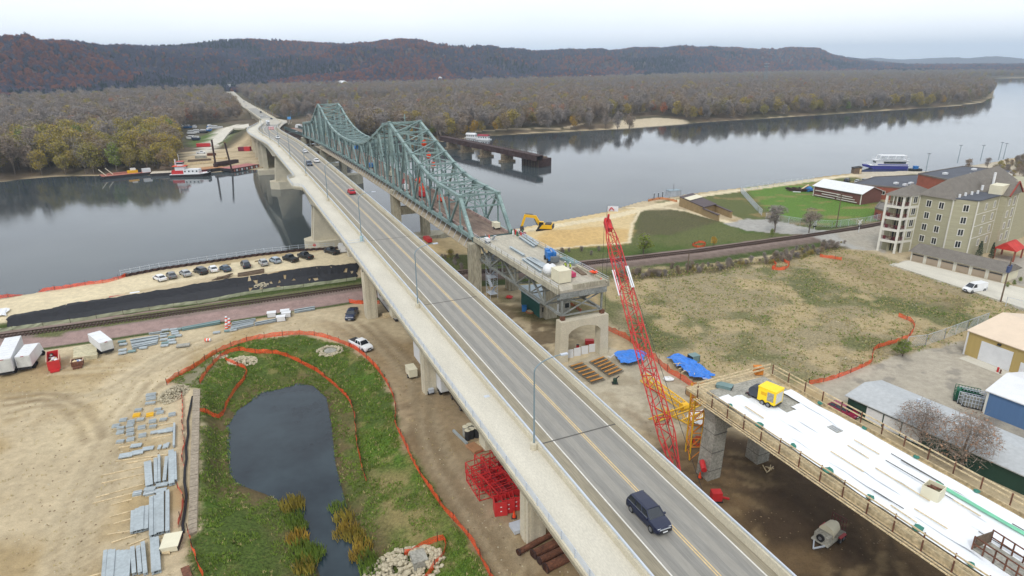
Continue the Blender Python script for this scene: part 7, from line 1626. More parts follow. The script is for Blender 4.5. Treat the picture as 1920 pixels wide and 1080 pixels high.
# red pipe and logs on the sand lot
single('red_pipe',MB().tube(W(137,570,7.3),W(205,560,7.3),.22,8).tube(W(205,558,7.35),W(245,553,7.35),.3,8),mat('faded_red',sr(176,72,76,.82)),'long faded red boom lying on the sand lot','pipe')
single('white_slab',MB().rbox(tuple(W(253,551,7))[:2],2,1,7.1,7.4,.5),m_whitep,'small white slab beside the red boom','slab')
for k in range(7):
    p,q_=W(392+k*3,531-k*1.8,7.3),W(436-k*1.5,513+k*1.2,7.4);single('old_timber',MB().beam(p+Vector((0,0,.12*(k%3))),q_+Vector((0,0,.12*(k%3))),.3,.28),m_woodd,'weathered timber in the jumbled log pile below the parked cars','timber','old timbers below the parked cars')
for k in range(5):
    p,q_=W(446,519-k*1.5,7.3),W(495,510-k*1.4,7.3);single('old_timber',MB().beam(p+Vector((0,0,.1*(k%2))),q_+Vector((0,0,.1*(k%2))),.3,.28),m_woodd,'weathered timber in the straight bundle right of the jumbled pile','timber','old timbers below the parked cars')
for i,(u,v) in enumerate(((322,516),(368,508),(425,496),(485,489))): single('parking_log',MB().beam(W(u-7,v+1,7.2),W(u+7,v-1.5,7.2),.3,.3),mat('log_tan',sr(170,154,122,.8)),'pale log lying behind the parked cars','log','logs behind the parked cars')
# ---------------------------------------------------------------- below the near bridge
tl=boxvan((0,0),(1,1),1,'x') if 0 else None
so_=thing('site_office','long pale grey site office trailer under the left edge of the bridge','trailer',W(741,604,7),BA)
L_(so_,'walls',MB().box(0,15,-3.2,0,.6,3.3),mat('office_grey',sr(190,192,190,.82)));L_(so_,'roof',MB().box(-.1,15.1,-3.3,.1,3.3,3.45),m_conc_g);L_(so_,'skirting',MB().box(.1,14.9,-3.1,-.1,0,.6),m_dk)
for x in(1.5,5,8.5,12): L_(so_,'window',MB().box(x,x+.9,0,.06,1.7,2.6),m_glass)
L_(so_,'door',MB().box(3.2,4.1,0,.06,.7,2.7),m_dk);L_(so_,'steps',MB().box(3.0,4.3,.06,1.6,.0,.7),m_wood)
wt=thing('box_trailer','white semi-trailer parked behind the bridge column','trailer',B(86.5,26.9,7),BA)
L_(wt,'cargo_box',MB().box(0,15,-2.5,0,1.1,3.9),m_whitep);L_(wt,'underframe',MB().box(1,14,-1.9,-.5,.7,1.1),m_dk);L_(wt,'rear_door',MB().box(-.05,0,-2.4,-.1,1.2,3.8),mat('trailer_door',(0,0,0)));L_(wt,'landing_leg',MB().box(12,12.2,-2,-.5,0,1.1),m_dk)
for x in(1.5,2.7): 
    for y in(-.3,-2.2): wheel(wt,x,y,.5,.3)
def gen(name,label,p,z,m,rz,s=1.,loc=None):
    o=thing(name,label,'generator',loc or W(*p,z),rz);L_(o,'housing',MB().box(-1.2*s,1.2*s,-.7*s,.7*s,.45,1.75*s),m);L_(o,'roof',MB().box(-1.25*s,1.25*s,-.75*s,.75*s,1.75*s,1.83*s),m);L_(o,'door_panel',MB().box(-.9*s,.2*s,-.72*s,-.69*s,.6,1.6*s),mat('panel_dark',sr(120,120,110,.8)));L_(o,'drawbar',MB().beam((1.2*s,0,.5),(2.2*s,0,.45),.12),m_dk)
    for y in(-.7*s,.7*s): wheel(o,-.2,y,.33,.2)
    return o
gen('generator','cream towable generator beside the first bridge columns',(772,706),7,m_cream,BA)
gen('water_tank_cart','grey tank cart at the foot of the bridge column',(807,738),7,m_gal,BA,.6)
for i,(x,y) in enumerate(((425,435),(435,452),(443,400+25),(452,445),(470,425),(478,440))):
    p=(700+x/2.455,640+y/2.455);o=thing('steel_drum','dark steel drum with a pale lid in the cluster under the bridge edge','drum',W(*p,7),0,'steel drums under the bridge');L_(o,'barrel',MB().tube((0,0,0),(0,0,1.5),.42,12),m_dk if i%2 else m_conc_g);L_(o,'lid',MB().tube((0,0,1.5),(0,0,1.56),.44,12),m_cream)
single('steel_tube',MB().beam(W(850,807,7.2),W(876,832,7.2),.3,.3),m_stl,'pale steel beam lying by the drums under the bridge edge','steel beam')
for j,(pc,n_) in enumerate((((887,843),5),((904,838),3))):
    for k in range(n_):
        c=W(pc[0]+k*3.3-4,pc[1]-k*1.2,7.2);single('short_beam',MB().beam(c-e2*1.1+Vector((0,0,.1)),c+e2*1.1+Vector((0,0,.1)),.3,.35),m_wood if j else mat('orange_timber',sr(178,132,94,.8),.9,.2,1),['short orange-brown timber in the bundle below the drums','short pale timber right of the orange-brown bundle'][j],'timber','timber bundles under the bridge')
rr=random.Random(77)
for i,(u,v,a_) in enumerate(((905,898,.1),(918,912,.15),(930,900,-.1),(942,915,.1),(925,885,.3),(952,902,.2),(905,915,0.),(935,928,.1))):
    o=thing('formwork_frame','red lattice formwork frame in the pile under the bridge edge','formwork',W(u,v,7),BA+a_,'red formwork under the bridge')
    q=MB();X,Y,Zz=2.2,1.3,1.6
    o.location.z=7+.5*(i%3)
    for x in(-X,X):
        for y in(-Y,Y):
            q.beam((x,y,0),(x,y,Zz),.09)
    for z in(0.05,Zz):
        for y in(-Y,Y): q.beam((-X,y,z),(X,y,z),.09)
        for x in(-X,-X/2,0,X/2,X): q.beam((x,-Y,z),(x,Y,z),.07)
    L_(o,'frame',q,m_red);q=MB()
    for y in(-Y,Y):
        for k in range(4): x0=-X+k*X/2;q.beam((x0,y,0 if k%2 else Zz),(x0+X/2,y,Zz if k%2 else 0),.07)
    L_(o,'bracing',q,m_red)
    if i%2: L_(o,'plywood_face',MB().box(-X,X,-.06,.0,.1,Zz-.1),mat('dark_red_panel',sr(150,34,40,.8)))
for i,(u,v) in enumerate(((938,960),(952,955),(966,950))):
    o=thing('red_bin',['left','middle','right'][i]+' bright red steel bin in front of the red formwork','bin',W(u,v,7),BA-.25);w=.75
    for nm,q in(('side_wall',MB().box(-w,w,-w,-w+.07,0,1.9)),('side_wall',MB().box(-w,w,w-.07,w,0,1.9)),('side_wall',MB().box(-w,-w+.07,-w+.07,w-.07,0,1.9)),('side_wall',MB().box(w-.07,w,-w+.07,w-.07,0,1.9)),('floor',MB().box(-w+.07,w-.07,-w+.07,w-.07,0,.1))): L_(o,nm,q,m_red)
    L_(o,'contents',MB().sphere((0,0,1.1),.6,7,4,.5,.4,rr),m_woodd)
    for k in(.6,1.2): L_(o,'bolt_plate',MB().box(-w-.02,-w,-.1,.1,k,k+.12),m_whitep)
def cone(p,z,lb,grp=None,loc=None):
    o=thing('traffic_cone',lb,'traffic cone',loc or W(*p,z),0,grp);L_(o,'cone',MB().tube((0,0,.05),(0,0,.9),.22,10,.05),m_orange);L_(o,'base',MB().box(-.3,.3,-.3,.3,0,.05),m_dk);return o
cone((964,970),7,'orange traffic cone beside the red bins')
single('grey_box',MB().rbox(tuple(W(976,990,7))[:2],1.6,2.2,7.05,7.5,BA),m_gal,'grey ribbed box lying at the foot of the nearest bridge column','box')
for i,(a,b,r_) in enumerate((((971,1036),(1040,998),.33),((999,1040),(1052,1014),.5),((1022,1066),(1075,1040),.5),((1010,1052),(1060,1028),.4))):
    p,q_=W(*a,7.4),W(*b,7.4);o=thing('rusty_pipe',['thin rusty pipe','thick rusty pipe with flanged end','rusty pipe nearest the picture bottom','rusty pipe between the two thick ones'][i]+' under the bridge edge','pipe',p,0,None)
    d_=q_-p;L_(o,'pipe',MB().tube((0,0,0),tuple(d_),r_,12),m_rust);L_(o,'flange',MB().tube((0,0,0),tuple(d_*.04),r_*1.15,12),m_drust)
# ---------------------------------------------------------------- crane
ft_=W(1272,893,8.8);tp=B(92.0,60.2,30.6);ax=(tp-ft_).normalized();sv=ax.cross(Vector((0,0,1))).normalized();uv_=sv.cross(ax)
cr_=thing('crawler_crane','red lattice-boom crane rising over the bridge rail beside the cut approach span','crane',B(49,46.6,7))
Lb=(tp-ft_).length;NB=30
def bw(k): return .86*min(1,.3+k*6,(1-k)*7+.35)
cor=[(-1,-1),(1,-1),(1,1),(-1,1)]
def bp(k,c): w=bw(k);return ft_+ax*(Lb*k)+sv*(c[0]*w)+uv_*(c[1]*w)
for c in cor:
    q=MB();ks=[0,.04,.12,.25,.4,.55,.7,.86,.94,1]
    for a,b in zip(ks[:-1],ks[1:]): q.tube(bp(a,c),bp(b,c),.085,6)
    part('boom_chord',q,m_red,cr_)
for f_ in range(4):
    q=MB();c0_,c1_=cor[f_],cor[(f_+1)%4]
    for i in range(NB):
        a,b=i/NB,(i+1)/NB;q.beam(bp(a,c0_ if i%2 else c1_),bp(b,c1_ if i%2 else c0_),.075);
        if i%5==0:q.beam(bp(a,c0_),bp(a,c1_),.09)
    part('boom_lacing',q,m_red,cr_)
hdq=MB().beam(tp-ax*1.6,tp+ax*.8,1.1,.9);part('boom_head',hdq,m_red,cr_);part('head_sheave',MB().tube(tp+ax*.7-sv*.35,tp+ax*.7+sv*.35,.65,14),m_red,cr_)
part('jib_strut',MB().beam(tp+ax*.2,tp+ax*.4+uv_*1.8,.3).beam(tp-ax*1,tp+ax*.4+uv_*1.8,.15),m_red,cr_)
for k in (0,1):
    w_=MB();p=tp+ax*.9+sv*(k*.8-.4);w_.tube(p,Vector((p.x,p.y,9.5 if k==0 else 13)),.03,4);part('hoist_rope',w_,m_dk,cr_)
for s in(-1,1): part('pendant_rope',MB().tube(tp+sv*.4*s+uv_*.9,B(45.5,43.5,10)+sv*s,.035,4),m_dk,cr_)
q=MB();c=bp(.72,(0,-1.02));q.beam(bp(.66,(-1.03,-1.03)),bp(.78,(-1.03,-1.03)),.5,.1,ref=uv_);part('boom_banner',q,m_whitep,cr_)
q=MB();q.beam(bp(.66,(1.03,1.03)),bp(.76,(1.03,1.03)),.5,.1,ref=uv_);part('boom_banner',q,m_whitep,cr_)
part('flag_staff',MB().tube(tp+ax*.9,tp+ax*.9+Vector((0,0,2.6)),.04,5),m_dk,cr_);fl=tp+ax*.9+Vector((0,0,2.5));mf=MB();mf.loft([[fl+rt0*x+Vector((0,.25*math.sin(x*2),0))+Vector((0,0,z)) for z in(0,-.9)]+[fl+rt0*x+Vector((0,.25*math.sin(x*2)+.03,z)) for z in(-.9,0)] for x in np.linspace(0,1.9,6)]);part('flag',mf,m_whitep,cr_)
part('flag_mark',MB().beam(fl+rt0*.35+Vector((0,.02,-.75)),fl+rt0*.75+Vector((0,.1,-.2)),.04,.16).beam(fl+rt0*.75+Vector((0,.1,-.2)),fl+rt0*1.2+Vector((0,.02,-.72)),.04,.16),m_red,cr_)
q=MB();cc=B(48.2,43.4,0);q.rbox((cc.x,cc.y),5.5,3.0,8.2,9.8,BA);part('machinery_house',q,m_red,cr_);q=MB();q.rbox((cc.x,cc.y),4.6,1.2,8.2,10.6,BA+.0);part('counterweight',MB().rbox(tuple(B(44.8,43.2,0))[:2],1.2,3.0,8.1,9.4,BA),m_red,cr_)
part('cab',MB().rbox(tuple(B(50.2,45.2,0))[:2],1.8,1.2,8.2,10.2,BA),m_glass,cr_)
for s in(-1,1): part('crawler_track',MB().rbox(tuple(B(48.4,43.4+1.9*s,0))[:2],6.8,.9,7.02,8.1,BA),m_dk,cr_)
# red items near the columns
place('red_tool_skid','small red machine behind the bridge rail near the new column','machine',(1342,938),7,lambda o:(L_(o,'body',MB().box(-.6,.6,-.5,.5,.2,1.3),m_red),L_(o,'boom',MB().beam((.5,0,.5),(1.6,0,.2),.2),m_red),L_(o,'foot',MB().box(-.7,.7,-.6,.6,0,.2),m_dk)))
o=thing('air_tank','red tank strapped to the side of the new column','tank',B(52.3,49.9,9.2));L_(o,'tank',MB().tube((-.1,-.8,0),(.1,.8,.15),.36,10),m_red);L_(o,'end_cap',MB().tube((.1,.8,.15),(.12,.95,.16),.2,8),m_drust)
cone((1312,896),7,'orange cone at the foot of the new column')
for i in range(5): p,q_=W(1430+i*5,872+(i%3)*3,7.15),W(1438+(i*13)%17,886-(i*7)%9,7.2);single('loose_stick',MB().beam(p,q_,.1),m_wood,'thin pale timber in the small crossed heap on the dark soil','timber','crossed timbers on the dark soil')
# yellow lattice jib and frame
a,b=W(1206,707,8.0),W(1283,762,8.0);yj=thing('yellow_lattice_boom','yellow lattice boom section lying on the yard behind the red crane','boom',a)
d_=(b-a).normalized();s_=Vector((-d_.y,d_.x,0));Lj=(b-a).length
for x in(-1,1):
    for z in(-1,1): part('chord',MB().tube(a+s_*x*.55+Vector((0,0,z*.55)),b+s_*x*.5+Vector((0,0,z*.5)),.1,6),m_yp,yj)
q=MB()
for i in range(14):
    k0,k1=i/14,(i+1)/14;p,q_=a.lerp(b,k0),a.lerp(b,k1);e=1 if i%2 else -1
    for z in(-.52,.52): q.beam(p+s_*.52*e+Vector((0,0,z)),q_-s_*.52*e+Vector((0,0,z)),.08)
    for x in(-.52,.52): q.beam(p+s_*x+Vector((0,0,.52*e)),q_+s_*x-Vector((0,0,.52*e)),.08)
part('lacing',q,m_yp,yj);part('end_sheave',MB().tube(b+s_*.5,b-s_*.5,.6,10),m_yp,yj)
for j,(pp,lb) in enumerate((([(1228,792),(1290,770),(1330,752)],'yellow lattice truss lying in front of the new column'),([(1240,770),(1290,795),(1325,780)],'second yellow lattice truss crossing the first by the new column'))):
    o=thing('yellow_truss_frame',lb,'formwork frame',W(*pp[0],7.2))
    for w0 in(0,1.2):
        for z in(7.2,8.4):
            q=MB()
            for a_,b_ in zip(pp[:-1],pp[1:]): q.beam(W(*a_,z)+e2*w0,W(*b_,z)+e2*w0,.13)
            part('chord',q,m_yp,o)
    q=MB()
    for a_,b_ in zip(pp[:-1],pp[1:]):
        for k in range(5):
            p,q_=W(*a_,7.2).lerp(W(*b_,7.2),k/5),W(*a_,7.2).lerp(W(*b_,7.2),(k+1)/5);q.beam(p+Vector((0,0,0 if k%2 else 1.2)),q_+Vector((0,0,1.2 if k%2 else 0)),.09);q.beam(p+e2*(0 if k%2 else 1.2),q_+e2*(1.2 if k%2 else 0),.08);q.beam(p,p+Vector((0,0,1.2)),.08)
    part('lacing',q,m_yp,o)
drape('crumpled_sheet','crumpled white sheet beside the yellow truss frames','sheet',[(1286,782),(1305,775),(1318,772)],[(1300,800),(1318,803),(1326,798)],m_whitep,5,amp=.5,seed=50)
o=thing('shoring_tower','orange-yellow shoring tower under the end of the new deck','scaffold',B(56.6,51.5,7))
for x in(0,2):
    for y in(0,2): L_(o,'leg',MB().tube((x,y,0),(x,y,10.4),.1,6),m_yp)
q=MB()
for k in range(5):
    z=k*2.1
    for x in(0,2): q.beam((x,0,z),(x,2,z+2.1),.08);q.beam((x,0,z+2),(x,2,z+2),.1)
    for y in(0,2): q.beam((0,y,z),(2,y,z+2.1),.08);q.beam((0,y,z+2),(2,y,z+2),.1)
L_(o,'bracing',q,mat('orange_paint',sr(214,130,40,.82)))
crate('timber_crate','brown plywood crate beside the shoring tower','crate',(1306,745),7,3,2,1.4,BA,mat('crate_brown',sr(168,134,98,.8)))
# blue tarpaulins, crate, rebar mats
m_tarp=mat('blue_tarpaulin',sr(48,126,220,.85),.5,.14,.8,fine=2)
drape('blue_tarpaulin','blue tarpaulin over a flat stack, left one, beside the crane boom','tarpaulin',[(1150,668),(1180,663),(1208,668)],[(1163,686),(1178,690),(1205,684)],m_tarp,8,lift=.5,amp=.5,seed=51)
drape('blue_tarpaulin','larger blue tarpaulin weighed down with sticks, right one, beside the orange fence','tarpaulin',[(1250,677),(1273,671),(1300,683),(1320,698),(1338,713)],[(1262,690),(1280,700),(1290,712),(1305,720),(1330,722)],m_tarp,8,lift=.5,amp=.55,seed=52)
for i in range(8): p=W(1262+i*8,682+i*4,8.0);single('tarpaulin_stick',MB().beam(p,p+Vector((1.4*math.cos(i),1.4*math.sin(i*1.7),.05)),.1,.07),m_wood,'thin stick lying on the larger blue tarpaulin','timber','sticks on the blue tarpaulin')
for i,(u0,v0,u1,v1,ex,ey) in enumerate(((1066,687,1110,721,22,-5),(1104,679,1143,708,24,-8))):
    a,b=W(u0,v0,7.15),W(u1,v1,7.15);c_=W(u0+ex+2,v0+ey-2,7.15);d_=c_-a;o=thing('rebar_mat',['reinforcing mat with orange spacers nearest the bridge rail','reinforcing mat with orange spacers, right one of the two'][i],'rebar mat',a)
    q=MB()
    for k in range(30): p=a.lerp(b,k/29);q.beam(p+Vector((0,0,.1*(k%2))),p+d_+Vector((0,0,.1*(k%2))),.06)
    part('bars',q,mat('rebar_grey',sr(122,116,104,.75)),o);q=MB()
    for k in range(12): p=a+d_*(k/11);q.beam(p+Vector((0,0,.16)),p+(b-a)+Vector((0,0,.16)),.05)
    part('long_bars',q,mat('rebar_grey',(0,0,0)),o)
    for k in range(6): p=a.lerp(b,(k+.5)/6);part('spacer',MB().beam(p+d_*.04+Vector((0,0,.3)),p+d_*.96+Vector((0,0,.3)),.26,.1),mat('orange_wood',sr(202,140,62,.8)),o)
place('pump','small dark green pump standing at the end of the rebar mats','pump',(1153,719),7,lambda o:(L_(o,'body',MB().tube((0,0,0),(0,0,.9),.35,8),mat('pump_green',sr(36,66,52,.75))),L_(o,'handle',MB().beam((0,0,.8),(.7,.2,1.3),.12),m_dk),L_(o,'foot',MB().box(-.5,.5,-.5,.5,0,.1),m_dk)))
place('white_bag','white bulk bag on the yard beside the orange fence','bag',(1253,713),7,lambda o:(L_(o,'bag',MB().sphere((0,0,.25),.9,9,5,.32,.35),m_whitep),L_(o,'tie',MB().tube((0,0,.45),(0,0,.7),.08,6),m_cream)))
crate('crate_bundle','grey-green strapped crate bundle standing in the field above the large tarpaulin','crate',(1300,678),7,1.6,1.4,1.3,.4,m_stlg)
for i in range(5):
    p=W(1062+i*14,672-i*3.6,7);single('sheet_stack',MB().beam(p+Vector((0,0,.8)),p+Vector((1.25,.32,.85)),.12,1.6),m_whitep,'white sheet panel leaning in the row under the portal pier','panel','white panels under the portal pier')
place('red_toolbox','red toolbox on the ground behind the portal pier','toolbox',(1105,645),7,lambda o:(L_(o,'box',MB().box(-.8,.8,-.5,.5,0,.8),m_red),L_(o,'lid',MB().box(-.82,.82,-.52,.52,.8,.88),m_red)))
place('red_barrel','red barrel under the approach span behind the portal opening','barrel',(1083,655),7,lambda o:(L_(o,'barrel',MB().tube((0,0,0),(0,0,.9),.28,10),m_red),L_(o,'lid',MB().tube((0,0,.9),(0,0,.95),.3,10),m_dk)))
single('white_hose',MB().path([W(1140+i*4,668+3*math.sin(i*1.6)-i*.2,7.1) for i in range(9)],.12,5),m_whitep,'white hose curled on the ground right of the portal pier','hose')
# building under approach
ub=thing('workshop_shed','green-walled shed with a pale blue metal roof under the approach span','shed',W(1022,578,7),BA)
L_(ub,'walls',MB().box(-4.5,4.5,-3.6,3.6,0,3.4),mat('teal_wall',sr(34,92,86,.8)));L_(ub,'front_wall',MB().box(-4.6,-4.5,-3.6,3.6,0,3.4),m_conc_g);L_(ub,'roof',MB().hexa([(-4.9,-4,3.4),(4.9,-4,3.4),(4.9,4,3.4),(-4.9,4,3.4),(-4.9,-4,3.6),(4.9,-4,3.6),(4.9,4,4.3),(-4.9,4,4.3)]),mat('pale_blue_roof',sr(186,204,214,.85),.5,.05,.5));L_(ub,'door',MB().box(-4.66,-4.6,-.8,.8,.1,2.4),m_whitep)
for y in(-2.8,2.6): L_(ub,'window',MB().box(-4.66,-4.6,y-.5,y+.5,1.3,2.3),m_glass)
place('blue_bin','small blue bin beside the green-walled shed','bin',(983,583),7,lambda o:(L_(o,'bin',MB().box(-.5,.5,-.5,.5,0,1.1),m_blue),L_(o,'lid',MB().box(-.55,.55,-.55,.55,1.1,1.2),m_blue)))
place('red_bag','red bag on the ground left of the green-walled shed','bag',(955,559),7,lambda o:(L_(o,'bag',MB().sphere((0,0,.3),.8,8,5,.45,.4),m_red),L_(o,'tie',MB().tube((0,0,.5),(0,0,.8),.06,5),m_dk)))
place('round_manhole','round rusty cover ring left of the shed','cover',(995,585),7,lambda o:(L_(o,'ring',MB().tube((0,0,0),(0,0,.25),1.1,14),mat('orange_rust',sr(170,110,76,.8))),L_(o,'cover',MB().tube((0,0,.25),(0,0,.3),.8,12),m_wood)))
# ---------------------------------------------------------------- things on the approach deck
def ondeck(u,v,z=20.36): return W(u,v,z)
def lift():
    o=thing('boom_lift','blue wheeled boom lift parked on the approach deck','boom lift',ondeck(1033,489),BA+2.9)
    L_(o,'chassis',MB().box(-1.7,1.7,-.9,.9,.5,.95),m_blue);L_(o,'turntable',MB().box(-1.6,.8,-.9,.9,.95,1.9),m_blue);L_(o,'engine_cover',MB().box(-1.9,-.6,-.85,-.1,1.2,2.1),m_blue);L_(o,'boom',MB().beam((-1.2,.2,2.1),(2.4,.2,2.2),.35,.4).beam((-1.2,.2,1.5),(2.0,.2,1.5),.3,.3),m_blue);L_(o,'basket',MB().box(2.3,3.1,-.7,.9,.6,1.6),mat('basket_grey',sr(110,116,120,.8)));L_(o,'boom_decal',MB().box(-.6,.8,-.0,.0+.01,1.95,2.3),m_whitep)
    for x in(-1.15,1.15):
        for y in(-.95,.95): wheel(o,x,y,.42,.32)
lift()
crate('storage_box','cream storage box with a flat lid at the cut end of the approach deck','box',(1052,527),20.4,2.9,2.4,2.3,BA,m_cream)
tk=thing('water_tank','rounded white plastic tank beside the cream storage box','tank',ondeck(1031,516),BA);L_(tk,'tank',MB().sphere((0,0,1.15),1.35,12,8,.85),m_whitep);L_(tk,'cap',MB().tube((0,0,2.2),(0,0,2.45),.3,8),m_dk);L_(tk,'cradle',MB().box(-1.2,1.2,-1,1,0,.5),m_conc_g)
def z7(x,y): return (940+x/6.75,400+y/6.75)
for i,(a,b,lb) in enumerate((((230,310),(415,435),'pale blue girder on the right side of the approach deck, lowest of three'),((270,295),(445,420),'pale blue girder on the right side of the approach deck, middle of three'),((300,285),(475,405),'pale blue girder on the right side of the approach deck, highest of three'),((110,440),(290,550),'single pale beam on the left side of the approach deck'),((270,590),(505,755),'long pale beam along the left kerb of the approach deck'),((320,580),(530,705),'beam second from the left kerb of the approach deck'),((360,575),(560,700),'dark-sided beam in the left bundle of the approach deck'),((400,585),(590,690),'shorter beam at the inner side of the left bundle'),((545,450),(700,560),'pale beam by the right kerb beyond the blue lift'),((580,440),(760,560),'outer pale beam by the right kerb beyond the blue lift'))):
    p,q_=ondeck(*z7(*a)),ondeck(*z7(*b));c=(p+q_)/2;L=(q_-p).length;o=thing('steel_girder',lb,'steel beam',c,math.atan2(q_.y-p.y,q_.x-p.x));w=.28
    L_(o,'top_flange',MB().box(-L/2,L/2,-w,w,.36,.42),m_stl);L_(o,'web',MB().box(-L/2,L/2,-.05,.05,.06,.36),m_stl);L_(o,'bottom_flange',MB().box(-L/2,L/2,-w,w,0,.06),m_stl)
for i in range(9):
    c=ondeck(*z7(790+i*20,585+i*9));single('steel_frame_bundle',MB().rbox((c.x,c.y),1.0,1.6,20.37,20.8+.1*(i%2),BA+.2*(i%3)),m_stlg if i%2 else m_gr,'grey steel bracket in the long heap by the right kerb of the approach deck','bracket','grey brackets on the approach deck')
for i in range(2):
    p,q_=ondeck(*z7(930+i*60,700-i*30)),ondeck(*z7(1050+i*60,785-i*40));single('timber_mat',MB().beam(p+Vector((0,0,.15)),q_+Vector((0,0,.15)),1.0,.22),m_woodd,['left','right'][i]+' dark timber mat by the right kerb near the cut end','timber mat')
for i in range(10):
    c=ondeck(*z7(115+i*17,240+ (i%3)*16+i*3));single('gas_bottle',MB().tube((c.x,c.y,20.4),(c.x,c.y,21.4),.2,8),[m_red,mat('bottle_green',sr(60,110,90,.8)),m_whitep,m_rust][i%4],['red','green','white','rusty'][i%4]+' gas bottle in the cluster at the start of the approach deck','gas bottle','gas bottles on the approach deck')
drape_=None
c=ondeck(*z7(255,265));single('maroon_tarpaulin',MB().sphere((c.x,c.y,20.4),1.3,9,5,.4,.3),mat('maroon_tarp',sr(140,88,96,.8)),'dusty maroon tarpaulin over gear on the approach deck','tarpaulin',loc=None)
cone(None,0,'orange cone at the cut end of the approach deck',loc=B(90.9,58.6,20.4));place('orange_hose','orange bundled netting on the barrier at the cut end','netting',z7(1172,785),20.4,lambda o:(L_(o,'bundle',MB().sphere((0,0,.7),.8,8,5,.35,.5),m_orange),L_(o,'strap',MB().box(-.1,.1,-.5,.5,.2,1.0),m_dk)))
gen('generator','cream generator on the stripped truss deck by the portal',None,0,m_cream,BA,.9,loc=B(134.5,57.2,20.5));gen('welding_set','white welding set at the left kerb where the truss meets the approach deck',None,0,m_whitep,BA,.6,loc=B(124.5,50.8,20.35))
for i,(t,n,c) in enumerate(((176,52,m_red),(182,54,m_orange),(188,50.5,m_whitep),(168,55,m_orange),(198,52,m_red),(214,53,m_cream),(236,51,m_blue))):
    o=thing('work_platform_lift',['red lift','orange lift','white cabinet','orange cart','red compressor','cream box','blue lift'][i]+' on the stripped deck inside the truss, '+['near the first peak','right of the red lift','by the left chord','near the portal half','just past the first peak','beyond the first peak','in the middle of the main span'][i],'site machine',B(t,n,zb(t)+.22),BA)
    L_(o,'body',MB().box(-1,1,-.7,.7,.3,1.7),c);L_(o,'wheels',MB().box(-.8,.8,-.8,.8,0,.3),m_dk);L_(o,'mast',MB().beam((0,0,1.7),(0,0,2.8),.25),c)
for i,(t,n,z) in enumerate(((190,57.6,34.5),(186,57.7,31.5),(183,57.8,29.0),(174,50.6,26.5),(250,49.0,27.5))):
    q=MB().sphere((0,0,0),.75,7,4,1.3,.4,R);o=link('orange_tarp',mesh('orange_tarp',q,m_orange if i<4 else m_blue),None,B(t,n,z));tag(o,['topmost orange wrap tied high on the right truss near the first peak','second orange wrap down the right truss','third orange wrap down the right truss','orange wrap on the left truss below the first peak','blue wrap tied to the left truss in the middle of the main span'][i],'wrap')
cone(None,0,'red cone by the welding set',loc=B(127.5,52.5,20.4))
# people in hi-vis
def person(loc,rz,lb,jc,tc_,bend=0.):
    o=thing('person',lb,'person',loc,rz)
    bm=bpy.data.meshes.new('body');J=[(0,0,.95),(0.02+bend*.15,0,1.2),(bend*.35,0,1.45),(bend*.42,0,1.56),(bend*.5,0,1.7)]
    vs_=[J[0],J[1],J[2],J[3],J[4],(bend*.3,.2,1.42),(bend*.5+.08,.27,1.14),(bend*.6+.22,.22,.98),(bend*.3,-.2,1.42),(bend*.5+.05,-.27,1.14),(bend*.6+.2,-.2,.97),(0,.1,.9),(.05,.12,.5),(0,.12,.06),(.16,.12,.03),(0,-.1,.9),(.02,-.12,.5),(-.04,-.12,.06),(.12,-.12,.03)]
    es=[(0,1),(1,2),(2,3),(3,4),(2,5),(5,6),(6,7),(2,8),(8,9),(9,10),(0,11),(11,12),(12,13),(13,14),(0,15),(15,16),(16,17),(17,18)];rd=[.15,.15,.17,.065,.1,.08,.05,.04,.08,.05,.04,.1,.075,.05,.045,.1,.075,.05,.045]
    bm.from_pydata(vs_,es,[]);b=link('body',bm,o);b.modifiers.new('skin','SKIN');bm.materials.append(tc_)
    for i,x in enumerate(rd): bm.skin_vertices[0].data[i].radius=(x,x)
    bm.skin_vertices[0].data[0].use_root=True;sb=b.modifiers.new('sub','SUBSURF');sb.levels=1;sb.render_levels=1
    L_(o,'vest',MB().loft([[(x+c0*math.cos(a),c1*math.sin(a),z) for a in np.linspace(0,2*math.pi,10,endpoint=False)] for x,z,c0,c1 in((0,.95,.19,.21),(bend*.15,1.2,.19,.22),(bend*.35,1.46,.17,.26))]),jc)
    L_(o,'hard_hat',MB().sphere((bend*.5,0,1.76),.15,9,5,.75),m_whitep);L_(o,'face',MB().sphere((bend*.5+.05,0,1.67),.1,8,5,1.2),mat('skin',sr(196,146,120,.8)));return o
m_hv=mat('hi_vis_vest',sr(206,232,40,.95),.6,.05,1);m_jean=mat('work_trousers',sr(48,54,70,.75))
person(ondeck(1061,507),BA+2,'person in a yellow vest bending over gear by the cream box, left one',m_hv,m_jean,.6);person(ondeck(1069,509),BA+1,'person in a yellow hi-vis vest standing beside the first one, right one',m_hv,m_jean,.1)
crate('work_bench','pink and red covered work bench beside the two workers','bench',(1069,517),20.4,2.6,.9,.8,BA,mat('pink_cover',sr(200,70,110,.8)))
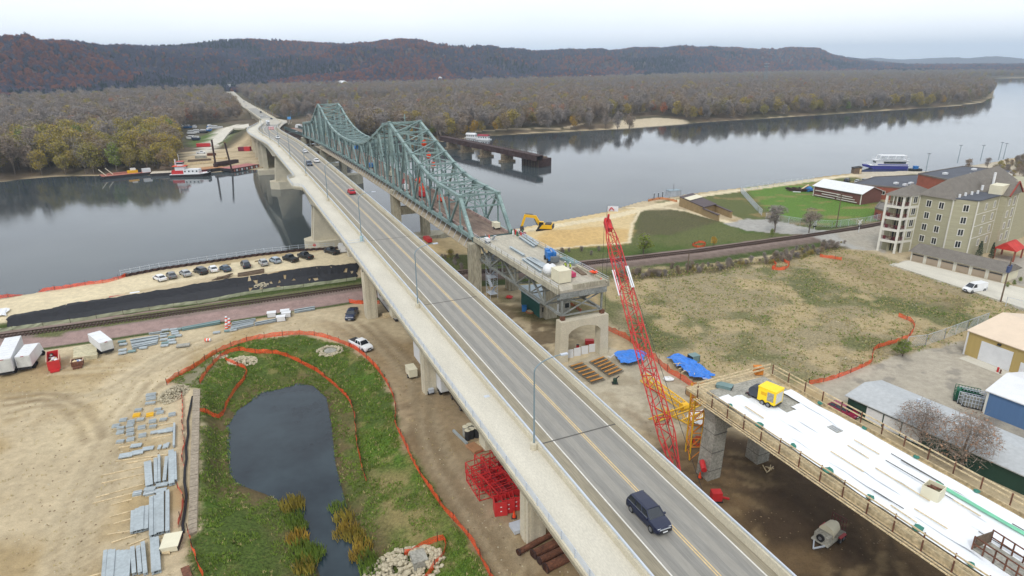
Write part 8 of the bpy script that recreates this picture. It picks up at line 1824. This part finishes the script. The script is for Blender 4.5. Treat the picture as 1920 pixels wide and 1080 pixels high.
# ---------------------------------------------------------------- on the new deck
def heater():
    t=50.3;o=thing('yellow_heater','yellow enclosed ground heater trailer on the end of the new deck','heater',B(48.6,55.6,zn_(48.6)+.1),BA+.25)
    L_(o,'housing',MB().box(-1.1,1.1,-.9,.9,.45,2.15),mat('heater_yellow',sr(252,214,20,.95),.45,.05,1));L_(o,'roof',MB().box(-1.15,1.15,-.95,.95,2.15,2.25),mat('heater_yellow',(0,0,0)));L_(o,'side_panel',MB().box(-1.13,-1.1,-.7,.7,.6,1.9),mat('heater_panel',sr(206,206,200,.85)));L_(o,'vent_panel',MB().box(-.9,-.1,.9,.93,.8,1.9),m_conc_g);L_(o,'brand_panel',MB().box(0,.7,.9,.92,1.3,1.7),mat('heater_band',sr(230,176,20,.9)));L_(o,'chassis',MB().box(-1.2,2.0,-.6,.6,.3,.45),m_dk);L_(o,'hose_reel',MB().tube((1.8,-.6,1.0),(1.8,.6,1.0),.7,14),mat('reel_dark',sr(70,76,86,.75)));L_(o,'control_box',MB().box(1.6,2.3,-.3,.5,.3,1.0),m_dk);L_(o,'drawbar',MB().beam((2.0,0,.4),(3.0,.3,.25),.14),m_dk)
    for x in(-.35,.4):
        for y in(-.9,.9): wheel(o,x,y,.32,.2)
heater()
def dk(u,v,z=18.6): return W(u,v,z)
place('dark_tool_tray','dark red tool tray beside the yellow heater','tray',(1410,742),18.3,lambda o:(L_(o,'tray',MB().box(-.6,.6,-.4,.4,0,.35),mat('tray_red',sr(88,30,40,.8))),L_(o,'handle',MB().beam((-.6,0,.35),(.6,0,.6),.06),m_dk)))
bx=thing('rubbish_box','white wrapped box full of brown scrap standing on the curing sheets','box',dk(1747,932,18.35),BA+.2)
for nm,q in(('side_wall',MB().box(-.75,.75,-.75,-.68,0,1.25)),('side_wall',MB().box(-.75,.75,.68,.75,0,1.25)),('side_wall',MB().box(-.75,-.68,-.68,.68,0,1.25)),('side_wall',MB().box(.68,.75,-.68,.68,0,1.25)),('floor',MB().box(-.68,.68,-.68,.68,0,.06))): L_(bx,nm,q,m_cream)
for k in range(8): L_(bx,'scrap_piece',MB().beam((-.5+.13*k,-.5,.9),(.4-.1*k,.55,1.25+.05*(k%3)),.14,.1),m_rust)
place('grey_grate','grey ribbed grate lying on the curing sheets','grate',(1565,806),18.45,lambda o:(L_(o,'frame',MB().box(-.7,.7,-.5,.5,.05,.14),m_conc_g),L_(o,'bars',MB().beam((-.6,-.3,.18),(.6,-.3,.18),.06).beam((-.6,0,.18),(.6,0,.18),.06).beam((-.6,.3,.18),(.6,.3,.18),.06),m_gal)),BA)
crate('crate_bundle','grey-green strapped bundle at the left corner of the new deck end','crate',(1358,728),18.4,1.9,1.1,.5,BA+.6,m_stlg)
place('orange_bucket','orange box at the far corner of the new deck end','box',(1421,700),18.5,lambda o:(L_(o,'box',MB().box(-.5,.5,-.5,.5,0,.9),mat('orange_paint',(0,0,0))),L_(o,'lid',MB().box(-.55,.55,-.55,.55,.9,.97),mat('orange_paint',(0,0,0)))))
sheet(-30,30.5,58.3,58.8,60,'long green strip of sheeting running over the white curing sheets',m=mat('green_strip',sr(120,196,160,.88)),z=.30,am=.06,name='green_strip',cat='strip',grp='strips on the deck',ragged=.1)
# dark bars and timbers holding the sheets down
rr=random.Random(31)
for i in range(34):
    t=rr.uniform(-5,50);n=rr.uniform(51.2,60.2);L=rr.uniform(2,7);dark=i%3==0
    if t>44 and n>53.5:continue
    n2=n+rr.uniform(-.12,.12)
    o=single('hold_down_bar',MB().beam(B(t,n,zn_(t)+.34),B(t-L,n2,zn_(t-L)+.34),.06 if dark else .11,.06),m_tar if dark else m_wood,('thin dark bar' if dark else 'pale timber batten')+' holding down the white curing sheets','bar','bars and battens on the curing sheets')
for i in range(15):
    t=50-i*4.6;n=50.85;o=single('green_cloth',MB().sphere(tuple(B(t,n+.1*(i%3),zn_(t)+.25)),.38+.1*(i%2),7,4,.5,.5,rr),mat('teal_cloth',sr(58,128,112,.82)),'scrap of teal cloth tucked along the left edge of the new deck','cloth','teal cloth scraps on the deck edge')
for i in range(9): t=46-i*6;single('green_cloth',MB().sphere(tuple(B(t,60.9,zn_(t)+.25)),.3,7,4,.5,.5,rr),mat('teal_cloth',(0,0,0)),'scrap of teal cloth tucked along the right edge of the new deck','cloth','teal cloth scraps on the deck edge')
cg=thing('steel_cage_platform','rusty railed steel work platform hanging over the left edge of the new deck','work platform',dk(1830,1035,18.3))
a,b=dk(1822,1030,18.3),dk(1925,1100,18.3);d_=(b-a).normalized();s_=Vector((-d_.y,d_.x,0));L=(b-a).length
if s_.y<0:s_=-s_
part('floor',MB().hexa([tuple(a),tuple(b),tuple(b+s_*2.2),tuple(a+s_*2.2),tuple(a+Vector((0,0,.1))),tuple(b+Vector((0,0,.1))),tuple(b+s_*2.2+Vector((0,0,.1))),tuple(a+s_*2.2+Vector((0,0,.1)))]),m_conc_g,cg)
for o2 in(0,2.2):
    for z in(.6,1.3): part('rail',MB().beam(a+s_*o2+Vector((0,0,z)),b+s_*o2+Vector((0,0,z)),.09),m_rust,cg)
    for k in range(6): p=a+d_*L*k/5+s_*o2;part('upright',MB().beam(p,p+Vector((0,0,1.35)),.1),m_rust,cg)
part('end_panel',MB().beam(a+s_*1.1+Vector((0,0,.65)),a+s_*1.1+d_*.05+Vector((0,0,.65)),1.9,1.2),m_woodd,cg)
# mixer trailer on the dark soil
def mixer():
    o=thing('concrete_mixer_trailer','dirty white mixer drum trailer with a spare wheel standing on the dark soil','trailer',W(1552,1012,7),head((1530,1025),(1580,985)))
    L_(o,'chassis',MB().box(-1.9,1.9,-.95,.95,.5,.7),m_conc_g);L_(o,'drum',MB().tube((-.7,0,1.35),(.9,0,1.45),.85,16,.7).tube((.9,0,1.45),(1.4,0,1.5),.7,16,.35),m_cream);L_(o,'engine_box',MB().box(-1.7,-.8,-.8,.8,.7,1.5),m_conc_g);L_(o,'drawbar',MB().beam((-1.9,.6,.55),(-3.1,0,.45),.14).beam((-1.9,-.6,.55),(-3.1,0,.45),.14),m_gal);L_(o,'spare_wheel',MB().tube((-1.75,0,1.2),(-1.95,0,1.2),.42,14),m_tyre);L_(o,'spare_rim',MB().tube((-1.95,0,1.2),(-1.98,0,1.2),.2,10),m_rim)
    q=MB()
    for k in range(6): q.beam((1.9,-.8+k*.32,.7),(1.9,-.8+k*.32,2.3),.06)
    for z in(.8,1.3,1.8,2.3): q.beam((1.9,-.8,z),(1.9,.8,z),.06)
    L_(o,'rear_gate',q,mat('gate_maroon',sr(110,60,60,.8)));L_(o,'red_fender',MB().box(.2,1.4,-1.25,-.95,.75,.9).box(.2,1.4,.95,1.25,.75,.9),mat('faded_red',(0,0,0)))
    for y in(-1.05,1.05): wheel(o,.5,y,.36,.24);wheel(o,1.15,y,.36,.24)
mixer()
# ---------------------------------------------------------------- excavator on the sand
def excav():
    o=thing('excavator','yellow excavator with its arm raised on the sand by the river','excavator',W(1020,441,7),2.95);o.location.z=gz(o.location)
    for y in(-1.25,1.25):
        L_(o,'crawler_track',MB().loft([[(x,y-.32,z0),(x,y+.32,z0),(x,y+.32,z1),(x,y-.32,z1)] for x,z0,z1 in((-2.3,.35,.65),(-2.0,.05,.95),(2.0,.05,.95),(2.3,.35,.65))]),m_dk)
    L_(o,'undercarriage',MB().box(-1.2,1.2,-1,1,.45,1.0),m_dk);L_(o,'house',MB().hexa([(-2.6,-1.4,1.05),(1.3,-1.4,1.05),(1.3,1.4,1.05),(-2.6,1.4,1.05),(-2.6,-1.4,2.3),(.4,-1.4,2.3),(.4,1.4,2.3),(-2.6,1.4,2.3)]),m_yp)
    L_(o,'counterweight',MB().box(-3.0,-2.3,-1.35,1.35,1.2,2.2),mat('excavator_grey',sr(70,70,74,.8)));L_(o,'engine_cover',MB().box(-2.3,-.4,-1.2,1.2,2.3,2.6),mat('excavator_grey',(0,0,0)))
    L_(o,'cab',MB().hexa([(0,.35,1.1),(1.7,.35,1.1),(1.7,1.4,1.1),(0,1.4,1.1),(.1,.4,3.1),(1.35,.4,3.1),(1.35,1.35,3.1),(.1,1.35,3.1)]),m_glass);L_(o,'cab_roof',MB().box(0,1.4,.35,1.4,3.1,3.2),m_yp)
    L_(o,'boom',MB().beam((1.0,-.2,1.6),(3.0,-.2,4.6),.6,.95).beam((2.8,-.2,4.4),(6.0,-.2,4.6),.55,.8),m_yp);L_(o,'arm',MB().beam((5.8,-.2,5.0),(7.0,-.2,1.2),.5,.7),m_yp)
    L_(o,'arm_cylinder',MB().tube((3.4,-.2,5.1),(5.9,-.2,5.2),.12,6).tube((2.0,.2,1.8),(3.0,.2,3.8),.13,6),mat('excavator_grey',(0,0,0)));L_(o,'bucket',MB().hexa([(6.3,-.8,.0),(7.4,-.8,-.2),(7.4,.4,-.2),(6.3,.4,.0),(6.6,-.8,1.4),(7.5,-.8,1.2),(7.5,.4,1.2),(6.6,.4,1.4)]),mat('excavator_grey',(0,0,0)))
excav()
place('red_lorry','red truck half hidden behind the bridge rail below the truss','truck',(803,455),7,lambda o:(L_(o,'body',MB().box(-3,3,-1.2,1.2,.9,2.8),m_red),L_(o,'cab',MB().box(3,4.8,-1.1,1.1,.7,2.4),m_red),L_(o,'chassis',MB().box(-3,4.6,-.8,.8,.5,.9),m_dk)),BA).scale=(.6,.6,.6)
o=place('moored_barge','low dark work barge with white rail at the river edge under the truss','barge',(800,443),0,lambda o:(L_(o,'hull',MB().box(-6,6,-2.5,2.5,-.5,1.2),m_hull),L_(o,'deck',MB().box(-5.8,5.8,-2.3,2.3,1.2,1.4),m_conc_g),L_(o,'cabin',MB().box(2,4,-1,1,1.4,3.4),m_whitep)),.4);o.location=B(192,70,0)
# ---------------------------------------------------------------- reeds, scrub and near plants
def tuft_mesh(seed,h,n,w,spread):
    rr=random.Random(seed);v=[];f=[]
    for i in range(n):
        a=rr.random()*6.28;q=spread*math.sqrt(rr.random());x,y=q*math.cos(a),q*math.sin(a);l=rr.uniform(.5,1)*h;b=rr.random()*6.28;dx,dy=math.cos(b)*l*.35,math.sin(b)*l*.35;px,py=-math.sin(b)*w,math.cos(b)*w;k=len(v)
        v+=[(x-px,y-py,0),(x+px,y+py,0),(x+dx*.4+px*.6,y+dy*.4+py*.6,l*.6),(x+dx,y+dy,l),(x+dx*.4-px*.6,y+dy*.4-py*.6,l*.6)];f.append((k,k+1,k+2,k+3,k+4))
    return v,f
GM={'grn':veg('grass_green',sr(104,132,50,.88),sr(122,142,62,.88),.1),'yel':veg('reed_straw',sr(188,156,70,.85),sr(160,146,66,.85),.1),'dry':veg('dry_grass',sr(196,176,130,.92),sr(176,162,116,.92),.1)}
def clump(p,z,kind,s,label,h=1.2,grp='reed clumps at the pond neck'):
    v,f=tuft_mesh(int(p[0]),h,110,.07,1.1);mb=MB();mb.add(v,f);c=W(*p,z);o=link('reed_clump',mesh('reed_clump',mb,GM[kind]),None,(c.x,c.y,gz(c)-.05));o.scale=(s,s,s);return tag(o,label,'reeds',grp)
for i,(u,v,k,s) in enumerate(((545,945,'yel',1.3),(556,948,'yel',1.1),(550,972,'grn',1.1),(560,985,'grn',1.0),(558,1010,'yel',1.2),(565,1030,'grn',1.3),(578,1045,'grn',1.3),(572,1062,'yel',1.2),(590,1035,'grn',1.1),(633,950,'grn',1.0),(645,970,'yel',1.2),(650,990,'yel',1.2),(665,1003,'yel',1.1),(680,1022,'yel',1.1),(688,1045,'grn',1.1),(695,1062,'grn',1.2),(672,1040,'yel',1.0),(640,1000,'yel',1.0))):
    clump((u,v),5,k,s,('straw-yellow' if k=='yel' else 'bright green')+' reed clump at the narrow neck of the pond, '+('left' if u<600 else 'right')+' bank')
# grass over the basin as one mass of tufts
pr2=np.random.RandomState(5)
def grassfield(name,P,n,kinds,hh,m,zsel=None,excl=None,w=.05):
    lo=P.min(0);hi=P.max(0);x=lo[0]+(hi[0]-lo[0])*pr2.rand(n*2);y=lo[1]+(hi[1]-lo[1])*pr2.rand(n*2);k=inside(P,x,y)
    if excl is not None:k&=~(sdist(excl,x,y)>-.2)
    k&=(y>15);x=x[k][:n];y=y[k][:n];z=height(x,y);n=len(x)
    dens_=fb(x/2.2,y/2.2,3);keep=dens_>.42;x,y,z=x[keep],y[keep],z[keep];n=len(x)
    nb_=5;a=pr2.rand(n,nb_)*6.283;l=hh*(.5+pr2.rand(n,nb_));bx_=x[:,None]+(pr2.rand(n,nb_)-.5)*.35;by_=y[:,None]+(pr2.rand(n,nb_)-.5)*.35
    px,py=-np.sin(a)*w,np.cos(a)*w;zz=z[:,None]+0*a
    V_=np.stack([np.stack([bx_-px,by_-py,zz-.02],-1),np.stack([bx_+px,by_+py,zz-.02],-1),np.stack([bx_+np.cos(a)*l*.5,by_+np.sin(a)*l*.5,zz+l*.8],-1)],2).reshape(-1,3)
    me=bpy.data.meshes.new(name);me.vertices.add(len(V_));me.vertices.foreach_set('co',V_.astype(np.float32).ravel());me.loops.add(len(V_));me.loops.foreach_set('vertex_index',np.arange(len(V_),dtype=np.int32));me.polygons.add(len(V_)//3);me.polygons.foreach_set('loop_start',np.arange(0,len(V_),3,dtype=np.int32));me.update(calc_edges=True);me.materials.append(m)
    o=link(name,me);o['kind']='stuff';return o
grassfield('basin_grass',BASIN,34000,0,.22,GM['grn'],excl=POND)
grassfield('basin_dry_grass',BASIN,2200,0,.3,GM['dry'],excl=POND)
FLD=poly([(1140,510),(1300,500),(1480,478),(1560,462),(1640,475),(1820,540),(1920,575),(1820,640),(1690,665),(1520,722),(1340,715),(1180,640)])
grassfield('field_dry_grass',FLD,16000,0,.2,GM['dry'],w=.06);grassfield('field_green_grass',FLD,5000,0,.25,GM['grn'],w=.07)
# scrub along the railway
SC=poly([(1150,512),(1300,500),(1400,490),(1500,468),(1560,452),(1600,458),(1560,470),(1500,488),(1400,500),(1300,512),(1160,528)])
scr=[];
def bushes(name,P,n,kind,s0,s1):
    lo=P.min(0);hi=P.max(0);x=lo[0]+(hi[0]-lo[0])*pr2.rand(n*6);y=lo[1]+(hi[1]-lo[1])*pr2.rand(n*6);k=inside(P,x,y)&(y>10);x=x[k][:n];y=y[k][:n];z=height(x,y)
    c=treeobj[(kind,0)];scatter(name,c,[(a,b,d-.6) for a,b,d in zip(x,y,z)],pr2.uniform(s0,s1,len(x)),pr2.uniform(0,6.28,len(x)))
bushes('trackside_scrub',SC,70,'bare',.09,.16);bushes('trackside_scrub',SC,50,'tan',.08,.15);bushes('trackside_scrub',SC,30,'olive',.06,.12)
HL=poly([(1840,330),(1870,306),(1925,290),(2000,285),(2000,330),(1900,345)],9);bushes('mound_scrub',HL,60,'bare',.2,.35);bushes('mound_scrub',HL,40,'olive',.15,.3);bushes('mound_scrub',HL,50,'tan',.18,.3)
SC2=poly([(690,560),(760,545),(900,500),(1150,478),(1180,462),(1060,470),(900,480),(800,470)]);bushes('bank_scrub',SC2,60,'bare',.08,.14)
def plant(name,kind,p,s,label,cat,z=7,i=0,squash=None):
    c=W(*p,z);o=tree(name,kind,i,(c.x,c.y,gz(c)-.1*s),s,R.uniform(0,6),label,None,cat)
    if squash:o.scale=squash
    return o
plant('bare_tree','bare',(1452,436),.52,'leafless round-topped tree left of the utility pole by the access road','tree',squash=(.75,.75,.52))
plant('bare_tree','bare',(1516,441),.42,'smaller leafless tree right of the first by the access road','tree',i=1,squash=(.6,.6,.42))
plant('green_bush','green',(1206,478),.36,'dense green bush north of the railway under the crane tip','bush',squash=(.62,.62,.40))
plant('green_bush','green',(1447,445),.18,'small green bush under the leafless tree','bush');plant('orange_bush','yellow',(1337,465),.22,'orange-yellow bush on the grass north of the railway','bush')
plant('green_bush','green',(1692,668),.22,'bright green bush at the corner of the field and chain link fence','bush',squash=(.42,.42,.22))
plant('conifer','pine',(1833,488),.34,'dark conifer left of the apartment entrance','tree');plant('conifer','pine',(1856,490),.34,'dark conifer right of the first by the apartment entrance','tree',squash=(.26,.26,.36))
for i,(u,v) in enumerate(((1888,540),(1900,536),(1912,530))): plant('round_shrub','green',(u,v),.1,['left','middle','right'][i]+' clipped shrub at the end of the garages','shrub')
plant('leafy_bare_tree','sparse',(1722,838),.5,'small tree with a few brown leaves in front of the grey roof, left one','tree',squash=(.62,.62,.62));plant('leafy_bare_tree','sparse',(1800,880),.6,'larger tree with a few brown leaves in front of the grey roof, right one','tree',squash=(.85,.85,.75))
plant('bare_tree','bare',(1815,322),.4,'small leafless tree on the skyline of the riverside car park','tree');plant('bare_tree','bare',(1850,318),.35,'second small leafless tree on the skyline right of the first','tree')
plant('green_bush','olive',(845,488),.2,'green bush beside the river under the truss','bush')
for i,(u,v,s) in enumerate(((1158,240,1.05),(1180,242,.95),(1135,238,.9),(1105,240,.9))):
    c=W(u,v,2.);tree('shore_tree','bare',i,(c.x,c.y,gz(c)),s,i,'leafless tree on the sand bar opposite, '+['second from right','rightmost','second from left','leftmost'][i],'trees on the sand bar')

# loose stones and weeds over the dirt
YD=poly([(0,700),(300,660),(560,600),(760,640),(960,860),(1080,1080),(940,1080),(740,760),(640,640),(420,640),(310,720),(330,1080),(-60,1080),(-60,700)])
def debris(name,P,n,s0,s1,rk=0):
    lo=P.min(0);hi=P.max(0);x=lo[0]+(hi[0]-lo[0])*pr2.rand(n*4);y=lo[1]+(hi[1]-lo[1])*pr2.rand(n*4);k=inside(P,x,y)&(y>15)&(fb(x/5,y/5,3)>.45);x=x[k][:n];y=y[k][:n];z=height(x,y)
    mb=MB();rr_=random.Random(n)
    for a,b,c_ in zip(x,y,z): mb.sphere((a,b,c_),rr_.uniform(s0,s1),4,2,.6,.5,rr_)
    o=part(name,mb,mat('soil_clod',sr(132,114,88,.82),.95,.3,.5) if rk else RK[0].materials[0],None);o['kind']='stuff'
debris('loose_stones',YD,500,.04,.13);debris('soil_clods',YD,450,.05,.16,1)
DD=poly([(1180,770),(1330,800),(1600,920),(1920,1120),(1400,1100),(1290,900)]);debris('soil_clods',DD,260,.05,.12,1);debris('loose_stones',FLD,500,.06,.18)
grassfield('yard_weeds',YD,1500,0,.18,GM['dry'])
